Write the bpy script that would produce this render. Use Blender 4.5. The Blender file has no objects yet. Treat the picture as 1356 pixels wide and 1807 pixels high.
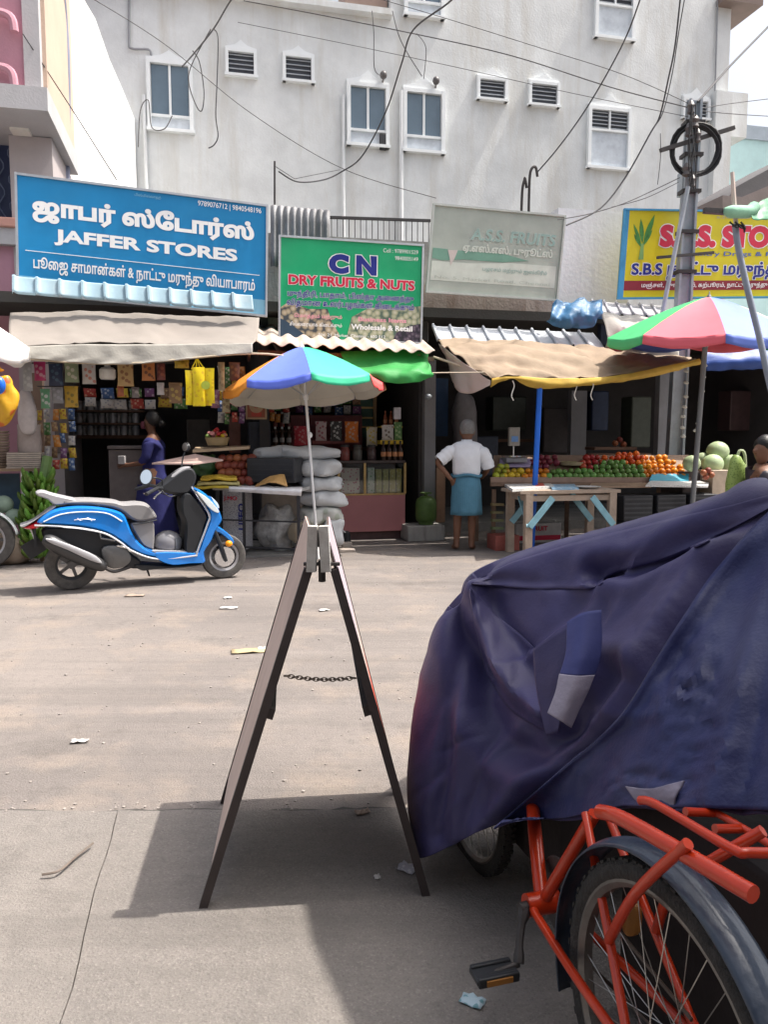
import bpy, math, random
import numpy as np
from mathutils import Vector, Matrix, noise
from mathutils.geometry import tessellate_polygon, delaunay_2d_cdt
R = math.radians
rnd = random.Random(7)
sc = bpy.context.scene
COL = sc.collection

# ------------------------------------------------------------------ camera, sky, sun, exposure
FPX, PITCH, EYE = 1380.0, R(5.5), 1.35
cam = bpy.data.cameras.new('camera'); cam_o = bpy.data.objects.new('camera', cam); COL.objects.link(cam_o)
cam.sensor_fit = 'HORIZONTAL'; cam.sensor_width = 36.0; cam.lens = 36.0 * FPX / 1356.0
cam.clip_start = 0.05; cam.clip_end = 2000
cam_o.location = (0, 0, EYE); cam_o.rotation_euler = (R(90) - PITCH, 0, 0)
sc.camera = cam_o
SUN_EL, SUN_AZ = R(63), R(-7)          # the sun stands to the right, azimuth counted from +X towards the camera
world = bpy.data.worlds.new('World'); sc.world = world; world.use_nodes = True
wn = world.node_tree.nodes; wl = world.node_tree.links
sky_n = wn.new('ShaderNodeTexSky'); sky_n.sky_type = 'NISHITA'; sky_n.sun_disc = False
sky_n.sun_elevation = SUN_EL; sky_n.sun_rotation = R(90) + SUN_AZ
sky_n.air_density = 1.0; sky_n.dust_density = 7.0; sky_n.ozone_density = 1.0
hsv = wn.new('ShaderNodeHueSaturation'); hsv.inputs['Saturation'].default_value = 0.5   # hazy, whitish town sky
wl.new(sky_n.outputs[0], hsv.inputs['Color']); wl.new(hsv.outputs[0], wn['Background'].inputs[0]); wn['Background'].inputs[1].default_value = 0.15
sun = bpy.data.lights.new('sun', 'SUN'); sun.energy = 3.6; sun.angle = R(0.55); sun.color = (1.0, 0.93, 0.84)
sun_o = bpy.data.objects.new('sun', sun); COL.objects.link(sun_o); sun_o.location = (6, -2, 12)
sdir = Vector((math.cos(SUN_EL) * math.cos(SUN_AZ), -math.cos(SUN_EL) * math.sin(SUN_AZ), math.sin(SUN_EL)))
sun_o.rotation_euler = sdir.to_track_quat('Z', 'Y').to_euler()
vs = sc.view_settings; vs.view_transform = 'Standard'; vs.look = 'None'; vs.exposure = 0.85; vs.gamma = 1.0
vs.use_curve_mapping = False
sc.cycles.max_bounces = 8; sc.cycles.use_denoising = True

# ------------------------------------------------------------------ photo pixel -> place helpers
CAMP = Vector((0, 0, EYE))
def ray(x, y):
    a = (x - 678) / FPX; b = (903.5 - y) / FPX
    return Vector((a, math.cos(PITCH) + b * math.sin(PITCH), -math.sin(PITCH) + b * math.cos(PITCH)))
def G(x, y, z=0.0):                    # on a level plane
    d = ray(x, y); return CAMP + d * ((z - EYE) / d.z)
def D(x, y, Y):                        # at a known distance
    d = ray(x, y); return CAMP + d * (Y / d.y)
AF = R(13)
UV = Vector((math.cos(AF), math.sin(AF), 0)); NV = Vector((-math.sin(AF), math.cos(AF), 0)); ZV = Vector((0, 0, 1))
XV = Vector((1, 0, 0)); YV = Vector((0, 1, 0))
C0 = 9.9 * math.cos(AF)
def F(x, y, v=0.0):                    # on the upright plane v metres behind the shop front line
    d = ray(x, y); return CAMP + d * ((C0 + v) / d.dot(NV))
def U(u, v, z): return UV * u + NV * (C0 + v) + ZV * z
def uof(p): return p.dot(UV)
def PX(p):                             # place -> photo pixel
    r = p - CAMP
    dep = r.y * math.cos(PITCH) - r.z * math.sin(PITCH)
    up = r.y * math.sin(PITCH) + r.z * math.cos(PITCH)
    return 678 + FPX * r.x / dep, 903.5 - FPX * up / dep

# ------------------------------------------------------------------ mesh collecting
def frame_of(d):
    d = d.normalized(); a = ZV if abs(d.z) < 0.9 else XV
    s = d.cross(a).normalized(); return s, d.cross(s).normalized()
def crom(pts, n=6):
    pts = [Vector(p) for p in pts]; out = []
    for i in range(len(pts) - 1):
        p0 = pts[max(i - 1, 0)]; p1 = pts[i]; p2 = pts[i + 1]; p3 = pts[min(i + 2, len(pts) - 1)]
        for k in range(n):
            t = k / n
            out.append(0.5 * ((2 * p1) + (p2 - p0) * t + (2 * p0 - 5 * p1 + 4 * p2 - p3) * t * t + (3 * p1 - p0 - 3 * p2 + p3) * t ** 3))
    out.append(pts[-1]); return out
class MB:
    def __init__(s): s.v = []; s.f = []
    def add(s, vs, fs):
        b = len(s.v); s.v += [Vector(v) for v in vs]; s.f += [tuple(b + i for i in q) for q in fs]; return s
    def box(s, c, size, ax=(XV, YV, ZV)):
        c = Vector(c); h = [k / 2 for k in size]
        vs = [c + ax[0] * (h[0] * i) + ax[1] * (h[1] * j) + ax[2] * (h[2] * k) for k in (-1, 1) for j in (-1, 1) for i in (-1, 1)]
        return s.add(vs, [(0, 2, 3, 1), (4, 5, 7, 6), (0, 1, 5, 4), (2, 6, 7, 3), (0, 4, 6, 2), (1, 3, 7, 5)])
    def bar(s, a, b, w, t, up=None):
        a = Vector(a); b = Vector(b); d = b - a
        if up is None: x, y = frame_of(d)
        else: x = d.cross(Vector(up)).normalized(); y = x.cross(d).normalized()
        return s.box((a + b) / 2, (w, t, d.length), (x, y, d.normalized()))
    def tube(s, pts, r, seg=8, closed=False, caps=True):
        pts = [Vector(p) for p in pts]; n = len(pts)
        if not isinstance(r, (list, tuple)): r = [r] * n
        vs = []; pa = None
        for i, p in enumerate(pts):
            if closed: d = pts[(i + 1) % n] - pts[i - 1]
            else: d = pts[min(i + 1, n - 1)] - pts[max(i - 1, 0)]
            if d.length < 1e-9: d = ZV.copy()
            d.normalize()
            if pa is None: a, b = frame_of(d)
            else:
                a = pa - d * pa.dot(d); a = a.normalized() if a.length > 1e-6 else frame_of(d)[0]
                b = d.cross(a)
            pa = a
            for k in range(seg):
                t = 2 * math.pi * k / seg; vs.append(p + a * (r[i] * math.cos(t)) + b * (r[i] * math.sin(t)))
        fs = []
        for i in range(n if closed else n - 1):
            j = (i + 1) % n
            for k in range(seg):
                q = (k + 1) % seg; fs.append((i * seg + k, i * seg + q, j * seg + q, j * seg + k))
        if caps and not closed: fs += [tuple(range(seg))[::-1], tuple((n - 1) * seg + k for k in range(seg))]
        return s.add(vs, fs)
    def lathe(s, prof, c=(0, 0, 0), seg=16, ax=(XV, YV, ZV), sx=1, sy=1):   # prof: (radius, height)
        c = Vector(c); n = len(prof); vs = []
        for r, z in prof:
            for k in range(seg):
                t = 2 * math.pi * k / seg
                vs.append(c + ax[0] * (r * sx * math.cos(t)) + ax[1] * (r * sy * math.sin(t)) + ax[2] * z)
        fs = [(i * seg + k, i * seg + (k + 1) % seg, (i + 1) * seg + (k + 1) % seg, (i + 1) * seg + k) for i in range(n - 1) for k in range(seg)]
        fs += [tuple(range(seg))[::-1], tuple((n - 1) * seg + k for k in range(seg))]
        return s.add(vs, fs)
    def blob(s, c, rad, ax=(XV, YV, ZV), e=1.0, nz=0.0, ns=4.0, seg=16, rings=10, seed=0):
        c = Vector(c); vs = []
        sg = lambda x: math.copysign(abs(x) ** e, x)
        for i in range(rings + 1):
            ph = math.pi * i / rings - math.pi / 2
            for k in range(seg):
                t = 2 * math.pi * k / seg
                q = Vector((sg(math.cos(ph)) * sg(math.cos(t)), sg(math.cos(ph)) * sg(math.sin(t)), sg(math.sin(ph))))
                w = Vector((q.x * rad[0], q.y * rad[1], q.z * rad[2]))
                if nz: w *= 1 + nz * noise.noise(w * ns + Vector((seed * 3.1, seed * 1.7, 0)))
                vs.append(c + ax[0] * w.x + ax[1] * w.y + ax[2] * w.z)
        fs = [(i * seg + k, i * seg + (k + 1) % seg, (i + 1) * seg + (k + 1) % seg, (i + 1) * seg + k) for i in range(rings) for k in range(seg)]
        return s.add(vs, fs)
    def prism(s, poly, depth):         # poly: outline points in space, depth: extrusion vector
        poly = [Vector(p) for p in poly]; n = len(poly); d = Vector(depth)
        tri = tessellate_polygon([poly])
        vs = poly + [p + d for p in poly]
        fs = [tuple(t) for t in tri] + [tuple(i + n for i in reversed(t)) for t in tri]
        fs += [(i, (i + 1) % n, (i + 1) % n + n, i + n) for i in range(n)]
        return s.add(vs, fs)
    def grid(s, rows, closed=False):
        m = len(rows[0]); vs = [p for r in rows for p in r]; fs = []
        for i in range(len(rows) - 1):
            for k in range(m if closed else m - 1):
                q = (k + 1) % m; fs.append((i * m + k, i * m + q, (i + 1) * m + q, (i + 1) * m + k))
        return s.add(vs, fs)
    def packet(s, c, w, h, t, ax):     # a filled bag: pillow with flat seals
        c = Vector(c); nu, nv = 6, 8
        for sgn in (1, -1):
            rows = []
            for j in range(nv + 1):
                b = j / nv
                rows.append([c + ax[0] * ((i / nu - .5) * w * (1 - .06 * math.sin(math.pi * b))) + ax[2] * ((b - .5) * h)
                             + ax[1] * (sgn * t / 2 * (max(0, math.sin(math.pi * i / nu)) * max(0, math.sin(math.pi * b))) ** .6) for i in range(nu + 1)])
            if sgn < 0: rows = rows[::-1]
            s.grid(rows)
        return s

MW = {}
def mesh_of(name, mb, minv=None, smooth=False, weld=False):
    me = bpy.data.meshes.new(name)
    vs = [(minv @ v) if minv is not None else v for v in mb.v]
    me.from_pydata([tuple(v) for v in vs], [], mb.f)
    me.validate()
    if weld:
        import bmesh
        b = bmesh.new(); b.from_mesh(me); bmesh.ops.remove_doubles(b, verts=b.verts, dist=1e-5)
        bmesh.ops.recalc_face_normals(b, faces=b.faces); b.to_mesh(me); b.free()
    if smooth:
        me.polygons.foreach_set('use_smooth', [True] * len(me.polygons))
    me.update(); return me
def fin(o, mat, smooth, bev, sub, solid):
    if mat is not None: o.data.materials.append(mat)
    if solid:
        m = o.modifiers.new('thickness', 'SOLIDIFY'); m.thickness = solid; m.offset = 0
    if bev:
        m = o.modifiers.new('bevel', 'BEVEL'); m.width = bev; m.segments = 2; m.limit_method = 'ANGLE'; m.angle_limit = R(40)
    if sub:
        m = o.modifiers.new('subdivision', 'SUBSURF'); m.levels = sub; m.render_levels = sub
    if smooth == 2:
        o.data.polygons.foreach_set('use_smooth', [True] * len(o.data.polygons)); o.data.set_sharp_from_angle(angle=R(40))
def tag(o, label=None, cat=None, group=None, kind=None):
    if label: o['label'] = label
    if cat: o['category'] = cat
    if group: o['group'] = group
    if kind: o['kind'] = kind
    return o
def thing(name, label, cat, loc, rot=0.0, group=None):
    o = bpy.data.objects.new(name, None); COL.objects.link(o); o.empty_display_size = .1
    o.location = loc; o.rotation_euler = (0, 0, rot)
    MW[o] = Matrix.Translation(Vector(loc)) @ Matrix.Rotation(rot, 4, 'Z')
    return tag(o, label, cat, group)
def part(par, name, mb, mat, smooth=2, bev=0, sub=0, solid=0, weld=False, label=None, kind=None):   # mb in world coordinates
    o = bpy.data.objects.new(name, mesh_of(name, mb, MW[par].inverted(), False, weld)); COL.objects.link(o)
    o.parent = par; MW[o] = MW[par]; fin(o, mat, smooth, bev, sub, solid)
    return tag(o, label, kind=kind)
def single(name, mb, mat, label, cat, group=None, smooth=2, bev=0, sub=0, solid=0, weld=False, kind=None):
    n = len(mb.v); c = sum(mb.v, Vector()) / n; c.z = min(v.z for v in mb.v)
    M = Matrix.Translation(c)
    o = bpy.data.objects.new(name, mesh_of(name, mb, M.inverted(), False, weld)); COL.objects.link(o); o.location = c
    MW[o] = M; fin(o, mat, smooth, bev, sub, solid)
    return tag(o, label, cat, group, kind)
def struct(name, mb, mat, smooth=0, bev=0):
    o = bpy.data.objects.new(name, mesh_of(name, mb)); COL.objects.link(o); MW[o] = Matrix(); fin(o, mat, smooth, bev, 0, 0)
    o['kind'] = 'structure'; return o
def copy_tree(o, loc=None, rot=None, label=None, parent=None, group=None):
    c = o.copy(); COL.objects.link(c); c.parent = parent
    if loc is not None: c.location = loc
    if rot is not None: c.rotation_euler = rot
    if label: c['label'] = label
    if group: c['group'] = group
    for ch in list(o.children): copy_tree(ch, parent=c)
    return c
# boxes on the shop-front direction, given by their photo outline
def frect(x0, y0, x1, y1, v):
    cx, cy = (x0 + x1) / 2, (y0 + y1) / 2
    c = F(cx, cy, v); w = (F(x1, cy, v) - F(x0, cy, v)).length; h = (F(cx, y0, v) - F(cx, y1, v)).length
    return c, w, h
FAX = (UV, NV, ZV)
def fbox(mb, x0, y0, x1, y1, v, t):
    c, w, h = frect(x0, y0, x1, y1, v); return mb.box(c + NV * (t / 2), (w, t, h), FAX)

# ------------------------------------------------------------------ materials
MATS = {}
def M(name, col, rough=.65, var=.12, scale=3.0, bump=.15, bscale=40.0, metal=0.0, dirt=None, dscale=1.2, damt=.5, rand=0.0, spec=.4, coat=0.0, trans=0.0, alpha=1.0, sheen=0.0, sub=0.0, streak=False):
    if name in MATS: return MATS[name]
    m = bpy.data.materials.new(name); m.use_nodes = True; N = m.node_tree.nodes; L = m.node_tree.links
    b = N['Principled BSDF']; b.inputs['Roughness'].default_value = rough; b.inputs['Metallic'].default_value = metal
    b.inputs['Specular IOR Level'].default_value = spec; b.inputs['Coat Weight'].default_value = coat
    b.inputs['Transmission Weight'].default_value = trans; b.inputs['Alpha'].default_value = alpha
    b.inputs['Sheen Weight'].default_value = sheen
    if sub: b.inputs['Subsurface Weight'].default_value = sub; b.inputs['Subsurface Radius'].default_value = (.02, .01, .006)
    tc = N.new('ShaderNodeTexCoord')
    n1 = N.new('ShaderNodeTexNoise'); n1.inputs['Scale'].default_value = scale; n1.inputs['Detail'].default_value = 6; n1.inputs['Roughness'].default_value = .62
    L.new(tc.outputs['Object'], n1.inputs['Vector'])
    mx = N.new('ShaderNodeMix'); mx.data_type = 'RGBA'
    lo = [max(0, c * (1 - var)) for c in col]; hi = [min(1, c * (1 + var)) for c in col]
    mx.inputs[6].default_value = (*lo, 1); mx.inputs[7].default_value = (*hi, 1)
    rp = N.new('ShaderNodeMapRange'); rp.inputs[1].default_value = .3; rp.inputs[2].default_value = .7
    L.new(n1.outputs[0], rp.inputs[0]); L.new(rp.outputs[0], mx.inputs[0]); out = mx.outputs[2]
    if dirt:
        n2 = N.new('ShaderNodeTexNoise'); n2.inputs['Scale'].default_value = dscale; n2.inputs['Detail'].default_value = 8; n2.inputs['Roughness'].default_value = .7
        if streak:
            mp = N.new('ShaderNodeMapping'); mp.inputs['Scale'].default_value = (3.0, 3.0, .35)
            L.new(tc.outputs['Object'], mp.inputs[0]); L.new(mp.outputs[0], n2.inputs['Vector'])
        else: L.new(tc.outputs['Object'], n2.inputs['Vector'])
        r2 = N.new('ShaderNodeMapRange'); r2.inputs[1].default_value = .48; r2.inputs[2].default_value = .72; r2.inputs[4].default_value = damt
        L.new(n2.outputs[0], r2.inputs[0])
        m2 = N.new('ShaderNodeMix'); m2.data_type = 'RGBA'; m2.inputs[7].default_value = (*dirt, 1)
        L.new(r2.outputs[0], m2.inputs[0]); L.new(out, m2.inputs[6]); out = m2.outputs[2]
    if rand:
        oi = N.new('ShaderNodeObjectInfo'); hs = N.new('ShaderNodeHueSaturation')
        a = N.new('ShaderNodeMapRange'); a.inputs[3].default_value = 1 - rand; a.inputs[4].default_value = 1 + rand
        h = N.new('ShaderNodeMapRange'); h.inputs[3].default_value = .5 - rand * .06; h.inputs[4].default_value = .5 + rand * .06
        L.new(oi.outputs['Random'], a.inputs[0]); L.new(oi.outputs['Random'], h.inputs[0])
        L.new(a.outputs[0], hs.inputs['Value']); L.new(h.outputs[0], hs.inputs['Hue']); L.new(out, hs.inputs['Color']); out = hs.outputs[0]
    L.new(out, b.inputs['Base Color'])
    if bump:
        n3 = N.new('ShaderNodeTexNoise'); n3.inputs['Scale'].default_value = bscale; n3.inputs['Detail'].default_value = 5
        L.new(tc.outputs['Object'], n3.inputs['Vector'])
        bp = N.new('ShaderNodeBump'); bp.inputs['Strength'].default_value = bump; bp.inputs['Distance'].default_value = .02
        L.new(n3.outputs[0], bp.inputs['Height']); L.new(bp.outputs[0], b.inputs['Normal'])
    MATS[name] = m; return m

# ------------------------------------------------------------------ lettering (outline curves filled contour by contour)
def text_polys(body, offset=0.0, res=3):
    cu = bpy.data.curves.new('lettering', 'FONT'); cu.body = body; cu.size = 1.0; cu.resolution_u = res
    o = bpy.data.objects.new('lettering', cu); COL.objects.link(o)
    dg = bpy.context.evaluated_depsgraph_get(); dg.update()
    c2 = o.evaluated_get(dg).to_curve(dg)
    polys = []
    from mathutils.geometry import interpolate_bezier
    for sp in c2.splines:
        pts = []
        if sp.type == 'BEZIER':
            bp = sp.bezier_points; n = len(bp)
            for i in range(n):
                a = bp[i]; b = bp[(i + 1) % n]
                straight = (a.handle_right - a.co).length < 1e-5 and (b.handle_left - b.co).length < 1e-5
                if straight or abs((b.co - a.co).cross(a.handle_right - a.co).length) + abs((b.co - a.co).cross(b.handle_left - a.co).length) < 1e-7:
                    pts.append(a.co.xy)
                else: pts += [q.xy for q in interpolate_bezier(a.co, a.handle_right, b.handle_left, b.co, res + 2)[:-1]]
        else: pts = [Vector(q.co[:2]) for q in sp.points]
        q = []
        for p in pts:
            if not q or (p - q[-1]).length > 1e-4: q.append(Vector(p))
        if len(q) > 2 and (q[0] - q[-1]).length < 1e-4: q.pop()
        if len(q) > 2: polys.append(q)
    bpy.data.objects.remove(o); bpy.data.curves.remove(cu)
    if not polys: return None
    area = lambda P: sum(P[i - 1].x * P[i].y - P[i].x * P[i - 1].y for i in range(len(P))) / 2
    def inside(p, P):
        r = False
        for i in range(len(P)):
            a, b = P[i - 1], P[i]
            if (a.y > p.y) != (b.y > p.y) and p.x < (b.x - a.x) * (p.y - a.y) / (b.y - a.y) + a.x: r = not r
        return r
    if offset:
        A = [area(P) for P in polys]; new = []
        for i, P in enumerate(polys):
            c = [j for j in range(len(polys)) if j != i and abs(A[j]) > abs(A[i]) and inside(P[0], polys[j])]
            root = max(c, key=lambda j: abs(A[j])) if c else i
            s0 = 1 if A[root] > 0 else -1; Q = []
            for k in range(len(P)):
                d1 = (P[k] - P[k - 1]).normalized(); d2 = (P[(k + 1) % len(P)] - P[k]).normalized()
                n1 = Vector((d1.y, -d1.x)); n2 = Vector((d2.y, -d2.x)); m = n1 + n2; f = 1.0
                if m.length > 1e-4: m.normalize(); f = 1 / max(.6, m.dot(n1))
                Q.append(P[k] + m * (s0 * offset * f))
            if s0 * A[i] < 0 and area(Q) * A[i] <= 0: continue
            new.append(Q)
        polys = new
    pts = []; edges = []
    for P in polys:
        b = len(pts); pts += P; edges += [(b + i, b + (i + 1) % len(P)) for i in range(len(P))]
    vo, eo, fo, *_ = delaunay_2d_cdt(pts, edges, [], 0, 1e-6)
    cen = np.array([[sum(vo[i].x for i in f) / len(f), sum(vo[i].y for i in f) / len(f)] for f in fo])
    wind = np.zeros(len(fo), int)
    for P in polys:
        q = np.array([[p.x, p.y] for p in P]); q2 = np.roll(q, -1, 0)
        for (ax, ay), (bx, by) in zip(q, q2):
            if ay == by: continue
            up = (ay <= cen[:, 1]) & (by > cen[:, 1]); dn = (by <= cen[:, 1]) & (ay > cen[:, 1])
            xc = ax + (cen[:, 1] - ay) / (by - ay) * (bx - ax); r = xc > cen[:, 0]
            wind += (up & r).astype(int) - (dn & r).astype(int)
    return [(v.x, v.y) for v in vo], [tuple(f) for f, w in zip(fo, wind) if w != 0]
def lettering(par, name, body, org, ex, ey, box, mat, offset=.02, lift=.004, align='fit', rim=None, rimoff=.05, shear=0.0):
    # box: x0, y0, x1, y1 in metres on the panel; org/ex/ey: the panel's lower left corner and unit directions
    gr = text_polys(body, offset)
    if not gr: return
    xs = [p[0] for p in gr[0]]; ys = [p[1] for p in gr[0]]
    a0, a1, b0, b1 = min(xs), max(xs), min(ys), max(ys)
    sx = (box[2] - box[0]) / (a1 - a0); sy = (box[3] - box[1]) / (b1 - b0)
    nrm = ex.cross(ey).normalized()
    def build(g, z):
        vs = [org + ex * (box[0] + (x - a0) * sx + shear * (y - b0) * sy) + ey * (box[1] + (y - b0) * sy) + nrm * z for x, y in g[0]]
        return MB().add(vs, g[1])
    if rim: part(par, name + '_outline', build(text_polys(body, rimoff), lift), rim, smooth=0)
    part(par, name, build(gr, lift + .003), mat, smooth=0)

# ------------------------------------------------------------------ ground
def ground_material(name, c1, c2, c3, peb=.25):
    m = bpy.data.materials.new(name); m.use_nodes = True; N = m.node_tree.nodes; L = m.node_tree.links; b = N['Principled BSDF']
    b.inputs['Roughness'].default_value = .9; b.inputs['Specular IOR Level'].default_value = .15
    tc = N.new('ShaderNodeTexCoord')
    def nz(s, d=6, r=.6):
        n = N.new('ShaderNodeTexNoise'); n.inputs['Scale'].default_value = s; n.inputs['Detail'].default_value = d; n.inputs['Roughness'].default_value = r
        L.new(tc.outputs['Object'], n.inputs['Vector']); return n
    def rng(src, a, z, o0=0, o1=1):
        r = N.new('ShaderNodeMapRange'); r.inputs[1].default_value = a; r.inputs[2].default_value = z; r.inputs[3].default_value = o0; r.inputs[4].default_value = o1
        L.new(src, r.inputs[0]); return r.outputs[0]
    def mix(f, a, c):
        x = N.new('ShaderNodeMix'); x.data_type = 'RGBA'; L.new(f, x.inputs[0])
        if isinstance(a, tuple): x.inputs[6].default_value = (*a, 1)
        else: L.new(a, x.inputs[6])
        x.inputs[7].default_value = (*c, 1); return x.outputs[2]
    big = nz(.55); mid = nz(2.3); fine = nz(24, 8, .75); grit = nz(140, 3, .6)
    col = mix(rng(big.outputs[0], .38, .62), c1, c2)
    pat = nz(1.1, 10, .72); crk = nz(.9, 12, .8)
    col = mix(rng(mid.outputs[0], .5, .68, 0, .8), col, c3)
    col = mix(rng(pat.outputs[0], .55, .63, 0, .6), col, tuple(k * .72 for k in c1))
    col = mix(rng(pat.outputs[0], .44, .36, 0, .4), col, tuple(min(1, k * 1.22) for k in c2))
    col = mix(rng(fine.outputs[0], .52, .75, 0, .55), col, tuple(k * .62 for k in c1))
    col = mix(rng(grit.outputs[0], .56, .72, 0, peb), col, tuple(min(1, k * 1.6) for k in c2))
    col = mix(rng(grit.outputs[0], .44, .3, 0, peb), col, tuple(k * .5 for k in c1))
    mp = N.new('ShaderNodeMapping'); mp.inputs['Scale'].default_value = (.10, 2.2, 1); mp.inputs['Rotation'].default_value = (0, 0, R(-8)); L.new(tc.outputs['Object'], mp.inputs[0])
    stn = N.new('ShaderNodeTexNoise'); stn.inputs['Scale'].default_value = 1.3; stn.inputs['Detail'].default_value = 9; stn.inputs['Roughness'].default_value = .7; L.new(mp.outputs[0], stn.inputs['Vector'])
    col = mix(rng(stn.outputs[0], .5, .66, 0, .5), col, tuple(k * .74 for k in c1))
    col = mix(rng(stn.outputs[0], .46, .34, 0, .4), col, tuple(min(1, k * 1.18) for k in c2))
    L.new(col, b.inputs['Base Color'])
    ad = N.new('ShaderNodeMath'); ad.operation = 'MULTIPLY_ADD'; L.new(fine.outputs[0], ad.inputs[0]); ad.inputs[1].default_value = 1.2; L.new(grit.outputs[0], ad.inputs[2])
    bp = N.new('ShaderNodeBump'); bp.inputs['Strength'].default_value = .55; bp.inputs['Distance'].default_value = .02
    L.new(ad.outputs[0], bp.inputs['Height']); L.new(bp.outputs[0], b.inputs['Normal']); return m
m_road = ground_material('dusty_asphalt', (.175, .158, .150), (.25, .222, .205), (.285, .24, .205), .4)
m_conc = ground_material('worn_concrete', (.205, .188, .176), (.262, .24, .222), (.185, .172, .163), .4)
m_floor = ground_material('shop_floor_concrete', (.24, .235, .225), (.30, .29, .275), (.20, .195, .19), .12)
mb = MB(); mb.add([(-160, -60, 0), (160, -60, 0), (160, 240, 0), (-160, 240, 0)], [(0, 1, 2, 3)])
struct('road', mb, m_road)
# concrete strip on the near side: two slabs with a broken joint and a crumbling outer edge
def wob(p, a, s): return a * noise.noise(Vector((p * s, 3.7, 1.3)))
jx = lambda y: -.95 + (2.68 - y) * .21 + .03 * noise.noise(Vector((y * 3, 0, 0)))
edge = lambda x: 2.70 + .02 * x + .035 * noise.noise(Vector((x * 1.7, 9, 0))) + .02 * noise.noise(Vector((x * 9, 4, 0)))
for side in (0, 1):
    xs = [(-6 + i * .08) for i in range(200)]
    top = []
    js = [jx(2.68 - i * .1) for i in range(50)]
    if side == 0:
        xl = [x for x in xs if x < jx(2.68) - .06]
        poly = [(x, edge(x)) for x in xl] + [(jx(2.68 - i * .1) - .002, edge(jx(2.68)) - i * .1 - .004) for i in range(50)] + [(-6, -2.3)]
    else:
        xl = [x for x in xs if x > jx(2.68) + .06]
        poly = [(9, -2.3)] + [(jx(2.68 - i * .1) + .002, edge(jx(2.68)) - i * .1 - .004) for i in reversed(range(50))] + [(x, edge(x) - .012) for x in xl]
    mb = MB(); mb.prism([Vector((x, y, .022 + side * .004)) for x, y in poly], (0, 0, -.15))
    struct('pavement', mb, m_conc)
xs = [-6 + i * .05 for i in range(310)]
mb = MB(); mb.grid([[Vector((x, edge(x) + .002, .010)) for x in xs], [Vector((x, edge(x) + .02 + .09 * max(0, noise.noise(Vector((x * 5, 2, 0))) + .3) * (.6 + .5 * noise.noise(Vector((x * 23, 6, 0)))), .005)) for x in xs]])
struct('gutter', mb, M('dark_gutter_dirt', (.075, .07, .065), .95, .4, 20, .3, 60))
# raised floor of the shops
mb = MB(); mb.box(U(1.2, 3.2, .05), (16, 4.6, .14), FAX); struct('shop_floor', mb, m_floor)
mb = MB(); mb.box(U(-.2, .05, .008), (2.6, 1.8, .02), FAX); struct('shop_apron', mb, m_floor)

# ------------------------------------------------------------------ shop row behind the stalls
m_dark = M('dark_shop_wall', (.07, .065, .065), .9, dirt=(.03, .03, .03))  # dark base colour helps keep the shop interior dark
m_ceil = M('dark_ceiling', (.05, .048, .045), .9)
m_stain = M('stained_concrete', (.34, .33, .31), .9, .2, 2, .3, 30, dirt=(.13, .12, .115), dscale=1.5, damt=.8, streak=True)
m_rust_w = M('rusty_stain_wall', (.38, .32, .29), .9, .2, 3, .3, 30, dirt=(.2, .13, .1), dscale=2.2, damt=.7, streak=True)
t = thing('shop_building', 'low dim shop row with open fronts behind the awnings and stalls', 'building', U(1.2, 1, 0))
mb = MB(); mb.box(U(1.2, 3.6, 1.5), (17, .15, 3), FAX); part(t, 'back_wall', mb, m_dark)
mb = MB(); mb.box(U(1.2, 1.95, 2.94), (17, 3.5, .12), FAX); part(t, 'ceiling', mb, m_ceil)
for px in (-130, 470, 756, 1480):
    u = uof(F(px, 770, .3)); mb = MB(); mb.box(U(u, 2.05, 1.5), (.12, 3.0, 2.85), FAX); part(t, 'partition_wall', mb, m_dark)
mb = MB(); mb.box(U(uof(F(860, 550, .55)), .62, 3.12), (2.0, .14, .46), FAX); part(t, 'parapet', mb, m_stain)
mb = MB(); fbox(mb, 748, 508, 985, 552, .5, .1); part(t, 'parapet', mb, m_rust_w)
mb = MB(); fbox(mb, 474, 420, 760, 600, .72, .12); part(t, 'parapet', mb, m_stain)
m_grey_post = M('grey_cement_post', (.22, .22, .23), .85)
mb = MB(); fbox(mb, 750, 636, 769, 872, .35, .13); c, w, h = frect(750, 636, 769, 872, .35); mb.box(U(uof(c), .41, .35), (w * .98, .12, .7), FAX)
part(t, 'post', mb, m_grey_post)
mb = MB(); fbox(mb, 1163, 640, 1185, 850, .6, .12); part(t, 'post', mb, m_grey_post)
mb = MB(); fbox(mb, 1008, 690, 1035, 850, 1.6, .12); part(t, 'post', mb, m_grey_post)
mb = MB(); fbox(mb, 60, 660, 80, 960, .1, .12); part(t, 'post', mb, M('brown_wood_post', (.12, .08, .06), .8))
# shelves inside
for (a, b, c_, d, v) in ((120, 768, 260, 774, 2.4), (500, 722, 650, 727, 1.9), (500, 790, 650, 796, 1.9), (880, 775, 1000, 780, 2.6), (1040, 800, 1150, 806, 1.9)):
    mb = MB(); fbox(mb, a, b, c_, d, v, .3); part(t, 'shelf', mb, M('shelf_wood', (.16, .09, .06), .7))

# white block between the sign boards
m_whitewall = M('whitewash', (.74, .76, .80), .9, .06, 2, .15, 20, dirt=(.5, .52, .55), damt=.4, streak=True)
mb = MB(); fbox(mb, 985, 372, 1112, 560, .95, .4)
single('white_wall', mb, m_whitewall, 'white painted wall block between the faded green board and yellow board', 'wall')
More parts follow.
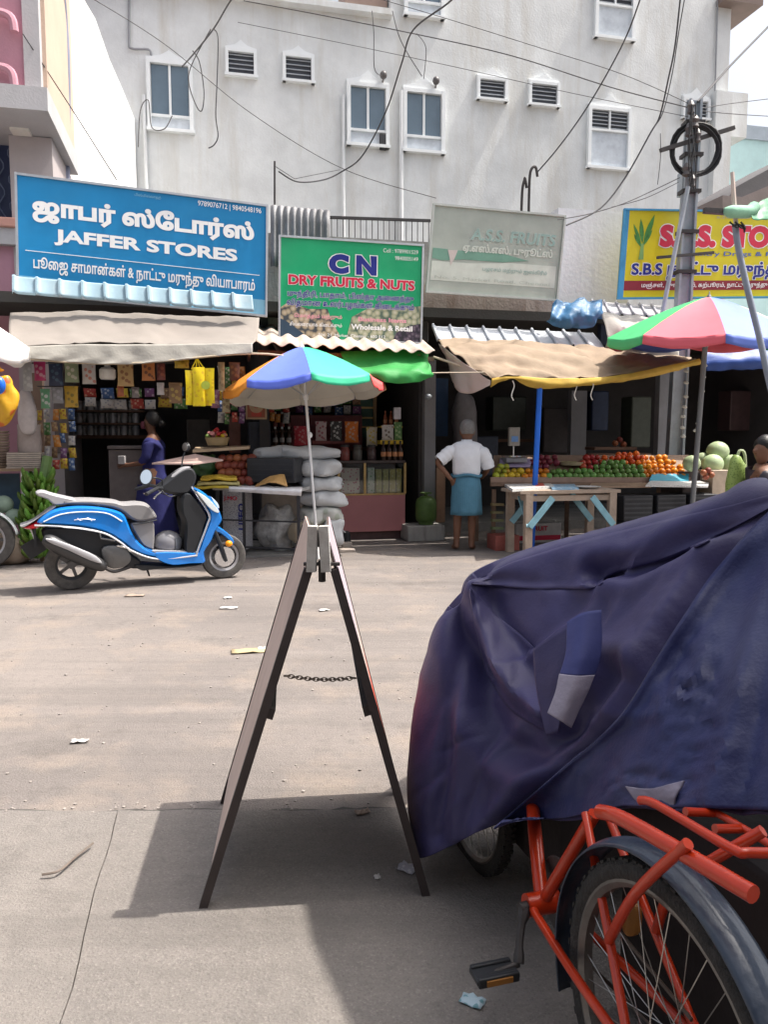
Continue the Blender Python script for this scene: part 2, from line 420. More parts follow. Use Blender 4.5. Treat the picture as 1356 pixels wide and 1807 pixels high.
# corrugated sheet upright, railing
m_asb = M('weathered_cement_sheet', (.30, .30, .31), .9, .25, 4, .3, 40, dirt=(.10, .10, .10), dscale=3, damt=.85, streak=True)
def corrugated(mb, a, b, back, waves, amp, up, n=8, lip=0.0):
    a = Vector(a); b = Vector(b); rows = []
    for j in range(5):
        tt = j / 4; row = []
        for i in range(waves * n + 1):
            s = i / (waves * n); row.append(a.lerp(b, s) + Vector(back) * tt + Vector(up) * (amp * math.cos(2 * math.pi * s * waves)))
        rows.append(row)
    mb.grid(rows)
mb = MB(); a = F(478, 470, .55); b = F(582, 478, .55); corrugated(mb, a, b, F(478, 362, .55) - a, 9, .022, NV)
single('cement_sheet', mb, m_asb, 'weathered grey corrugated cement sheet standing behind the green sign', 'sheet', solid=.006)
t = thing('roof_railing', 'thin dark metal railing on the roof between grey sheet and faded board', 'railing', F(670, 440, 1.0))
m_iron = M('dark_iron', (.06, .055, .055), .6, metal=.4)
zt0, zt1 = F(582, 384, 1.0), F(760, 390, 1.0)
mb = MB(); mb.bar(zt0, zt1, .035, .035); part(t, 'top_rail', mb, m_iron)
lo0 = zt0 - ZV * .55; lo1 = zt1 - ZV * .55
mb = MB(); mb.bar(lo0, lo1, .03, .03); part(t, 'bottom_rail', mb, m_iron)
for i in range(18):
    s = (i + .3) / 17.6; mb = MB(); mb.tube([lo0.lerp(lo1, s), zt0.lerp(zt1, s)], .006, 5); part(t, 'baluster', mb, m_iron)
mb = MB(); mb.box(U(uof(F(670, 420, 2.5)), 2.6, 3.45), (2.2, .2, .9), FAX)
single('roof_wall', mb, m_stain, 'low grey stained wall behind the roof railing', 'wall')

# ------------------------------------------------------------------ grey apartment building
V7 = 7.0
m_grey = M('grey_plaster', (.70, .72, .72), .92, .11, 1.6, .25, 25, dirt=(.575, .56, .515), dscale=.75, damt=.9, streak=True)
m_wframe = M('white_window_frame', (.80, .83, .84), .6, .04)
m_pane = M('dark_glass', (.13, .185, .235), .12, .1, 2, 0, spec=.6)
m_slat = M('grey_louvre', (.42, .45, .48), .5, .08)
m_void = M('vent_void', (.09, .10, .12), .8, bump=0)
m_panel = M('bluish_panel', (.60, .65, .70), .8, .1, 6, .1, dirt=(.42, .46, .52), dscale=4, damt=.7)
bld = thing('apartment_building', 'tall pale grey plastered building with white framed windows behind the shops', 'building', U(1.5, V7 + 3, 0))
uL, uR, uM = uof(F(90, 300, V7)), uof(F(1286, 150, V7)), uof(F(690, 20, V7))
zc = F(560, 20, V7).z
mb = MB(); mb.box(U((uL + uM) / 2, V7 + 3, zc / 2), (uM - uL, 6, zc), FAX); mb.box(U((uM + uR) / 2, V7 + 3.001, 7), (uR - uM, 6, 14), FAX); part(bld, 'wall', mb, m_grey)
mb = MB(); mb.box(U((uL + uM) / 2, V7 - .06, zc + .06), (uM - uL, .3, .12), FAX); part(bld, 'parapet_coping', mb, m_grey)
mb = MB(); mb.box(U(uof(F(650, 8, V7)), V7 + .6, zc + .6), (.9, .8, 1.2), FAX); part(bld, 'water_tank_base', mb, M('brown_render', (.33, .24, .2), .9))
mb = MB(); mb.box(U(uR + .1, V7 + 1.5, F(1300, 12, V7).z), (1.0, 3.6, .14), FAX); part(bld, 'roof_overhang', mb, M('brown_slab', (.22, .17, .15), .9))
mb = MB(); c = F(1295, 195, V7); mb.box(c + NV * 1.2 + UV * -.05, (1.15, 2.0, 1.0), FAX); part(bld, 'side_balcony', mb, m_grey)
mb = MB(); c = F(1262, 300, V7); mb.box(U(uR - .22, V7 - .09, 4.6), (.42, .2, 9.2), FAX); part(bld, 'pilaster', mb, m_grey)
def window(x0, y0, x1, y1, kind, split, apex):
    # kind: glass | louvre ; split: photo row where the lower panel starts ; apex: photo row of the pediment tip
    c, w, h = frect(x0, y0, x1, y1, V7); fr = .075 if w > .75 else .06
    k = h / (y1 - y0); zt = c.z + h / 2; zb = c.z - h / 2; zs = zt - (split - y0) * k if split else zb + fr * .6
    u = uof(c); mb = MB()
    mb.box(U(u - w / 2 + fr / 2, V7 - .05, c.z), (fr, .1, h), FAX); mb.box(U(u + w / 2 - fr / 2, V7 - .05, c.z), (fr, .1, h), FAX)
    mb.box(U(u, V7 - .048, zt - fr * .5), (w - 2 * fr, .095, fr), FAX); mb.box(U(u, V7 - .06, zb + fr * .4), (w + .04, .13, fr * .8), FAX)
    hp = (y0 - apex) * k
    prof = [(-.5, 0), (-.5, .2), (-.36, .3), (-.2, .45), (-.09, .72), (0, 1), (.09, .72), (.2, .45), (.36, .3), (.5, .2), (.5, 0)]
    mb.prism([U(u + a * w, V7 - .055, zt + .002 + b * hp) for a, b in prof], NV * .05)
    wo = part(bld, 'window', mb, m_wframe, smooth=0)
    iw = w - 2 * fr
    if split:
        mb = MB(); mb.box(U(u, V7 - .02, (zs + zb + fr * .8) / 2), (iw, .03, zs - zb - fr * .8), FAX); part(wo, 'lower_panel', mb, m_panel)
        mb = MB(); mb.box(U(u, V7 - .045, zs), (iw, .08, .045), FAX); part(wo, 'sill', mb, m_wframe)
    zi0 = zs + (.02 if split else 0); zi1 = zt - fr
    if kind == 'glass':
        for s in (-1, 1):
            mb = MB(); mb.box(U(u + s * iw / 4, V7 - .012, (zi0 + zi1) / 2), (iw / 2 - .03, .012, zi1 - zi0 - .02), FAX); part(wo, 'pane', mb, m_pane)
        mb = MB(); mb.box(U(u, V7 - .03, (zi0 + zi1) / 2), (.045, .05, zi1 - zi0), FAX); part(wo, 'mullion', mb, m_wframe)
    else:
        mb = MB(); mb.box(U(u, V7 - .004, (zi0 + zi1) / 2), (iw, .008, zi1 - zi0), FAX); part(wo, 'vent_opening', mb, m_void)
        n = 5
        for i in range(n):
            z = zi0 + (i + .5) * (zi1 - zi0) / n; a = R(35)
            mb = MB(); mb.box(U(u, V7 - .03, z), (iw, .055, .012), (UV, (NV * math.cos(a) + ZV * math.sin(a)), (ZV * math.cos(a) - NV * math.sin(a)))); part(wo, 'slat', mb, m_slat)
        if split:
            mb = MB(); mb.box(U(u, V7 - .045, (zi0 + zi1) / 2), (.035, .06, zi1 - zi0), FAX); part(wo, 'mullion', mb, m_wframe)
for wdef in ((260, 110, 341, 236, 'glass', 208, 92), (612, 150, 686, 262, 'glass', 233, 127), (711, 161, 784, 273, 'glass', 244, 138),
             (398, 90, 453, 139, 'louvre', None, 73), (499, 99, 554, 149, 'louvre', None, 83), (841, 139, 894, 181, 'louvre', None, 121),
             (932, 147, 986, 191, 'louvre', None, 131), (1036, 192, 1111, 302, 'louvre', 233, 169), (1203, 176, 1250, 214, 'louvre', None, 157),
             (713, -70, 783, 35, 'glass', 8, -90), (1049, -34, 1119, 74, 'louvre', 13, -60)):
    window(*wdef)
m_pipe = M('white_pipe', (.72, .74, .75), .5, .05)
for (x, ya, yb, r) in ((254, 168, 560, .035), (606, 168, 560, .03), (709, 160, 560, .045)):
    mb = MB(); a = F(x, ya, V7 - .06); b = Vector((a.x, a.y, 2.0)); mb.tube([a, b], r, 8); part(bld, 'drain_pipe', mb, m_pipe)
m_cond = M('grey_conduit', (.30, .31, .33), .6)
mb = MB(); mb.tube(crom([F(228, -30, V7 - .04), F(228, 70, V7 - .04), F(232, 86, V7 - .04), F(262, 88, V7 - .04), F(267, 98, V7 - .04)], 4), .022, 6); part(bld, 'conduit', mb, m_cond)
mb = MB(); mb.tube([F(1105 + 163, -30, V7 - .04), F(1262, 180, V7 - .04)], .02, 6); part(bld, 'conduit', mb, m_cond)
for (x, y) in ((677, 133), (770, 143)):          # small lamps by the windows
    mb = MB(); c = F(x, y, V7 - .14); mb.tube([F(x - 2, y + 16, V7), F(x, y + 6, V7 - .14)], .018, 6); mb.blob(c, (.075, .075, .085)); part(bld, 'wall_lamp', mb, M('dark_lamp', (.12, .11, .11), .4))
mb = MB(); fbox(mb, 671, 236, 683, 264, V7 - .1, .08); part(bld, 'meter_box', mb, M('black_box', (.03, .03, .035), .5), bev=.01)
# gooseneck service pipes
for (x0, x1, y0, yb) in ((922, 930, 318, 372), (935, 949, 298, 372)):
    mb = MB(); mb.tube(crom([F(x0 - 2, yb + 25, 1.2), F(x0, y0 + 20, 1.2), F(x0 + 4, y0, 1.2), F(x1 - 3, y0 - 2, 1.2), F(x1, y0 + 14, 1.2)], 5), .02, 7)
    single('service_pipe', mb, m_iron, 'shorter bent grey service pipe above the faded fruit board' if x0 < 930 else 'taller hooked grey service pipe above the faded fruit board', 'pipe')

# ------------------------------------------------------------------ bright side wall on the left
w0 = Vector((-4.80, 11.7, 0)); w1 = F(240, 230, V7); w1 = Vector((w1.x, w1.y - .05, 0))
m_wall_l = M('bright_whitewash', (.84, .84, .83), .9, .05, 1.5, .2, 18, dirt=(.36, .36, .37), dscale=1.1, damt=.55, streak=True)
wd = (w1 - w0); wn_ = Vector((-wd.y, wd.x, 0)).normalized() * .3
ztop = [8.75, 8.7, 8.35, 8.3, 7.95, 7.75, 7.5]
poly = [w0] + [w0.lerp(w1, i / 6) + ZV * ztop[i] for i in range(7)] + [w1]
mb = MB(); mb.prism([p for p in poly], wn_)
single('side_wall', mb, m_wall_l, 'sunlit whitewashed side wall with dark stains left of the grey building', 'wall', smooth=0)

# ------------------------------------------------------------------ pink building at the left edge
m_pink = M('pink_paint', (.52, .27, .33), .85, .08, 2, .15, dirt=(.36, .2, .24), damt=.4)
m_peach = M('peach_paint', (.56, .42, .33), .85, .06, 2, .15)
m_lav = M('lavender_grey_paint', (.47, .46, .47), .85, .06)
pk = thing('pink_building', 'pink and peach building with overhanging upper floor at the left edge', 'building', U(-6, 2, 0))
vu = .6; uc = uof(F(76, 120, vu)); zs1 = F(60, 162, vu).z; zs0 = F(60, 203, vu).z; ul = uc - 3.0
uq = uof(F(42, 80, vu))
mb = MB(); mb.box(U((ul + uq) / 2, vu + 1.1, zs1 + 2.4), (uq - ul, 2.2, 4.8), FAX); part(pk, 'upper_wall', mb, m_pink)
mb = MB(); mb.box(U((uq + uc - .02) / 2, vu + 1.07, zs1 + 2.4), (uc - uq - .02, 2.22, 4.8), FAX); part(pk, 'corner_pilaster', mb, m_lav)
mb = MB(); mb.box(U(uc, vu + 1.12, zs1 + 2.4), (.05, 2.05, 4.79), FAX); part(pk, 'side_wall', mb, m_peach)
mb = MB(); mb.box(U((ul + uc) / 2 + .03, vu + 1.0, (zs0 + zs1) / 2), (uc - ul + .06, 2.3, zs1 - zs0), FAX); part(pk, 'floor_slab', mb, m_lav)
mb = MB(); mb.box(U(uof(F(30, 215, .95)), vu + .55, zs0 - .015), (.22, .2, .03), FAX); part(pk, 'ceiling_light', mb, M('pale_light_cover', (.75, .72, .66), .5))
u_g0, u_g1 = uof(F(-60, 310, 1.3)), uof(F(18, 310, 1.3)); z_g0 = F(10, 388, 1.3).z
mb = MB(); mb.box(U((u_g1 + uc - .05) / 2, 2.1, zs0 / 2 - .005), (uc - .05 - u_g1, 1.6, zs0 - .01), FAX); part(pk, 'lower_wall', mb, M('greige_paint', (.45, .40, .40), .85, .06))
mb = MB(); mb.box(U((ul + u_g1) / 2, 2.1, z_g0 / 2), (u_g1 - ul - .004, 1.55, z_g0), FAX); part(pk, 'lower_wall', mb, m_pink)
mb = MB(); mb.box(U((ul + uc) / 2 - .1, 1.3, z_g0 - .06), (uc - ul, .3, .12), FAX); part(pk, 'cornice', mb, M('salmon_paint', (.60, .32, .26), .8, .06), bev=.02)
mb = MB(); mb.box(U((ul + uc) / 2 - .1, 1.32, z_g0 - .22), (uc - ul, .24, .2), FAX); part(pk, 'cornice', mb, m_lav)
mb = MB(); mb.box(U((ul + u_g1) / 2, 1.75, (z_g0 + zs0) / 2), (u_g1 - ul, .05, zs0 - z_g0), FAX); g = part(pk, 'grille_window', mb, M('deep_blue', (.03, .045, .11), .5))
for i in range(9):
    u = u_g1 - .06 - i * .13
    mb = MB(); mb.tube([U(u + .04 * math.sin(k * 1.05), 1.68, z_g0 + .02 + k * (zs0 - z_g0 - .04) / 18) for k in range(19)], .009, 5); part(g, 'bar', mb, M('blue_grey_iron', (.13, .17, .27), .5))
for y in (22, 118):
    c = F(2, y, vu - .1); mb = MB(); mb.tube(crom([c + UV * -.5, c + UV * -.05, c + UV * .1 - ZV * .05, c + UV * .13 - ZV * .2], 4), .05, 8); part(pk, 'moulding', mb, m_pink)
mb = MB(); c = F(119, 110, 2.4)
mb.tube(crom([F(108, -20, 2.2), F(113, 40, 2.4), F(117, 110, 2.4), F(118, 200, 2.4), F(117, 300, 2.4), F(116, 400, 2.4)], 4), .05, 8); part(pk, 'drain_pipe', mb, M('blue_grey_pipe', (.22, .24, .33), .6))

# ------------------------------------------------------------------ teal house and dark roof at the right edge
m_teal = M('pale_teal_paint', (.52, .74, .74), .85, .06, 2, .1, dirt=(.35, .5, .52), damt=.4)
t = thing('teal_house', 'pale teal house rising behind the yellow board at the right edge', 'building', U(8, 11, 0))
c, w, h = frect(1268, 252, 1470, 420, 9.0)
mb = MB(); mb.box(U(uof(c), 11, (c.z + h / 2) / 2), (w, 4, c.z + h / 2), FAX); part(t, 'wall', mb, m_teal)
mb = MB(); mb.box(U(uof(c), 11, c.z + h / 2 + .17), (w + .1, 4.1, .34), FAX); part(t, 'parapet', mb, M('grey_blue_parapet', (.36, .42, .48), .85))
t = thing('lean_to_roof', 'dark sloping sheet roof above the yellow board at the right edge', 'roof', F(1356, 340, 2.0))
P = [F(1283, 352, 2.2), F(1300, 330, 2.2), F(1480, 232, 2.2), F(1500, 262, 2.2), F(1310, 366, 2.2)]
mb = MB(); mb.prism(P, NV * 2.2); part(t, 'roof_sheet', mb, M('dark_roof', (.13, .125, .13), .8))
mb = MB(); mb.prism([F(1276, 345, 2.15), F(1310, 348, 2.15), F(1500, 268, 2.15), F(1500, 330, 2.15), F(1276, 400, 2.15)], NV * 1.5); part(t, 'gable_wall', mb, M('brown_grey_wall', (.24, .2, .19), .85))

# ------------------------------------------------------------------ sign boards
def sign(name, label, TL, TR, BL, BR, v, mat, edge_mat, thick=.05):
    org, tl, br = F(*BL, v), F(*TL, v), F(*BR, v)
    ex = (br - org); w = ex.length; ex.normalize(); ey = tl - org; h = ey.length; ey.normalize()
    nrm = ex.cross(ey).normalized()
    t = thing(name, label, 'sign', org + ex * (w / 2))
    mb = MB(); mb.box(org + ex * w / 2 + ey * h / 2 - nrm * (thick / 2), (w, thick, h), (ex, -nrm, ey)); part(t, 'panel', mb, mat, smooth=0)
    mb = MB()
    for (a, b) in ((org, org + ex * w), (org + ey * h, org + ex * w + ey * h)): mb.bar(a - ex * .012, b + ex * .012, .024, .04, nrm)
    for (a, b) in ((org, org + ey * h), (org + ex * w, org + ex * w + ey * h)): mb.bar(a, b, .024, .038, nrm)
    part(t, 'border', mb, edge_mat, smooth=0)
    def put(nm, body, fx0, fy0, fx1, fy1, mt, **k): lettering(t, nm, body, org, ex, ey, (fx0 * w, (1 - fy1) * h, fx1 * w, (1 - fy0) * h), mt, **k)
    def patch(nm, pts, mt, z=.003): 
        mb = MB(); q = [org + ex * (x * w) + ey * ((1 - y) * h) + nrm * z for x, y in pts]; mb.prism(q, nrm * -.0025); part(t, nm, mb, mt, smooth=0)
    return t, put, patch
m_white = M('white_print', (.85, .86, .86), .6, .03, bump=0)
m_blue_s = M('blue_print', (.010, .225, .50), .4, .10, 1.5, .03, 10, dirt=(.03, .26, .52), damt=.5)
m_pale_s = M('pale_blue_print', (.22, .48, .64), .5, .1, 3, bump=.02)
m_navy = M('navy_print', (.012, .02, .22), .5, .05, bump=0)
m_red = M('red_print', (.55, .02, .06), .5, .05, bump=0)
m_alu = M('aluminium_edge', (.5, .52, .54), .4, metal=.6)
t, put, patch = sign('jaffer_stores_sign', 'large blue shop board reading JAFFER STORES with white Tamil lettering', (28, 307), (472, 353), (32, 516), (470, 558), -.15, m_blue_s, m_alu)
put('heading', 'பிஸ்மில்லாஹ்', .455, .035, .56, .07, m_pale_s, offset=.005)
put('phone_numbers', '9789076712 | 9840548196', .71, .03, .975, .09, m_white, offset=.012)
put('tamil_name', 'ஜாபர் ஸ்ேடார்ஸ்', .06, .155, .945, .385, m_white, offset=.05)
put('english_name', 'JAFFER STORES', .14, .425, .875, .565, m_white, offset=.042)
patch('rule', [(.03, .632), (.97, .632), (.97, .638), (.03, .638)], m_white)
put('tamil_trade', 'பூைஜ சாமான்கள் & நாட்டு மருந்து வியாபாரம்', .06, .67, .95, .82, m_white, offset=.022)
patch('address_strip', [(.003, .855), (.997, .855), (.997, .997), (.003, .997)], m_pale_s)
put('address', 'கைட எண். 67, மார்க்ெகட், ெசன்ைன - 600 012', .2, .868, .8, .905, m_navy, offset=.004, lift=.005)

m_green_s = M('green_print', (.008, .36, .15), .4, .12, 1.6, .03, 10, dirt=(.05, .42, .20), damt=.5)
def nuts(name, a, b, c_, sc_):
    m = M(name, a, .55, .2, 3, 0); N = m.node_tree.nodes; L = m.node_tree.links; bs = N['Principled BSDF']
    vo = N.new('ShaderNodeTexVoronoi'); vo.inputs['Scale'].default_value = sc_; tc = N.new('ShaderNodeTexCoord'); L.new(tc.outputs['Object'], vo.inputs['Vector'])
    cr = N.new('ShaderNodeValToRGB'); e = cr.color_ramp; e.elements[0].color = (*a, 1); e.elements[1].color = (*c_, 1); e.elements[1].position = .75
    x = e.elements.new(.45); x.color = (*b, 1); L.new(vo.outputs['Distance'], cr.inputs[0]); L.new(cr.outputs[0], bs.inputs['Base Color']); return m
m_nut1 = nuts('printed_pistachios', (.62, .55, .44), (.40, .33, .22), (.05, .06, .07), 16)
m_nut2 = nuts('printed_raisins', (.20, .17, .20), (.07, .05, .08), (.02, .02, .03), 22)
m_nut3 = nuts('printed_cashews', (.60, .58, .46), (.36, .38, .25), (.08, .13, .10), 15)
t, put, patch = sign('dry_fruits_sign', 'green shop board reading CN DRY FRUITS & NUTS above the tin roof', (494, 417), (746, 433), (493, 597), (743, 606), -.12, m_green_s, m_alu)
patch('nut_picture', [(.002, .70), (.06, .64), (.2, .70), (.33, .69), (.36, .82), (.41, .93), (.42, .997), (.002, .997)], m_nut1)
patch('nut_picture', [(.5, .76), (.62, .66), (.85, .64), (.998, .62), (.998, .80), (.9, .83), (.8, .997), (.46, .997)], m_nut3)
patch('raisin_picture', [(.998, .80), (.998, .997), (.79, .997), (.82, .9), (.9, .83)], m_nut2, .0045)
patch('bowl_picture', [(.002, .80), (.05, .83), (.16, .94), (.2, .997), (.002, .997)], M('printed_dark_bowl', (.03, .06, .10), .5, bump=0), .0045)
put('initial', 'C', .335, .14, .475, .335, m_navy, offset=.075, rim=m_white, rimoff=.115)
put('initial', 'N', .525, .14, .67, .335, m_navy, offset=.075, rim=m_white, rimoff=.115)
put('trade_name', 'DRY FRUITS & NUTS', .06, .365, .945, .465, m_red, offset=.045, rim=m_white, rimoff=.085)
put('tamil_line', 'முந்திரி, பாதாம், பிஸ்தா அைனத்து', .055, .515, .94, .60, m_navy, offset=.025, rim=m_white, rimoff=.06)
put('tamil_line', 'விதமான உலர்பழங்கள் கிைடக்கும்', .05, .60, .945, .69, m_navy, offset=.025, rim=m_white, rimoff=.06)
put('phone_number', 'Cell : 9789901529', .715, .055, .965, .095, m_white, offset=.0)
put('phone_number', '9840005149', .80, .125, .965, .165, m_white, offset=.0)
put('tamil_note', 'ெமாத்தம் மற்றும்', .10, .745, .43, .80, M('pink_print', (.75, .35, .42), .5, bump=0), offset=.02, lift=.006)
put('tamil_note', 'சில்லைரயாக கிைடக்கும்', .07, .83, .43, .88, m_white, offset=.012, lift=.006)
put('items_note', 'Business Items', .545, .755, .89, .80, M('pink_print', (.75, .35, .42)), offset=.03, lift=.006)
put('wholesale_note', 'Wholesale & Retail', .495, .83, .935, .885, m_white, offset=.03, lift=.006)
put('address', 'No. 21, Market, Chennai - 600 012', .27, .935, .74, .97, m_white, offset=.01, lift=.006)

m_fade = M('sun_faded_board', (.36, .40, .36), .7, .12, 3, .05, 12, dirt=(.28, .32, .30), dscale=2.5, damt=.6)
m_fade_l = M('faded_pale_print', (.52, .56, .51), .7, .1, 6, bump=0)
m_fade_t = M('faded_teal_print', (.25, .36, .335), .7, .15, 6, bump=0)
m_fade_g = M('faded_green_print', (.15, .30, .235), .7, .15, 4, bump=0)
t, put, patch = sign('faded_fruit_sign', 'sun bleached grey green board reading FRUITS, lettering almost gone', (766, 361), (999, 380), (753, 515), (983, 530), -.05, m_fade, M('old_edge', (.42, .45, .43), .7))
patch('green_band', [(.02, .49), (.22, .50), (.55, .50), (.75, .56), (.55, .60), (.25, .60), (.1, .63), (.02, .61)], m_fade_g)
patch('pale_field', [(.02, .64), (.3, .64), (.62, .60), (.97, .60), (.97, .86), (.02, .86)], m_fade_l)
patch('glass_picture', [(.13, .50), (.205, .50), (.185, .60), (.16, .68), (.15, .60)], M('faded_pinkish', (.50, .44, .42), .7, bump=0), .005)
put('english_name', 'A.S.S. FRUITS', .29, .23, .94, .37, m_fade_t, offset=.03, shear=.12, rim=m_fade_l, rimoff=.055)
put('tamil_name', 'ஏ.எஸ்.எஸ். புரூட்ஸ்', .24, .405, .93, .53, m_fade_l, offset=.03, lift=.007)
put('small_line', 'பழரசம் மற்றும் ஐஸ்கிரீம்', .40, .665, .9, .73, m_fade_t, offset=.01, lift=.007)
put('address', 'No. 5, Market Road, Chennai', .05, .805, .93, .845, M('faded_grey_print', (.40, .44, .40), .7, .15, 6, bump=0), offset=.003, lift=.007)

m_yel = M('yellow_print', (.62, .53, .012), .4, .12, 1.5, .02, 10, dirt=(.55, .50, .03), damt=.5)
m_maroon = M('maroon_print', (.22, .015, .03), .5, bump=0)
t, put, patch = sign('sbs_stores_sign', 'long yellow board reading S.B.S. STORES with a banana plant emblem', (1103, 370), (1470, 386), (1091, 527), (1462, 524), .35, m_yel, M('blue_edge', (.05, .28, .50), .5))
patch('blue_margin', [(.001, .002), (.022, .002), (.022, .998), (.001, .998)], M('blue_edge', (.05, .28, .50)))
put('english_name', 'S.B.S. STORES', .165, .16, .87, .42, m_red, offset=.07, rim=m_white, rimoff=.105)
put('tagline', 'Country Drugs & Pooja Items', .26, .465, .93, .53, M('blue_text', (.05, .12, .42), .5, bump=0), offset=.01)
put('tamil_name', 'S.B.S நாட்டு மருந்து கைட', .05, .58, .985, .79, m_navy, offset=.035, rim=m_white, rimoff=.075)
put('heading', 'உரிைமயாளர்', .42, .05, .6, .09, M('grey_text', (.4, .4, .35), .5, bump=0), offset=.005)
patch('maroon_strip', [(.022, .80), (.999, .80), (.999, .91), (.022, .91)], m_maroon)
put('strip_text', 'மஞ்சள், குங்குமம், கற்பூரம், நாட்டு மருந்து வைககள் கிைடக்கும்', .10, .82, .98, .895, m_white, offset=.012, lift=.006)
m_leafp = M('printed_leaf', (.06, .24, .05), .5, .3, 20, bump=0); m_stemp = M('printed_stem', (.20, .38, .12), .5, bump=0)
def leafpatch(bx, by, tx, ty, wd):
    pts = []
    for k in range(7): s = k / 6; pts.append((bx + (tx - bx) * s - wd * math.sin(math.pi * s), by + (ty - by) * s))
    for k in range(1, 6): s = 1 - k / 6; pts.append((bx + (tx - bx) * s + wd * math.sin(math.pi * s), by + (ty - by) * s))
    patch('emblem_leaf', pts, m_leafp)
for q in ((.085, .40, .045, .16, .008), (.09, .38, .075, .10, .010), (.095, .38, .135, .05, .012), (.09, .42, .13, .22, .009), (.085, .42, .05, .27, .008)): leafpatch(*q)
patch('emblem_stem', [(.078, .56), (.100, .56), (.096, .38), (.084, .38)], m_stemp, .005)

# ------------------------------------------------------------------ tin and tile roofs
def tile_roof(name, label, a, b, back, n, mat, lip=.03, ribs=0):
    t = thing(name, label, 'roof', (a + b) / 2); d = (b - a) / n; dn = d.normalized(); up = dn.cross(back).normalized()
    if up.z < 0: up = -up
    for i in range(n):
        p = a + d * i; rows = []
        prof = [(0, .0), (.02, lip), (.10, lip * 1.1), (.16, lip * .45), (.25, 0.002), (.6, -.002), (.95, .0), (1.03, .004)]
        m_ = 10 if ribs else 3
        for j in range(m_ + 1):
            tt = j / m_; rr = (.006 if (ribs and j % 2) else 0)
            rows.append([p + d * s + back * tt + up * (z + rr) - (ZV * .015 if j == 0 else ZV * 0) for s, z in prof])
        mb = MB(); mb.grid(rows); part(t, 'roof_tile', mb, mat, solid=.006)
    return t
m_tile_b = M('pale_blue_roof_sheet', (.26, .38, .45), .5, .12, 4, .05, dirt=(.36, .38, .38), dscale=3, damt=.5)
a = F(22, 516, -.55); b = F(447, 548, -.55); tile_roof('ribbed_roof_sheet', 'pale blue ribbed roof sheets below the blue board', a, b, F(22, 488, -.47) - a, 11, m_tile_b, .03, 1)
m_tile_w = M('white_roof_sheet', (.45, .48, .52), .5, .1, 4, .05, dirt=(.42, .43, .45), dscale=4, damt=.5)
a = F(772, 601, -.3); b = F(1066, 612, -.3); tile_roof('white_roof_sheet', 'white rounded roof sheets above the tan awning', a, b, F(762, 576, .1) - a, 10, m_tile_w, .035)
a = F(1052, 552, .1); b = F(1182, 560, .1); tile_roof('grey_roof_sheet', 'short row of grey roof sheets below the white wall block', a, b, F(1043, 532, .5) - a, 6, M('grey_roof', (.42, .42, .45), .6, dirt=(.3, .3, .32)), .03)
m_tan_tin = M('dusty_cement_roof', (.50, .42, .36), .9, .15, 5, .2, 40, dirt=(.3, .24, .2), dscale=3, damt=.5)
mb = MB(); a = F(452, 606, -.75); b = F(768, 622, -.75); corrugated(mb, a, b, F(452, 574, .55) - a, 11, .022, ZV)
single('corrugated_roof', mb, m_tan_tin, 'dusty tan corrugated roof sheet under the green sign', 'roof', solid=.007)
mb = MB(); 
for px in (500, 740): 
    c = F(px, 630, -.6); mb.bar(c, c + NV * 1.6 + ZV * .42, .04, .05)
mb.bar(F(455, 622, -.5), F(766, 634, -.5), .04, .05)
single('roof_rafters', mb, M('old_wood', (.16, .11, .08), .8), 'dark wooden rafters under the tan corrugated roof', 'rafter')

# ------------------------------------------------------------------ cloth awnings
def net_surface(net, nu, nv, wr=0.0, ws=3.0, seed=0, fold=None):
    rows = []
    cols = [crom(r, nu) for r in net]
    m = len(cols[0]); out = []
    for k in range(m): out.append(crom([c[k] for c in cols], nv))
    rows = [[out[k][j] for k in range(m)] for j in range(len(out[0]))]
    if wr or fold:
        res = []
        for j, r in enumerate(rows):
            rr = []
            for k, p in enumerate(r):
                a = rows[min(j + 1, len(rows) - 1)][k] - rows[max(j - 1, 0)][k]; b = r[min(k + 1, m - 1)] - r[max(k - 1, 0)]
                n = a.cross(b); n = n.normalized() if n.length > 1e-9 else ZV
                d = wr * noise.fractal(p * ws + Vector((seed * 5.3, seed * 2.1, 0)), .9, 2.1, 4)
                if fold: d += fold(k / (m - 1), j / (len(rows) - 1), p)
                rr.append(p + n * d)
            res.append(rr)
        rows = res
    mb = MB(); mb.grid(rows); return mb
m_tarp_l = M('beige_canvas', (.235, .21, .188), .85, .08, 3, .12, 60, dirt=(.19, .165, .145), dscale=1.5, damt=.5)
net = [[F(18, 552, -.35), F(160, 550, -.35), F(300, 556, -.35), F(458, 562, -.35)],
       [F(16, 585, -.75), F(160, 585, -.75), F(300, 590, -.75), F(455, 592, -.75)],
       [F(20, 612, -1.15), F(160, 606, -1.15), F(300, 608, -1.15), F(446, 606, -1.15)]]
mb = net_surface(net, 16, 10, .020, 3.5, 1, fold=lambda s, q, p: .014 * math.sin(s * 21 + 4 * q) * math.sin(math.pi * q) + .012 * math.exp(-((s - .22 - .05 * q) / .012) ** 2) + .010 * math.exp(-((s - .66 + .08 * q) / .01) ** 2))
t = thing('beige_awning', 'beige canvas awning over the left shop, scalloped hem', 'awning', F(230, 620, -1.1))
part(t, 'canvas', mb, m_tarp_l, solid=.006)
net = [[F(34, 613, -1.17), F(130, 608, -1.17), F(230, 608, -1.17), F(330, 607, -1.17), F(446, 606, -1.17)],
       [F(32, 622, -1.19), F(130, 628, -1.19), F(230, 634, -1.19), F(330, 628, -1.19), F(446, 615, -1.19)],
       [F(30, 630, -1.2), F(110, 638, -1.2), F(215, 643, -1.2), F(330, 634, -1.2), F(446, 622, -1.2)]]
mb = net_surface(net, 16, 5, .012, 5, 2, fold=lambda s, q, p: .012 * math.sin(s * 44) * q)
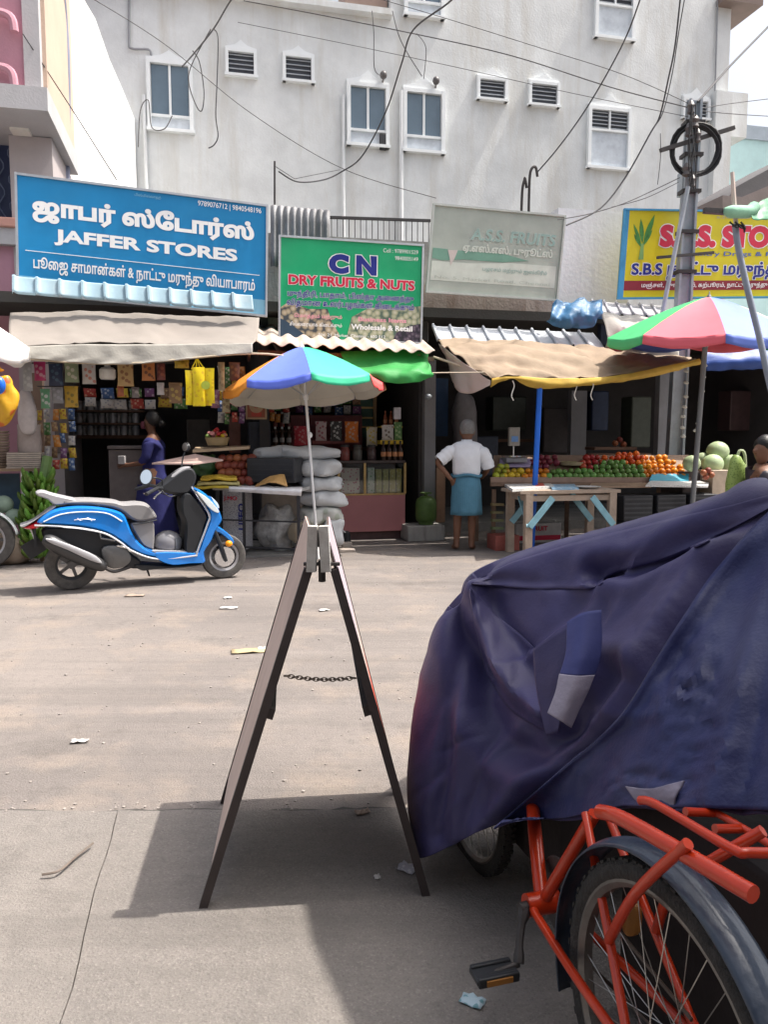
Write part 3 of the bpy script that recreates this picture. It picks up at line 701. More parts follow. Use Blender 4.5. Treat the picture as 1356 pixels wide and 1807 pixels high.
part(t, 'valance', mb, M('off_white_canvas', (.36, .345, .31), .85, .08), solid=.005)
mb = MB(); mb.tube(crom([F(28, 632, -1.18), F(215, 642, -1.18), F(446, 624, -1.18), F(560, 640, -1.0)], 6), .012, 6); part(t, 'rope', mb, M('jute_rope', (.45, .38, .28), .9))
for px in (40, 440):
    mb = MB(); c = F(px, 622, -1.12); mb.tube([c, F(px, 690, -.4) + ZV * .35, ], .018, 6); part(t, 'strut', mb, m_iron)

m_gtarp = M('green_plastic_tarp', (.018, .25, .045), .65, .2, 4, .1, 30, spec=.5)
net = [[F(600, 622, -.55), F(680, 618, -.55), F(748, 620, -.55), F(757, 632, -.5)],
       [F(612, 646, -.72), F(680, 648, -.80), F(740, 644, -.80), F(760, 650, -.75)],
       [F(640, 657, -.98), F(690, 655, -1.02), F(735, 652, -1.02), F(765, 661, -1.05)],
       [F(668, 670, -1.0), F(700, 677, -1.04), F(738, 674, -1.06), F(763, 664, -1.06)]]
mb = net_surface(net, 12, 8, .014, 5.0, 5, fold=lambda s, q, p: .016 * math.sin(s * 17 + q * 5) * (.3 + q) + .010 * math.sin(q * 14 + s * 4))
single('green_tarp', mb, m_gtarp, 'bright green plastic tarp stretched under the tan roof beside the umbrella', 'tarp', solid=.004)

m_ttarp = M('tan_tarp', (.26, .195, .135), .8, .12, 4, .15, 30, dirt=(.30, .22, .16), dscale=3, damt=.55)
net = [[F(772, 602, -.35), F(860, 600, -.35), F(960, 606, -.35), F(1060, 612, -.35), F(1130, 618, -.3), F(1220, 632, -.3)],
       [F(790, 615, -.7), F(880, 618, -.75), F(970, 622, -.75), F(1070, 630, -.7), F(1140, 634, -.6), F(1226, 634, -.5)],
       [F(822, 640, -1.0), F(890, 642, -1.1), F(980, 646, -1.1), F(1075, 648, -1.05), F(1150, 642, -.9), F(1228, 635, -.7)],
       [F(868, 668, -1.25), F(905, 664, -1.35), F(985, 668, -1.35), F(1080, 664, -1.3), F(1165, 648, -1.1), F(1230, 634, -.85)]]
mb = net_surface(net, 12, 10, .05, 3.2, 9, fold=lambda s, q, p: .022 * math.sin(q * 23 + 3 * math.sin(s * 9)) * (1 - s * .5))
t = thing('tan_awning', 'creased tan tarp awning over the fruit display with yellow hem', 'awning', F(1000, 670, -1.2))
part(t, 'tarp', mb, m_ttarp, solid=.005)
m_ytarp = M('yellow_tarp_hem', (.55, .36, .06), .7, .15, 5, .1)
net = [[F(868, 668, -1.25), F(905, 664, -1.35), F(985, 668, -1.36), F(1080, 664, -1.31), F(1165, 648, -1.11), F(1235, 633, -.86)],
       [F(868, 675, -1.27), F(905, 668, -1.36), F(985, 680, -1.38), F(1080, 672, -1.33), F(1165, 656, -1.12), F(1238, 638, -.87)],
       [F(866, 684, -1.2), F(905, 668, -1.3), F(950, 686, -1.3), F(1080, 676, -1.25), F(1165, 662, -1.05), F(1238, 642, -.8)]]
mb = net_surface(net, 10, 5, .015, 6, 3); part(t, 'hem', mb, m_ytarp, solid=.004)
net = [[F(775, 606, -.4), F(790, 618, -.7), F(822, 642, -1.0), F(866, 672, -1.25)],
       [F(790, 640, -.4), F(800, 650, -.7), F(830, 668, -1.0), F(866, 676, -1.25)],
       [F(800, 676, -.5), F(812, 692, -.8), F(835, 694, -1.0), F(864, 680, -1.25)]]
mb = net_surface(net, 8, 6, .02, 5, 6); part(t, 'side_flap', mb, M('pale_tarp', (.50, .42, .38), .8, .1), solid=.004)
mb = MB(); mb.tube([F(766, 630, -.55), F(862, 662, -1.22)], .014, 6); mb.tube([F(764, 658, -1.1), F(860, 657, -1.2)], .006, 5); part(t, 'pole', mb, M('bamboo', (.52, .44, .34), .7))
mb = MB()
for i, px in enumerate((905, 1016, 1045)):
    c = F(px, 672, -1.34); mb.tube(crom([c, c - ZV * .06 + UV * .02, c - ZV * .16 - UV * .01, c - ZV * .22 + UV * .015], 4), .006, 5)
part(t, 'tie_strings', mb, M('white_string', (.7, .68, .62), .9))
t = thing('blue_support_pole', 'bright blue painted pole holding up the tan awning', 'pole', G(944, 960))
p0 = F(953, 684, -1.28); mb = MB(); mb.tube([p0, Vector((F(941, 850, -1.0).x, F(941, 850, -1.0).y, .0))], .032, 10); part(t, 'pole', mb, M('bright_blue_paint', (.01, .13, .62), .4))
mb = MB(); mb.lathe([(.0, 0), (.04, 0), (.04, .03), (.0, .031)], p0 + ZV * -.01, 10); part(t, 'cap', mb, M('bright_blue_paint', (.01, .13, .62)))

# bundled blue plastic and grey sheets on the roof
m_bp = M('blue_plastic', (.035, .13, .26), .5, .25, 6, .2, 20)
net = [[F(975, 538, -.1), F(1005, 532, -.1), F(1040, 528, -.1), F(1062, 532, -.1)], [F(972, 560, -.3), F(1005, 556, -.35), F(1040, 552, -.35), F(1066, 552, -.3)],
       [F(965, 572, -.25), F(1000, 580, -.3), F(1040, 578, -.3), F(1062, 562, -.2)]]
single('blue_plastic_sheet', net_surface(net, 10, 8, .035, 9, 4, fold=lambda s, q, p: .03 * math.sin(s * 15 + q * 4)), m_bp, 'crumpled blue plastic sheet lying on the roof under the white wall', 'sheet', solid=.004)
net = [[F(1060, 548, -.1), F(1100, 556, -.1), F(1130, 560, -.1), F(1195, 566, -.1)], [F(1072, 590, -.35), F(1105, 585, -.4), F(1140, 590, -.4), F(1195, 600, -.3)],
       [F(1068, 612, -.3), F(1105, 620, -.35), F(1150, 632, -.4), F(1200, 645, -.3)]]
single('grey_canvas_flap', net_surface(net, 8, 6, .04, 5, 8), M('grey_canvas', (.36, .35, .32), .85, .1), 'loose grey canvas flap beside the right umbrella', 'canvas', solid=.004)
mb = MB(); fbox(mb, 1062, 555, 1180, 610, .25, .1); single('fascia_board', mb, M('dark_navy', (.03, .035, .06), .8), 'dark fascia board behind the grey canvas flap', 'board')  # one even dark navy colour
net = [[F(1240, 615, -.2), F(1320, 612, -.2), F(1420, 610, -.2)], [F(1245, 640, -.35), F(1320, 636, -.4), F(1420, 632, -.4)], [F(1248, 655, -.3), F(1320, 652, -.3), F(1420, 650, -.3)]]
single('blue_tarp', net_surface(net, 10, 6, .03, 5, 11), M('deep_blue_tarp', (.015, .06, .27), .5, .15, 5, .1), 'deep blue tarp hanging under the right umbrella', 'tarp', solid=.004)

# ------------------------------------------------------------------ umbrellas
def umbrella(name, label, apex, base, rad, drop, off, cols, val=.12, lining=None, pole_mat=None, pole_r=.016, n=8):
    ax = (apex - base).normalized(); s1 = ax.cross(YV).normalized(); s2 = ax.cross(s1).normalized()
    if s1.x < 0: s1 = -s1
    if s2.y < 0: s2 = -s2
    t = thing(name, label, 'umbrella', base)
    def pt(a, q, dz=0): 
        return apex + (s1 * math.cos(a) + s2 * math.sin(a)) * (rad * q) + ax * (-drop * (q ** 1.3) + dz)
    st = 2 * math.pi / n; lin = MB()
    for i in range(n):
        a0 = off + i * st; rows = []; vr = []
        for j in range(9):
            q = j / 8; row = []
            for k in range(9):
                s = k / 8; p0 = pt(a0, q); p1 = pt(a0 + st, q); row.append(p0.lerp(p1, s) - ax * (.035 * q * math.sin(math.pi * s)) + ax * .004 * noise.noise(p0.lerp(p1, s) * 9))
            rows.append(row)
        mb = MB(); mb.grid(rows); pn = part(t, 'panel', mb, cols[i % len(cols)], smooth=2, weld=True)
        if lining: lin.grid([[p - ax * .008 for p in r] for r in rows])
        rim = rows[-1]
        out = ((rim[4] - apex) - ax * (rim[4] - apex).dot(ax)).normalized()
        for j in range(4):
            q = j / 3; vr.append([p - ax * (val * q * (.82 + .18 * math.sin(math.pi * k / 8))) + out * (.014 * q * math.sin(k * 2.2 + i) + .01 * q) for k, p in enumerate(rim)])
        mb = MB(); mb.grid(vr); part(t, 'valance', mb, cols[i % len(cols)], solid=.002)
        if lining: lin.grid([[p - out * .006 for p in r] for r in vr])
        mb = MB(); mb.tube([pt(a0, q / 6, -.014) for q in range(1, 7)], .004, 5); part(t, 'rib', mb, m_alu)
        mb = MB(); mb.tube([pt(a0, .52, -.02), apex - ax * (drop + .12)], .004, 5); part(t, 'stretcher', mb, m_alu)
    if lining: part(t, 'lining', lin, lining)
    mb = MB(); mb.tube([base, apex - ax * .01], pole_r, 10); part(t, 'pole', mb, pole_mat)
    mb = MB(); mb.lathe([(.03, -.01), (.022, .015), (.008, .03), (.006, .055), (0.001, .06)], apex, 10, (s1, s2, ax)); part(t, 'finial', mb, pole_mat)
    mb = MB(); c = apex - ax * (drop + .12); mb.lathe([(.02, -.03), (.028, -.03), (.028, .03), (.02, .03)], c, 10, (s1, s2, ax)); part(t, 'runner', mb, pole_mat)
    return t
cl = lambda n_, c: M(n_, c, .6, .06, 4, .05, 60)
u_or, u_bl, u_gr, u_rd = cl('umbrella_orange', (.78, .30, .04)), cl('umbrella_blue', (.11, .17, .68)), cl('umbrella_green', (.04, .50, .28)), cl('umbrella_red', (.72, .10, .10))
m_cream = M('cream_lining', (.62, .58, .50), .8, .05)
m_wpole = M('white_painted_pole', (.78, .78, .78), .4, .05)
b1 = G(562, 986)
umb1 = umbrella('market_umbrella', 'orange, blue and green market umbrella on a white pole above the white sacks', D(533, 612, 8.8), b1, .895, .44, R(-80), [u_gr, u_rd, u_or, u_bl, u_gr, u_rd, u_or, u_bl], .10, m_cream, m_wpole)
p = D(547, 768, 8.72); mb = MB(); mb.blob(p, (.03, .03, .035)); part(umb1, 'clamp', mb, m_wpole)
m_gpole = M('grey_steel_pole', (.20, .21, .22), .5, .1, metal=.3)
u2g, u2p, u2b, u2y = cl('umbrella_leaf_green', (.06, .44, .16)), cl('umbrella_pink_red', (.72, .13, .17)), cl('umbrella_sky_blue', (.12, .19, .58)), cl('umbrella_cream', (.74, .70, .52))
umbrella('market_umbrella', 'pink, blue and green market umbrella over the melon stall', D(1252, 524, 9.2), Vector((3.72, 9.45, 0)), 1.10, .46, R(-102), [u2b, u2y, u2g, u2p, u2b, u2p, u2g, u2p], .12, None, m_gpole, .03)
m_wc = M('white_umbrella_cloth', (.82, .81, .79), .7, .04)
umbrella('market_umbrella', 'white umbrella cut off by the left edge above the plastic bags', D(-142, 500, 7.4), D(-165, 1000, 7.4) * 1.0, .95, .46, R(-70), [m_wc], .16, m_wc, m_gpole, .018)

# ------------------------------------------------------------------ electric pole with its fittings
m_zinc = M('galvanised_steel', (.36, .40, .44), .5, .15, 5, .1, 30, metal=.35, dirt=(.25, .26, .27), dscale=4)
m_blk = M('black_cable', (.02, .02, .022), .6, .1)
pb = Vector((4.06, 11.0, 0)); ptop = D(1226, 178, 10.75)
ep = thing('electric_pole', 'leaning galvanised steel electric pole with cable coil in front of the yellow board', 'pole', pb)
pd = (ptop - pb).normalized(); ps = pd.cross(YV).normalized(); ps = ps if ps.x > 0 else -ps; pf = pd.cross(ps).normalized()
for s in (-1, 1):
    mb = MB(); mb.bar(pb + ps * (.10 * s), ptop + ps * (.07 * s), .03, .15, pf); part(ep, 'flange', mb, m_zinc)
mb = MB(); mb.bar(pb, ptop, .2, .02, pf); part(ep, 'web', mb, m_zinc)
L_ = (ptop - pb).length
for q in (.52, .62, .71, .80, .88, .95):
    mb = MB(); c = pb.lerp(ptop, q); mb.box(c, (.25, .20, .045), (ps, pf, pd)); part(ep, 'clamp', mb, m_iron)
mb = MB(); c = pb.lerp(ptop, .885); 
ring = [c - pf * -.0 + (ps * math.cos(k * .2618) + pd * math.sin(k * .2618)) * .30 + Vector((0, -.14, 0)) for k in range(24)]
for j in range(6):
    rr = .28 + .012 * j; mb.tube([c + (ps * math.cos(k * .2618) + pd * math.sin(k * .2618)) * (rr + .008 * math.sin(k + j)) + Vector((0, -.12 - .012 * (j % 3), 0)) for k in range(24)], .013, 6, closed=True)
part(ep, 'cable_coil', mb, m_blk)
mb = MB(); mb.bar(D(1166, 266, 10.55), D(1296, 226, 10.75), .05, .05); part(ep, 'crossarm', mb, m_iron)
mb = MB(); mb.bar(D(1160, 455, 10.6), D(1260, 446, 10.8), .035, .035); part(ep, 'crossarm', mb, m_iron)
for (x, y, r_) in ((1212, 300, .08), (1222, 320, .07), (1226, 215, .09), (1216, 230, .07), (1232, 240, .06), (1220, 190, .07)):
    mb = MB(); c = D(x, y, 10.6); mb.lathe([(.02, -.09), (r_ * .7, -.07), (r_ * .5, -.02), (r_ * .75, .02), (r_ * .4, .07), (.01, .09)], c, 10); part(ep, 'insulator', mb, M('dark_insulator', (.10, .09, .09), .4))
mb = MB(); fbox(mb, 1206, 303, 1232, 345, .35, .15); part(ep, 'junction_box', mb, m_zinc, bev=.01)
mb = MB()
for k in range(5): 
    pts = [D(1222 + 3 * math.sin(k * 2) + 4 * math.sin(j * .9 + k), 185 + j * 30, 10.58 - .02 * k) for j in range(6)]; mb.tube(crom(pts, 4), .008, 5)
part(ep, 'loose_cables', mb, m_blk)
# the service pipe strapped to it
mb = MB(); mb.tube([D(1215, 330, 10.5), D(1168, 560, 10.55), D(1162, 640, 10.55)], .03, 8); part(ep, 'conduit', mb, m_zinc)

# ------------------------------------------------------------------ overhead cables
m_wire = M('hazed_cable', (.07, .07, .075), .7)  # greyer than black cable, haze put into the colour
def cable(label, pts, r=.012, mat=None):
    P = crom([D(*q) if len(q) == 3 else F(q[0], q[1], q[3]) for q in pts], 8)
    single('overhead_cable', MB().tube(P, r * .66, 6), mat or m_wire, label, 'cable', group='overhead cables')
cable('thick black cable sagging down between the two middle windows', [(815, -40, 9.0), (798, 0, 9.3), (730, 53, 10), (709, 113, 10.5), (681, 198, 11), (640, 275, 11.3), (604, 303, 11.5), (570, 318, 11.4), (525, 321, 11.2), (492, 303, 11)], .016)
cable('cable running from the hooked pipe steeply up right past the louvred window', [(949, 304, 11.4), (985, 262, 11.2), (1030, 200, 11), (1075, 125, 10.6), (1110, 55, 10.2), (1140, -30, 9.8)], .014)
cable('knotted cable pair falling from the top edge left of the pole', [(1203, -20, 10), (1192, 80, 10.2), (1180, 140, 10.4), (1165, 205, 10.6), (1148, 236, 10.6), (1105, 312, 10.7), (1060, 368, 10.6), (1000, 398, 10.4)], .016)
cable('second strand beside the knotted pair left of the pole', [(1212, -20, 10), (1198, 60, 10.2), (1187, 130, 10.4), (1170, 200, 10.5), (1152, 228, 10.5)], .010)
cable('cable rising from the pole top to the upper right sky', [(1232, 180, 10.7), (1290, 116, 11.6), (1356, 48, 12.5), (1420, -20, 13.4)], .022)
cable('long thin cable across the grey wall above the small vents, upper one', [(430, 2, 12.5), (560, 26, 12.2), (730, 60, 11.8), (900, 98, 11.4), (1080, 155, 11), (1222, 192, 10.7)], .011)
cable('long thin cable across the grey wall, lower one', [(420, 40, 12.5), (600, 76, 12.1), (800, 118, 11.7), (1010, 165, 11.2), (1222, 208, 10.7)], .006)
cable('faint thin cable from the top edge across to the pole', [(640, -10, 12.5), (790, 34, 12.1), (950, 84, 11.6), (1100, 132, 11.1), (1222, 186, 10.7)], .007)
cable('thin diagonal cable from the left top corner down over the wall', [(150, -10, 11), (290, 78, 11.3), (440, 198, 11.6), (605, 298, 11.8), (770, 350, 12)], .008)
cable('short taut cable crossing the sunlit side wall', [(40, 60, 9.4), (125, 190, 10), (206, 318, 10.2)], .010)
cable('looped cable hanging left of the tall left window', [(244, 260, 14.5), (248, 195, 14.6), (262, 178, 14.7), (268, 225, 14.6), (290, 228, 14.5), (304, 205, 14.6)], .014)
cable('cable coming down from the top edge to the tall left window', [(425, -20, 12), (405, 5, 12.3), (378, 50, 13), (345, 92, 13.8), (322, 118, 14.5)], .02)
cable('long narrow cable loop right of the tall left window', [(340, 90, 13.9), (352, 110, 14), (360, 160, 14), (357, 194, 14), (348, 190, 14), (334, 150, 14), (338, 116, 14), (372, 52, 13.4)], .014)
cable('dangling cut cable with curled end between left windows', [(378, 52, 13), (385, 70, 13), (383, 150, 13), (381, 205, 13), (385, 240, 13), (378, 256, 13), (368, 262, 13)], .015)
cable('thin cable dropping from the wall to the louvred window', [(736, 60, 12), (752, 86, 12.4), (748, 140, 13)], .008)
cable('cable hanging down between the middle windows and roof line', [(657, 20, 14), (660, 60, 14), (661, 120, 14.2), (672, 134, 15)], .012)
cable('cable slanting from roof line to the right middle window', [(693, 20, 14), (703, 60, 14), (718, 92, 14.4), (745, 135, 15)], .012)
cable('cable from the pole down to the faded fruit board', [(1200, 314, 10.6), (1150, 338, 10.5), (1100, 360, 10.4), (1040, 378, 10.3), (985, 388, 10.2)], .009)
cable('lower thin cable between pole and white wall block', [(1198, 322, 10.6), (1140, 350, 10.5), (1080, 366, 10.5)], .007)
cable('upper of two thin cables leaving the pole to the right', [(1236, 192, 10.7), (1300, 182, 11.3), (1400, 170, 12)], .008)
cable('lower of two thin cables leaving the pole to the right', [(1236, 196, 10.7), (1300, 202, 11.3), (1400, 208, 12)], .008)
cable('straight dangling wire left of the pole', [(1166, 236, 10.6), (1166, 280, 10.6), (1161, 326, 10.6)], .007)
mb = MB(); mb.tube([F(485, 285, .6), F(485, 420, .6)], .014, 6); single('antenna_rod', mb, m_iron, 'thin upright rod behind the blue board and the grey sheet', 'rod')
mb = MB(); mb.tube([F(486, 294, .62), F(520, 316, 2.0), F(600, 300, 4)], .005, 5); single('overhead_cable', mb, m_blk, 'short thin wire running from the upright rod', 'cable', group='overhead cables')

# leaning pole and green tarp bundle at the right edge
lp = thing('leaning_pole', 'bent grey pipe leaning in front of the yellow board at the right edge', 'pole', G(1452, 1030))
mb = MB(); mb.tube(crom([D(1298, 396, 7.2), D(1304, 440, 7.2), D(1322, 520, 7.15), D(1342, 600, 7.1), D(1362, 690, 7.05), D(1400, 830, 7), D(1452, 1030, 6.98)], 6), .028, 10); part(lp, 'pipe', mb, M('blue_grey_pipe_paint', (.22, .25, .31), .5))
mb = MB(); mb.tube([D(1293, 305, 7.25), D(1297, 372, 7.2), D(1300, 400, 7.2)], [.018, .022, .02], 8); part(lp, 'stick', mb, M('pale_wood', (.55, .45, .40), .8))
mb = MB(); 
for k in range(5): mb.tube([D(1288 + k * 5, 392 + (k % 2) * 8, 7.16), D(1300 + k * 4, 402 - (k % 2) * 6, 7.14), D(1314, 398 + k * 3, 7.18)], .008, 5)
part(lp, 'rope_binding', mb, m_blk)
gt = thing('green_tarp_roll', 'green tarp rolled on a dark rod at the right edge', 'tarp', D(1300, 375, 7.2))
mb = MB(); mb.bar(D(1243, 372, 7.1), D(1300, 376, 7.15), .045, .045); part(gt, 'rod', mb, m_iron)
mb = MB(); mb.tube(crom([D(1278, 372, 7.1), D(1290, 374, 7.12), D(1305, 374, 7.15), D(1322, 374, 7.2), D(1332, 366, 7.25)], 5), [.02 + .035 * math.sin(min(1, i / 6) * 1.5) for i in range(21)], 10); part(gt, 'roll', mb, M('pale_green_cloth', (.25, .48, .34), .8, .2))
net = [[D(1322, 372, 7.2), D(1345, 355, 7.4), D(1400, 325, 7.8)], [D(1326, 382, 7.15), D(1350, 372, 7.3), D(1400, 355, 7.6)], [D(1328, 388, 7.1), D(1350, 388, 7.2), D(1400, 390, 7.4)]]
part(gt, 'sheet', net_surface(net, 8, 6, .02, 6, 3), M('dark_green_tarp', (.015, .17, .07), .5, .2, 5, .1), solid=.004)

# ------------------------------------------------------------------ blue scooter (side outline measured on the photo crop)
SR, SF = G(128, 1040), G(395, 1020); hd = (SF - SR); WB = hd.length; hd.normalize(); lat = Vector((hd.y, -hd.x, 0)); K = WB / 755
def S(cx, cy, l=0.0): return SR + hd * ((cx - 365) * K) + ZV * ((793 - (cx - 365) * .0728 - cy) * K) + lat * l
sco = thing('motor_scooter', 'bright blue motor scooter with grey seat parked at the roadside', 'scooter', (SR + SF) / 2)
def inset(P, d):
    A = sum(P[i - 1][0] * P[i][1] - P[i][0] * P[i - 1][1] for i in range(len(P))); s = 1 if A > 0 else -1; Q = []
    for i in range(len(P)):
        d1 = (Vector(P[i]) - Vector(P[i - 1])).normalized(); d2 = (Vector(P[(i + 1) % len(P)]) - Vector(P[i])).normalized()
        m = Vector((-d1.y - d2.y, d1.x + d2.x)); m = m.normalized() if m.length > 1e-6 else m
        Q.append((P[i][0] + m.x * d * s, P[i][1] + m.y * d * s))
    return Q
def dense(P, n=3):
    P3 = [Vector((p[0], p[1], 0)) for p in P]; out = []; N_ = len(P3)
    for i in range(N_):
        p0, p1, p2, p3 = P3[i - 1], P3[i], P3[(i + 1) % N_], P3[(i + 2) % N_]
        for k in range(n):
            t = k / n; q = .5 * ((2 * p1) + (p2 - p0) * t + (2 * p0 - 5 * p1 + 4 * p2 - p3) * t * t + (3 * p1 - p0 - 3 * p2 + p3) * t ** 3); out.append((q.x, q.y))
    return out
def shell(P, hw, ins=9, off=0.0, n=3, f=S):
    P = dense(P, n); mb = MB(); rows = []
    for l, d in ((-hw, ins), (-hw * .8, ins * .25), (0, 0), (hw * .8, ins * .25), (hw, ins)):
        rows.append([f(x, y, l + off) for x, y in (inset(P, d) if d else P)])
    b = len(mb.v); mb.grid(rows, True); m = len(P)
    for r, flip in ((0, 1), (4, 0)):
        tri = tessellate_polygon([rows[r]]); mb.f += [tuple(r * m + i for i in (reversed(q) if flip else q)) for q in tri]
    return mb
m_sblue = M('scooter_blue', (.008, .20, .66), .22, .03, 2, .0, coat=.7, spec=.5, dirt=(.06, .20, .48), dscale=5, damt=.35)
m_vinyl = M('grey_vinyl', (.23, .225, .23), .55, .06, 8, .05, 80)
m_chrome = M('chrome_trim', (.72, .73, .75), .18, .03, metal=.9, bump=0)
m_silver = M('silver_plastic', (.42, .42, .44), .45, .04, metal=.3, bump=0)
m_bplast = M('black_plastic', (.022, .024, .028), .45, .1, bump=.05)
m_rubber = M('dusty_tyre', (.085, .08, .076), .85, .2, 20, .3, 90, dirt=(.22, .20, .18), dscale=6, damt=.6)
m_tail = M('tail_lamp_red', (.50, .01, .02), .2, coat=.5, bump=0)
m_amber = M('amber_lens', (.85, .30, .01), .25, bump=0)
m_white_p = M('white_paint_panel', (.74, .80, .82), .3, bump=0)
body = [(215, 462), (250, 415), (300, 385), (380, 368), (470, 366), (560, 378), (612, 402), (634, 450), (655, 505), (700, 560), (770, 592), (775, 622), (705, 612), (640, 580), (590, 540), (520, 498), (420, 476), (320, 468)]
bo = part(sco, 'side_panel', shell(body, .17, 14), m_sblue, weld=True)
mb = MB(); mb.tube(crom([S(205, 468, .165), S(320, 470, .178), (S(420, 478, .178)), S(520, 500, .178), S(590, 542, .178), S(645, 585, .172), S(770, 625, .16), S(965, 603, .17)], 5), .009, 6); part(bo, 'trim', mb, m_chrome)
mb = MB(); mb.tube(crom([S(245, 450, .168), S(320, 412, .176), S(420, 396, .178), S(530, 400, .178), S(600, 438, .176)], 5), .006, 6); part(bo, 'trim', mb, m_white_p)
mb = MB(); mb.tube(crom([S(380, 437, .181), S(420, 430, .182), S(475, 433, .181)], 4), .004, 5); mb.tube(crom([S(395, 428, .181), S(410, 437, .182), S(440, 425, .181), S(460, 438, .181)], 4), .003, 5); part(bo, 'emblem', mb, m_chrome)
part(sco, 'floorboard', shell([(755, 588), (960, 588), (985, 598), (1003, 645), (930, 652), (840, 660), (770, 634)], .17, 8), m_sblue, weld=True)
part(sco, 'floor_mat', shell([(745, 582), (965, 585), (965, 598), (760, 600)], .15, 3), m_silver, weld=True)
apron = [(950, 255), (975, 295), (1005, 340), (1032, 392), (1022, 440), (997, 500), (976, 560), (962, 605), (985, 650), (1012, 640), (1008, 590), (1042, 540), (1068, 480), (1102, 425), (1097, 388), (1078, 345), (1045, 305), (995, 265)]
ap = part(sco, 'leg_shield', shell(apron, .16, 12), m_sblue, weld=True)
mb = MB(); mb.tube(crom([S(948, 252, .13), S(975, 296, .15), S(1030, 390, .165), S(1020, 442, .168), S(974, 560, .168), S(960, 605, .168)], 6), .010, 7); part(ap, 'trim', mb, m_chrome)
part(ap, 'white_inlay', shell([(965, 272), (1010, 292), (1052, 328), (1085, 372), (1070, 382), (1035, 362), (1000, 322)], .12, 4, .055), m_white_p, weld=True)
part(ap, 'headlamp', shell([(1050, 300), (1085, 330), (1095, 360), (1075, 350)], .09, 3), m_white_p, weld=True)
part(sco, 'inner_shield', shell([(900, 298), (945, 288), (1022, 390), (1012, 450), (963, 590), (905, 590), (912, 450), (892, 380)], .155, 10), m_bplast, weld=True)
part(sco, 'handlebar_cover', shell([(785, 262), (830, 220), (900, 165), (950, 152), (978, 190), (965, 250), (930, 292), (860, 297), (810, 287)], .13, 14), m_bplast, weld=True)
part(sco, 'visor', shell([(848, 208), (905, 162), (948, 150), (930, 172), (880, 205)], .10, 4, .02), m_silver, weld=True)
for s in (1, -1):
    mb = MB(); mb.tube([S(800, 268, .12 * s), S(770, 264, .22 * s), S(705, 292, .36 * s)], .017, 8); part(sco, 'grip', mb, m_bplast)
    mb = MB(); mb.tube([S(800, 280, .14 * s), S(765, 300, .22 * s), S(745, 312, .32 * s)], .008, 6); part(sco, 'brake_lever', mb, m_chrome)
    if s > 0: pts = [S(800, 250, .14), S(795, 225, .2), S(770, 215, .26), S(745, 212, .28)]; c = S(712, 212, .30); nrm_ = (Vector((.1, -1, .55))).normalized()
    else: pts = [S(925, 160, -.14), S(938, 110, -.18), S(950, 80, -.2)]; c = S(960, 50, -.2); nrm_ = Vector((-.75, -.6, .1)).normalized()
    mb = MB(); mb.tube(crom(pts, 4), .007, 6); mr = part(sco, 'mirror', mb, m_bplast)
    a_, b_ = frame_of(nrm_); 
    mb = MB(); mb.lathe([(.0, -.02), (.05, -.018), (.075, 0), (.075, .01), (.0, .012)], c, 18, (a_, b_, nrm_), .72 if s > 0 else .95, 1.05 if s > 0 else .6); part(mr, 'housing', mb, m_bplast)
    mb = MB(); mb.lathe([(.0, 0), (.066, 0), (.066, .003), (0, .003)], c + nrm_ * .0115, 18, (a_, b_, nrm_), .72 if s > 0 else .95, 1.05 if s > 0 else .6); part(mr, 'glass', mb, M('mirror_glass', (.75, .82, .84), .06, .02, metal=1, bump=0))
st = part(sco, 'seat', shell([(330, 348), (420, 332), (560, 334), (610, 346), (680, 340), (732, 350), (766, 390), (774, 418), (745, 434), (690, 444), (645, 430), (605, 398), (560, 380), (470, 370), (400, 370), (350, 368)], .14, 16), m_vinyl, weld=True)
mb = MB(); mb.tube([S(655, 452, .135), S(700, 446, .138), S(770, 428, .13)], .006, 5); part(st, 'piping', mb, m_bplast)
part(sco, 'grab_rail', shell([(216, 314), (246, 303), (300, 318), (420, 342), (505, 356), (490, 367), (380, 364), (300, 373), (265, 346), (225, 332)], .13, 9), m_silver, weld=True)
part(sco, 'seat_front', shell([(648, 448), (745, 436), (762, 470), (757, 560), (747, 582), (700, 562), (662, 500)], .12, 10), m_vinyl, weld=True)
tl = part(sco, 'tail_lamp', shell([(150, 482), (205, 458), (238, 428), (240, 468), (215, 490), (175, 494)], .11, 8), m_tail, weld=True)
part(tl, 'surround', shell([(142, 474), (200, 448), (290, 376), (300, 384), (240, 425), (205, 452), (160, 482)], .12, 3), m_silver, weld=True)
mb = MB(); mb.box(S(205, 530, 0), (.02, .2, .18), (hd, lat, ZV)); mb.bar(S(160, 612, .02), S(235, 560, .02), .02, .14); part(sco, 'rear_mudguard', mb, m_bplast)
part(sco, 'engine', shell([(250, 482), (420, 482), (520, 508), (600, 548), (640, 600), (690, 642), (670, 682), (600, 672), (540, 652), (480, 640), (400, 610), (300, 570), (245, 540)], .10, 10), m_bplast, weld=True)
part(sco, 'crankcase', shell([(500, 580), (560, 560), (620, 580), (640, 630), (600, 670), (530, 670)], .03, 6, .12), M('grey_cast_metal', (.16, .16, .16), .5, metal=.6), weld=True)
mb = MB(); mb.tube([S(495, 490, .15), S(500, 525, .15), S(565, 535, .15), S(570, 515, .15)], .010, 6); mb.tube([S(575, 560, .15), S(630, 572, .15)], .010, 6); part(sco, 'footrest_bracket', mb, m_chrome)
mb = MB(); mb.tube(crom([S(240, 528, .2), S(275, 545, .2), S(340, 585, .2), S(420, 622, .2), S(490, 655, .19), S(512, 668, .18)], 4), [.03 + .035 * math.sin(min(1, i / 5) * 1.57) - .03 * max(0, (i - 14) / 6) for i in range(21)], 14); mf = part(sco, 'muffler', mb, M('dark_muffler', (.06, .06, .062), .4, metal=.5))
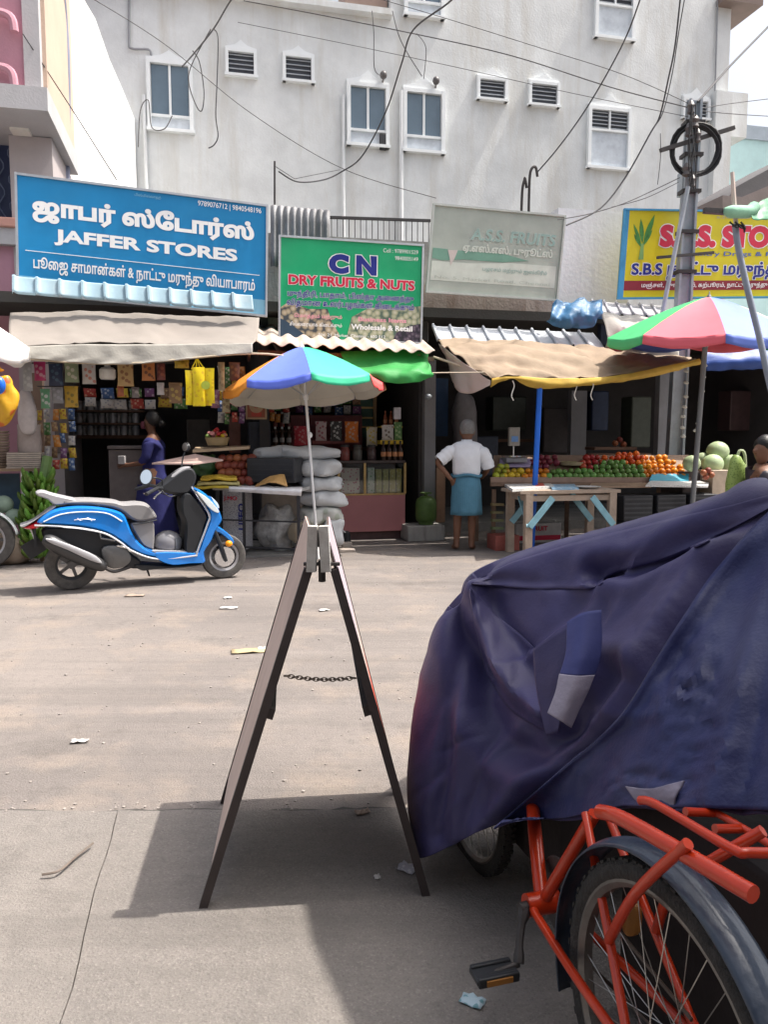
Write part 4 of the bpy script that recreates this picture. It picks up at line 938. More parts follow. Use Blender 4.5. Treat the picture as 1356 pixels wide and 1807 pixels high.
part(mf, 'heat_shield', shell([(250, 524), (300, 530), (400, 570), (470, 605), (495, 640), (440, 625), (340, 575), (270, 545)], .02, 4, .25), m_silver, weld=True)
mb = MB(); mb.tube(crom([S(510, 668, .17), S(560, 690, .14), S(640, 670, .08)], 4), .016, 8); part(sco, 'exhaust_pipe', mb, m_iron)
part(sco, 'belly_cover', shell([(660, 655), (840, 662), (990, 650), (960, 668), (760, 684), (690, 690)], .12, 6), m_bplast, weld=True)
def wheel(par, c, ax_, r, w, rim_r, spokes=5, fwd=None, rimm=None):
    fw = fwd or hd; A = (fw, ZV, ax_)
    mb = MB(); n_ = 36; prof = [(rim_r, -.42 * w), (rim_r + .25 * (r - rim_r), -.5 * w), (r - .012, -.42 * w), (r - .003, -.22 * w), (r, 0), (r - .003, .22 * w), (r - .012, .42 * w), (rim_r + .25 * (r - rim_r), .5 * w), (rim_r, .42 * w)]
    rows = [[c + A[0] * (q * math.cos(2 * math.pi * k / n_)) + A[1] * (q * math.sin(2 * math.pi * k / n_)) + A[2] * l for k in range(n_)] for q, l in prof]
    mb.grid(rows, True); ty = part(par, 'wheel', mb, m_rubber)
    mb = MB(); rows = [[c + A[0] * (q * math.cos(2 * math.pi * k / n_)) + A[1] * (q * math.sin(2 * math.pi * k / n_)) + A[2] * l for k in range(n_)] for q, l in ((rim_r + .004, -.4 * w), (rim_r - .02, -.3 * w), (rim_r - .02, .3 * w), (rim_r + .004, .4 * w))]; mb.grid(rows, True); part(ty, 'rim', mb, rimm or m_silver)
    mb = MB(); mb.lathe([(.0, -.5 * w), (.035, -.5 * w), (.035, .5 * w), (0, .5 * w)], c, 14, A)
    for k in range(spokes):
        a = 2 * math.pi * k / spokes; d = A[0] * math.cos(a) + A[1] * math.sin(a); mb.bar(c + d * .03, c + d * (rim_r - .01), .028, .02, A[2])
    part(ty, 'hub', mb, M('dark_alloy', (.12, .12, .125), .4, metal=.6)); return ty
wheel(sco, S(365, 793 - .225 / K), lat, .225, .10, .135, 5, None, m_bplast)
wf = wheel(sco, SF + ZV * .215, lat, .215, .09, .14)
mb = MB(); mb.lathe([(.04, 0), (.095, 0), (.095, .004), (.04, .004)], SF + ZV * .215 + lat * .055, 20, (hd, ZV, lat)); part(wf, 'brake_disc', mb, m_chrome)
for s in (1, -1):
    mb = MB(); mb.tube([S(1062, 470, .075 * s), S(1098, 560, .085 * s), S(1125, 640, .085 * s)], [.02, .022, .016], 8); part(sco, 'fork', mb, m_bplast)
    mb = MB(); mb.blob(S(1138, 545, .10 * s), (.035, .025, .03), (hd, lat, ZV)); part(sco, 'indicator', mb, m_amber)
part(sco, 'front_mudguard', shell([(1050, 470), (1085, 455), (1140, 490), (1172, 530), (1165, 552), (1125, 515), (1085, 490), (1055, 510), (1035, 545), (1025, 540)], .065, 6), m_sblue, weld=True)
mb = MB(); mb.tube([S(725, 680, -.08), S(748, 740, -.18)], .01, 6); part(sco, 'side_stand', mb, m_bplast)
mb = MB(); mb.box(S(196, 520, 0), (.012, .17, .11), (hd, lat, (ZV - hd * .3).normalized())); npl = part(sco, 'number_plate', mb, M('plate_white', (.6, .6, .58), .5))
for s in (1, -1):
    mb = MB(); mb.tube(crom([S(790, 272, .16 * s), S(830, 305, .15 * s), S(880, 300, .10 * s), S(905, 320, .05 * s)], 5), .005, 5); part(sco, 'brake_cable', mb, m_bplast)
mb = MB(); mb.tube(crom([S(560, 640, .11), S(600, 600, .12), S(560, 560, .12), S(520, 575, .12)], 5), .006, 5); part(sco, 'hose', mb, m_bplast)
mb = MB(); mb.tube(crom([S(640, 452, .163), S(660, 510, .163), S(705, 566, .163), S(760, 596, .165)], 5), .003, 5); part(sco, 'panel_gap', mb, m_bplast)
# helmet on the floorboard
m_helm = M('grey_helmet_shell', (.20, .20, .22), .25, .1, coat=.5, bump=0)
hc = S(830, 548, .02); hm = thing('helmet', 'grey helmet resting on the floorboard of the blue scooter', 'helmet', hc - ZV * .07)
mb = MB(); prof = []
for i in range(10): a = -0.7 + i * (1.5708 + .7) / 9; prof.append((.118 * math.cos(a), .112 * math.sin(a)))
mb.lathe([(.085, -.075)] + prof, hc, 22, (hd, lat, ZV), 1.1, .95); part(hm, 'shell', mb, m_helm)
mb = MB(); rows = []
for j in range(6):
    z = -.06 + j * .022; row = []
    for k in range(13): a = -1.15 + k * 2.3 / 12; q = math.sqrt(max(.001, 1 - (z / .125) ** 2)); row.append(hc + hd * (.137 * q * math.cos(a)) + lat * (.121 * q * math.sin(a)) + ZV * z)
    rows.append(row)
mb.grid(rows); part(hm, 'visor', mb, M('smoked_visor', (.10, .11, .13), .08, bump=0, coat=.5))

# motorcycle cut off by the left edge
mc = thing('motorcycle', 'parked motorcycle with pale mudguard, only its wheel showing at the left edge', 'motorcycle', G(-30, 1005))
wc = G(-25, 1003); wc.z = .29
hd2 = Vector((.94, .34, 0)).normalized(); lat2 = Vector((hd2.y, -hd2.x, 0))
wheel(mc, wc, lat2, .29, .09, .20, 6, hd2)
def arcpts(c, r, a0, a1, n_, fw): return [c + fw * (r * math.cos(R(a0 + (a1 - a0) * k / n_))) + ZV * (r * math.sin(R(a0 + (a1 - a0) * k / n_))) for k in range(n_ + 1)]
mb = MB(); rows = [[p + lat2 * l for p in arcpts(wc, .325 - abs(l) * .25, 10, 150, 16, hd2)] for l in (-.06, -.03, 0, .03, .06)]; mb.grid(rows); part(mc, 'mudguard', mb, m_white_p, solid=.004)
for s in (-1, 1):
    mb = MB(); mb.tube([wc + lat2 * (.07 * s), wc + lat2 * (.07 * s) - hd2 * .28 + ZV * .6], .018, 8); part(mc, 'fork', mb, m_chrome)
mb = MB(); q = wc - hd2 * .75 + ZV * .42; mb.blob(q, (.30, .12, .12), (hd2, lat2, ZV), .8); part(mc, 'fuel_tank', mb, m_tail)
mb = MB(); mb.blob(q - hd2 * .5 - ZV * .02, (.34, .12, .06), (hd2, lat2, ZV), .6); part(mc, 'seat', mb, m_bplast)
mb = MB(); mb.blob(q - hd2 * .1 - ZV * .32, (.2, .12, .16), (hd2, lat2, ZV), .6); part(mc, 'engine', mb, M('dark_alloy', (.12, .12, .125)))
wc2 = wc - hd2 * 1.28; wheel(mc, wc2, lat2, .29, .10, .20, 6, hd2)

# ------------------------------------------------------------------ left shop: hanging packets
def col(name, c, **k): return M(name, c, k.pop('rough', .5), k.pop('var', .18), k.pop('scale', 9), k.pop('bump', .06), **k)
def printed(name, c, c2, sc_=14):            # packet print: coloured cells
    if name in MATS: return MATS[name]
    m = M(name, c, .4, .1, 5, .05); N = m.node_tree.nodes; L = m.node_tree.links; b = N['Principled BSDF']
    old = b.inputs['Base Color'].links[0].from_socket
    tc = N.new('ShaderNodeTexCoord'); vo = N.new('ShaderNodeTexVoronoi'); vo.inputs['Scale'].default_value = sc_; L.new(tc.outputs['Object'], vo.inputs['Vector'])
    r = N.new('ShaderNodeMapRange'); r.inputs[1].default_value = .38; r.inputs[2].default_value = .30; r.inputs[4].default_value = .85; L.new(vo.outputs['Distance'], r.inputs[0])
    x = N.new('ShaderNodeMix'); x.data_type = 'RGBA'; L.new(r.outputs[0], x.inputs[0]); L.new(old, x.inputs[6]); x.inputs[7].default_value = (*c2, 1); L.new(x.outputs[2], b.inputs['Base Color']); return m
hang = [(60, 639, 81, 672, -.8, 'magenta', (.40, .03, .12), (.5, .3, .35), 'magenta packet hanging leftmost under the beige awning'),
        (85, 636, 112, 681, -.75, 'navy', (.02, .03, .07), (.05, .1, .15), 'dark navy packet hanging beside the magenta one'),
        (114, 636, 139, 675, -.8, 'sage', (.20, .24, .14), (.45, .42, .35), 'sage green packet hanging under the beige awning'),
        (144, 636, 170, 678, -.8, 'pale', (.42, .40, .38), (.4, .12, .08), 'pale grey packet with red print hanging under the awning'),
        (207, 636, 236, 682, -.8, 'tan', (.42, .28, .12), (.2, .08, .04), 'large tan packet hanging under the middle of the beige awning'),
        (250, 636, 274, 672, -.8, 'rust', (.45, .17, .05), (.1, .04, .03), 'rust orange packet with dark picture hanging under the awning'),
        (276, 638, 292, 671, -.75, 'wine', (.18, .05, .04), (.3, .1, .06), 'narrow wine red packet beside the rust orange one'),
        (308, 636, 334, 650, -.8, 'mustard', (.50, .35, .04), (.3, .2, .02), 'small mustard yellow box left of the yellow bags'),
        (71, 687, 89, 721, -.7, 'mint', (.10, .26, .14), (.5, .5, .48), 'green and white packet in the second hanging row'),
        (91, 684, 112, 712, -.7, 'smoke', (.22, .22, .23), (.3, .3, .32), 'smoky grey packet in the second hanging row'),
        (113, 682, 139, 719, -.7, 'marigold', (.42, .26, .03), (.15, .12, .03), 'marigold yellow packet in the second hanging row'),
        (207, 681, 219, 700, -.7, 'brick', (.40, .12, .05), (.3, .1, .05), 'tiny brick red sachet below the large tan packet'),
        (277, 676, 290, 697, -.7, 'card', (.52, .50, .50), (.45, .44, .44), 'small white card hanging below the rust packet'),
        (298, 676, 322, 712, -.7, 'umber', (.24, .15, .08), (.42, .32, .1), 'brown packet with yellow print left of the yellow bags'),
        (232, 684, 246, 702, -.65, 'ash', (.2, .18, .18), (.35, .33, .3), 'small ash grey sachet below the awning middle'),
        (385, 640, 397, 690, -.9, 'straw', (.36, .31, .2), (.25, .2, .12), 'straw coloured sachet strip beside the yellow bags'),
        (392, 692, 406, 728, -.8, 'khaki', (.30, .25, .14), (.15, .1, .05), 'khaki packet behind the orange tip of the umbrella'),
        (372, 688, 388, 720, -.75, 'plum', (.22, .09, .14), (.4, .3, .3), 'plum coloured packet below the yellow bags'),
        (405, 640, 424, 672, -.6, 'cocoa', (.16, .1, .07), (.3, .2, .1), 'cocoa brown packet hanging left of the umbrella top'),
        (40, 640, 57, 690, -.9, 'clear', (.30, .30, .30), (.4, .4, .4), 'greyish clear packet at the left end of the awning')]
for (a, b, c_, d, v, nm, c1, c2, lb) in hang:
    c, w, h = frect(a, b, c_, d, v); ang = rnd.uniform(-.25, .25); ax_ = (UV * math.cos(ang) + NV * math.sin(ang), NV * math.cos(ang) - UV * math.sin(ang), ZV)
    t = thing('snack_packet', lb, 'packet', c - ZV * (h / 2), group='packets hanging in the left shop')
    part(t, 'bag', MB().packet(c, w, h, .05, ax_), printed('packet_' + nm, c1, c2, 18), weld=True)
    mb = MB(); mb.box(c + ZV * (h / 2 - .012), (w, .008, .03), ax_); part(t, 'header', mb, printed('packet_' + nm, c1, c2))
c = F(190, 658, -.78); mb = MB(); mb.lathe([(.0, -.07), (.07, -.07), (.085, -.05), (.085, .03), (.06, .055), (.03, .06), (.03, .08), (0, .08)], c, 16); single('plastic_jar', mb, col('milky_plastic', (.55, .54, .50)), 'milky white jar hanging between packets under the beige awning', 'jar')
mb = MB(); mb.tube([F(56, 641, -.78), F(345, 640, -.78)], .008, 6); single('hanging_rod', mb, m_iron, 'thin rod carrying the row of packets under the beige awning', 'rod')
mb = MB(); mb.tube([F(66, 682, -.68), F(142, 682, -.68)], .007, 6); single('hanging_rod', mb, m_iron, 'short lower rod carrying the second row of packets', 'rod')
# yellow carrier bags
m_ybag = printed('yellow_carrier_bag', (.72, .55, .01), (.60, .38, .02), 22)
t = thing('carrier_bags', 'bunch of bright yellow carrier bags hanging from the awning', 'bag', F(352, 720, -1.15))
for i, (a, b, c_, d, v, an) in enumerate(((326, 654, 352, 715, -1.16, .5), (340, 648, 362, 717, -1.2, -.1), (346, 650, 380, 712, -1.17, -.35), (352, 652, 374, 716, -1.12, .2))):
    c, w, h = frect(a, b, c_, d, v); ax_ = (UV * math.cos(an) + NV * math.sin(an), NV * math.cos(an) - UV * math.sin(an), ZV)
    part(t, 'bag', MB().packet(c, w, h, .05, ax_), m_ybag, weld=True)
mb = MB()
for x in (338, 346, 354, 362): mb.tube(crom([F(x, 652, -1.17), F(348 + (x - 350) * .2, 636, -1.17), F(349, 626, -1.17)], 4), .006, 5)
part(t, 'handles', mb, m_ybag)
c, w, h = frect(356, 668, 370, 692, -1.215); mb = MB(); mb.lathe([(0, 0), (.045, 0), (.045, .003), (0, .003)], c + NV * -.01, 16, (UV, ZV, -NV)); part(t, 'round_print', mb, col('olive_print', (.35, .42, .05)))
# plastic bag at the left edge
t = thing('plastic_bag', 'yellow orange plastic bag with blue toy inside at the left edge', 'bag', D(5, 740, 7.3))
c = D(0, 698, 7.3); mb = MB(); mb.blob(c - ZV * .03, (.165, .10, .21), (XV, YV, ZV), .9, .5, 7, 28, 18, 3); part(t, 'bag', mb, printed('orange_yellow_bag', (.62, .34, .02), (.55, .10, .03), 9))
mb = MB(); mb.blob(D(-4, 680, 7.18), (.07, .05, .085)); part(t, 'blue_ball', mb, col('blue_ball', (.01, .12, .6), rough=.3))
mb = MB(); mb.tube(crom([c + ZV * .22, c + ZV * .32 + XV * -.02, c + ZV * .45], 4), [.05, .03, .02, .012, .012, .012, .012, .012, .012], 8); part(t, 'knot', mb, col('orange_yellow_plastic', (.75, .36, .02)))
# crowded small goods round the posts of the left shop
pal = [('red', (.34, .04, .03), (.5, .3, .2)), ('green', (.08, .2, .06), (.4, .4, .3)), ('white', (.42, .41, .39), (.2, .2, .25)), ('yellow', (.5, .36, .04), (.3, .1, .04)), ('purple', (.17, .07, .18), (.35, .3, .35)), ('brown', (.2, .12, .07), (.35, .25, .12)), ('blue', (.04, .09, .22), (.35, .4, .45)), ('orange', (.5, .2, .04), (.45, .3, .15))]
rows_ = ['top', 'second', 'third', 'fourth', 'fifth', 'sixth']; pos_ = ['leftmost', 'second from left', 'third from left', 'fourth from left', 'fifth from left', 'sixth from left', 'seventh from left']
def crowd(where, x0, x1, y0, y1, nx, ny, v0, grp, dim=1.0):
    for j in range(ny):
        for i in range(nx):
            nm, c1, c2 = pal[rnd.randrange(8)]; dx = (x1 - x0) / nx; dy = (y1 - y0) / ny
            a = x0 + i * dx + rnd.uniform(-.1, .15) * dx; b = y0 + j * dy + rnd.uniform(-.1, .15) * dy
            c, w, h = frect(a, b, a + dx * rnd.uniform(.75, 1.0), b + dy * rnd.uniform(.75, 1.0), v0 + rnd.uniform(-.08, .08)); an = rnd.uniform(-.4, .4)
            ax_ = (UV * math.cos(an) + NV * math.sin(an), NV * math.cos(an) - UV * math.sin(an), (ZV + UV * rnd.uniform(-.12, .12)).normalized())
            single('goods_packet', MB().packet(c, w, h, .05, ax_), printed('goods_' + nm, tuple(k * dim for k in c1), tuple(k * dim for k in c2), 24), 'small %s packet, %s row, %s, %s' % (nm, rows_[j], pos_[i], where), 'packet', grp, weld=True)
crowd('by the left post of the left shop', 64, 134, 722, 832, 5, 5, -.35, 'small packets by the left post')
crowd('right of the yellow bags', 384, 434, 645, 750, 4, 5, -.1, 'small packets right of the yellow bags')
crowd('in the dim middle of the left shop', 150, 330, 684, 722, 7, 2, .5, 'small packets in the dim middle')
crowd('on the red shelf top', 520, 640, 700, 732, 7, 2, 1.5, 'small packets on the red shelf top')
crowd('beside the framed picture', 474, 512, 690, 748, 3, 3, .9, 'small packets beside the framed picture')
# white cloth bag
c, w, h = frect(30, 690, 64, 762, -.6); t = thing('cloth_bag', 'limp off white cloth bag hanging left of the packets', 'bag', c - ZV * h / 2)
mb = MB(); mb.blob(c - ZV * .02, (w / 2, .08, h / 2), FAX, .8, .3, 6, 18, 12, 5); part(t, 'bag', mb, col('greyish_white_cloth', (.50, .46, .46)))
mb = MB(); mb.tube([c + ZV * (h / 2 - .03), c + ZV * (h / 2 + .35)], .008, 5); part(t, 'string', mb, m_wpole)
# stall table with stacks of plates
t = thing('stall_table', 'rough wooden stall table at the left edge carrying plate stacks', 'table', F(30, 975, -.5))
c, w, h = frect(-60, 826, 76, 832, -.62); zt = c.z
mb = MB(); mb.box(c + NV * .25, (w, .5, .035), FAX); part(t, 'tabletop', mb, col('worn_brown_wood', (.26, .18, .12)))
for px, m_ in ((42, m_wpole), (70, col('worn_brown_wood', (.26, .18, .12))), (-50, m_wpole)):
    q = F(px, 850, -.58); mb = MB(); mb.bar(Vector((q.x, q.y, 0)), Vector((q.x, q.y, zt - .018)), .04, .04); part(t, 'leg', mb, m_)
mb = MB(); fbox(mb, -60, 836, 36, 905, -.3, .02); part(t, 'blue_sheet', mb, col('dull_blue_sheet', (.05, .10, .16)))
def stack(name, label, px, ytop, ybot, v, rad, mat, n, sq=False):
    b = F(px, ybot, v); tp = F(px, ytop, v); hh = (tp.z - b.z) / n; t = thing(name, label, 'stack', b)
    for i in range(n):
        mb = MB(); j = Vector((rnd.uniform(-.008, .008), rnd.uniform(-.008, .008), 0)); z = b + ZV * (hh * i) + j
        if sq: mb.box(z + ZV * hh * .45, (rad * 2, rad * 1.5, hh * .82), FAX)
        else: mb.lathe([(0, 0), (rad * .8, 0), (rad, hh * .6), (rad, hh * .85), (rad * .93, hh * .85), (0, hh * .5)], z, 18)
        part(t, 'plate', mb, mat)
m_areca = col('areca_leaf_plate', (.30, .24, .19), rand=.15)
stack('plate_stack', 'tall stack of brown leaf plates at the left edge', 2, 760, 826, -.45, .10, m_areca, 14)
stack('plate_stack', 'low wide stack of pale boards on the stall table', 47, 798, 826, -.5, .17, col('pale_board', (.38, .33, .29), rand=.2), 8, True)
c = F(53, 798, -.45); mb = MB(); mb.lathe([(0, 0), (.12, 0), (.125, .1), (.115, .22), (.12, .3), (.10, .3), (.10, .05), (0, .05)], c, 18); single('paper_bundle', mb, col('grey_brown_paper', (.34, .29, .27)), 'grey brown rolled paper bundle on the pale boards', 'bundle')
# melons and sack
m_ash = col('ash_gourd_skin', (.30, .40, .32), rand=.1, rough=.6)
for i, (x, y, r_, lb) in enumerate(((6, 890, .10, 'pale green gourd topmost of the heap at the left edge'), (25, 912, .095, 'pale green gourd at the right of the heap by the banana bunch'), (3, 925, .10, 'pale green gourd lowest of the heap at the left edge'))):
    c = D(x, y, 8.3); mb = MB(); mb.blob(c, (r_, r_, r_ * .95), nz=.06, ns=6, seed=i); t = single('gourd', mb, m_ash, lb, 'gourd', 'gourds at the left edge')
c = D(14, 955, 8.3); mb = MB(); mb.blob(Vector((c.x, c.y, .16)), (.24, .2, .17), e=.7, nz=.2, seed=4); single('jute_sack', mb, col('tan_jute', (.34, .27, .21)), 'tan jute sack under the pale green gourds', 'sack')
# green banana bunch
t = thing('banana_bunch', 'big upright bunch of green bananas beside the scooter tail', 'bananas', F(66, 978, -.75))
m_ban = col('green_banana', (.10, .20, .025), rand=.35, rough=.5); m_stalk = col('banana_stalk', (.13, .22, .07))
b0 = F(66, 985, -.75); tp = F(84, 806, -.6)
mb = MB(); mb.tube(crom([b0, F(66, 900, -.7), F(76, 850, -.66), tp], 5), [.05] * 8 + [.055] * 8, 8); part(t, 'stalk', mb, m_stalk)
def banana_mb():
    mb = MB(); pts = [Vector((.0, 0, 0)), Vector((.03, 0, .012)), Vector((.07, 0, .04)), Vector((.10, 0, .085)), Vector((.108, 0, .12))]
    mb.tube(crom(pts, 2), [.008, .014, .018, .02, .021, .02, .018, .012, .005], 6); return mb
ban_me = mesh_of('banana', banana_mb()); ban_me.materials.append(m_ban)
ban_me.polygons.foreach_set('use_smooth', [True] * len(ban_me.polygons))
tmat = MW[t].inverted()
for ring in range(11):
    q = ring / 10; c = b0.lerp(F(70, 852, -.68), q * .98) + ZV * .02; nb = 13
    for k in range(nb):
        a = 2 * math.pi * (k + .5 * (ring % 2)) / nb + rnd.uniform(-.1, .1)
        o = bpy.data.objects.new('banana', ban_me); COL.objects.link(o); o.parent = t
        s_ = rnd.uniform(.95, 1.25) * (1.15 - .25 * abs(q - .45))
        o.matrix_local = tmat @ Matrix.Translation(c + Vector((math.cos(a), math.sin(a), 0)) * .045) @ Matrix.Rotation(a, 4, 'Z') @ Matrix.Rotation(rnd.uniform(-.25, .3), 4, 'Y') @ Matrix.Scale(s_, 4)
# dim back of the left shop
m_tin = col('dull_tin', (.30, .30, .31), rough=.35, metal=.5, rand=.4)
jar_me = mesh_of('spice_jar', MB().lathe([(0, 0), (.05, 0), (.052, .09), (.045, .11), (.045, .135), (0, .138)], (0, 0, 0), 12)); jar_me.materials.append(m_tin)
for r_ in range(3):
    for i in range(11):
        o = bpy.data.objects.new('spice_jar', jar_me); COL.objects.link(o); q = F(140 + i * 10, 768 - r_ * 22, 2.3 + .1 * (i % 2)); o.location = q
        tag(o, 'small tin jar on the dim back shelf of the left shop', 'jar', 'jars on the dim back shelf')
for r_ in (1, 2):
    mb = MB(); fbox(mb, 128, 768 - r_ * 22, 255, 771 - r_ * 22, 2.25, .3); single('wall_shelf', mb, col('shelf_wood', (.16, .09, .06)), 'upper plank shelf of tin jars in the left shop' if r_ == 2 else 'middle plank shelf of tin jars in the left shop', 'shelf')
mb = MB(); c, w, h = frect(190, 786, 256, 793, .4); mb.box(c + NV * .2, (w, .5, .04), FAX); mb.box(c + NV * .2 - ZV * .45, (w * .95, .45, .84), FAX); single('shop_counter', mb, col('dark_counter', (.14, .12, .12)), 'dark counter in the left shop in front of the person in navy', 'counter', bev=.006)
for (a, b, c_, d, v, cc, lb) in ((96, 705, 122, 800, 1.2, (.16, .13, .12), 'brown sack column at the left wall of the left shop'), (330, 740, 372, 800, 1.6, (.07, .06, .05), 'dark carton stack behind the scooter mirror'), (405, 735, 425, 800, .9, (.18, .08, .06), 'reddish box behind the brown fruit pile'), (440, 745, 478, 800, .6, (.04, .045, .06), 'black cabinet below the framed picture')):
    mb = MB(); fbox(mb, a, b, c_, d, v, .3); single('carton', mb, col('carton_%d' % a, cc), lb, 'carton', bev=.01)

# ------------------------------------------------------------------ table with cloths, crate and sacks
wt = thing('market_table', 'black framed market table with a white cloth top', 'table', G(458, 982))
m_bframe = col('black_frame_paint', (.03, .03, .035))
zt = D(460, 862, 8.55).z; TL = [G(386, 982), G(528, 988), None, None]; TL[2] = TL[1] + Vector((.08, .62, 0)); TL[3] = TL[0] + Vector((.08, .62, 0))
for p in TL:
    mb = MB(); mb.bar(p, p + ZV * (zt - .03), .035, .035); part(wt, 'leg', mb, m_bframe)
for a, b in ((0, 1), (1, 2), (2, 3), (3, 0)):
    for z_ in (.12, .42): mb = MB(); mb.bar(TL[a] + ZV * z_, TL[b] + ZV * z_, .018, .018); part(wt, 'rail', mb, m_bframe)
mb = MB(); cx = sum(TL, Vector()) / 4; ex_ = (TL[1] - TL[0]).normalized(); ey_ = (TL[2] - TL[1]).normalized(); mb.box(cx + ZV * (zt - .015), ((TL[1] - TL[0]).length + .08, .72, .03), (ex_, ey_, ZV)); part(wt, 'tabletop', mb, col('grey_board', (.4, .4, .4)))
net = [[D(404, 861, 8.9), D(470, 862, 8.9), D(534, 864, 8.9)], [D(404, 864, 8.35), D(470, 866, 8.35), D(533, 868, 8.35)], [D(404, 872, 8.33), D(470, 876, 8.33), D(532, 880, 8.33)]]
tc_ = net_surface([[p + ZV * .03 for p in r] for r in net], 10, 8, .006, 9, 2); single('tablecloth', tc_, col('white_oilcloth', (.66, .66, .68), rough=.4), 'white oilcloth on the market table beside the sacks', 'tablecloth', solid=.004)
mb = MB(); mb.bar(TL[0] + ex_ * .32 + ZV * .02, TL[0] + ex_ * .32 + ZV * (zt - .03), .03, .03); part(wt, 'leg', mb, m_bframe)
# printed sacks in the left bay
t = thing('printed_bale', 'bale wrapped in printed newspaper under the left end of the table', 'bale', TL[0] + ex_ * .16 + ey_ * .3)
q = TL[0] + ex_ * .16 + ey_ * .25 + ZV * .42; mb = MB(); mb.box(q, (.28, .3, .72), (ex_, ey_, ZV)); part(t, 'bale', mb, printed('newsprint', (.42, .42, .45), (.16, .16, .2), 60), bev=.02)
lettering(t, 'red_lettering', 'J.MO', q - ex_ * .12 - ey_ * .151 + ZV * .2, ex_, ZV, (0, 0, .17, .06), m_red, offset=.03)
lettering(t, 'upright_lettering', 'LIFEO', q + ex_ * .13 - ey_ * .151 - ZV * .12, ZV, -ex_, (0, 0, .3, .07), m_navy, offset=.03)
t = thing('bale_back_board', 'beige board standing at the back under the market table', 'board', TL[2])
mb = MB(); mb.box((TL[0] + ex_ * .62 + ey_ * .6) + ZV * .5, (.52, .02, .6), (ex_, ey_, ZV)); part(t, 'board', mb, col('beige_board', (.34, .29, .24)))
c = G(478, 978); mb = MB(); mb.blob(c + ey_ * .3 + ZV * .27, (.25, .2, .27), (ex_, ey_, ZV), .8, .35, 7, 26, 18, 2); single('plastic_sack', mb, M('crumpled_white_plastic', (.55, .55, .54), .35, .3, 14, .6, 26, dirt=(.25, .25, .25), dscale=9), 'crumpled white plastic sack stuffed under the market table', 'sack')
# yellow folded cloth, paper cone, black crate
t = thing('folded_cloth', 'folded yellow cloth lying on the market table beside the scooter front', 'cloth', D(386, 862, 8.5))
for i, cc in enumerate(((.50, .38, .04), (.46, .40, .16), (.58, .40, .04))):
    y = 858 - i * 8; net = [[D(345 + i * 6, y + 1, 8.75), D(385, y - 2, 8.75), D(425 - i * 4, y, 8.75)], [D(342 + i * 6, y + 4, 8.4), D(385, y + 2, 8.38), D(428 - i * 5, y + 5, 8.4)]]
    part(t, 'fold', net_surface(net, 10, 6, .015, 9, i), col('yellow_cloth_%d' % i, cc), solid=.028)
mb = MB(); net = [[D(452, 856, 8.5), D(480, 838, 8.5), D(502, 836, 8.5)], [D(450, 858, 8.4), D(480, 852, 8.38), D(508, 858, 8.4)]]
single('paper_wrap', net_surface(net, 8, 6, .02, 10, 7), col('kraft_paper', (.48, .28, .10)), 'piece of crumpled brown wrapping paper on the white oilcloth', 'paper', solid=.004)
mb = MB(); c = D(486, 829, 8.85); mb.box(c, (.57, .4, .27), (ex_, ey_, ZV)); t = thing('plastic_crate', 'black plastic crate on the market table against the white sacks', 'crate', c - ZV * .135); part(t, 'box', mb, col('black_crate', (.025, .026, .03)), bev=.012)
for z_ in (-.06, 0, .06): 
    mb = MB(); mb.box(c + ZV * z_ - ey_ * .204, (.5, .012, .022), (ex_, ey_, ZV)); part(t, 'rib', mb, col('black_crate', (.025, .026, .03)))
# brown fruit pile
m_pom = col('brown_red_fruit', (.26, .07, .035), rand=.3, rough=.45)
def fruit_mesh(nm, r_, mat, sq=.94):
    me = mesh_of(nm, MB().lathe([(.001, r_ * (.80 * sq)), ] [:0] + [(r_ * math.cos(a) + .0005, r_ * sq * math.sin(a) - (.14 * r_ if abs(a) > 1.5 else 0)) for a in [-1.57 + i * 3.14 / 8 for i in range(9)]], (0, 0, 0), 12))
    me.materials.append(mat); me.polygons.foreach_set('use_smooth', [True] * len(me.polygons)); return me
pm = fruit_mesh('pomegranate', .058, m_pom)
def place(me, nm, p, label, cat, group, sc_=1.0):
    o = bpy.data.objects.new(nm, me); COL.objects.link(o); o.location = p; o.scale = (sc_,) * 3; o.rotation_euler = (rnd.uniform(-.5, .5), rnd.uniform(-.5, .5), rnd.uniform(0, 6))
    return tag(o, label, cat, group)
for r_ in range(4):
    for i in range(5):
        place(pm, 'pomegranate', D(388 + i * 13 + (r_ % 2) * 5, 848 - r_ * 13, 8.75 + .06 * r_), 'brown red fruit in the heap behind the yellow cloth', 'fruit', 'brown red fruits behind the yellow cloth', rnd.uniform(.85, 1.1))
c = D(410, 846, 8.95); mb = MB(); mb.box(c - ZV * .02, (.5, .35, .10), (ex_, ey_, ZV)); single('fruit_tray', mb, col('dark_tray', (.08, .07, .06)), 'shallow dark tray under the brown red fruit heap', 'tray')
mb = MB(); mb.blob(D(365, 822, 8.9), (.14, .12, .12), nz=.5, ns=14, seg=24, rings=16); single('leafy_greens', mb, col('dark_leaf', (.03, .08, .025)), 'dark leafy greens left of the brown red fruit heap', 'greens')
mb = MB(); P = [D(268, 817, 8.2), D(344, 801, 8.5), D(394, 811, 8.3), D(340, 818, 8.0)]; mb.prism(P, (0, 0, -.015)); single('cardboard_lid', mb, col('pinkish_card', (.50, .36, .32)), 'flat pinkish cardboard lid above the scooter handlebar', 'cardboard')
t = thing('flower_basket', 'small basket of red and yellow flowers on a plank above the fruit heap', 'basket', D(384, 790, 8.9))
mb = MB(); P = [D(340, 794, 8.7), D(440, 788, 8.9), D(442, 786, 9.3), D(345, 789, 9.2)]; mb.prism(P, (0, 0, -.03)); single('wooden_plank', mb, col('tan_plank', (.48, .36, .24)), 'tan plank shelf carrying the flower basket', 'plank')
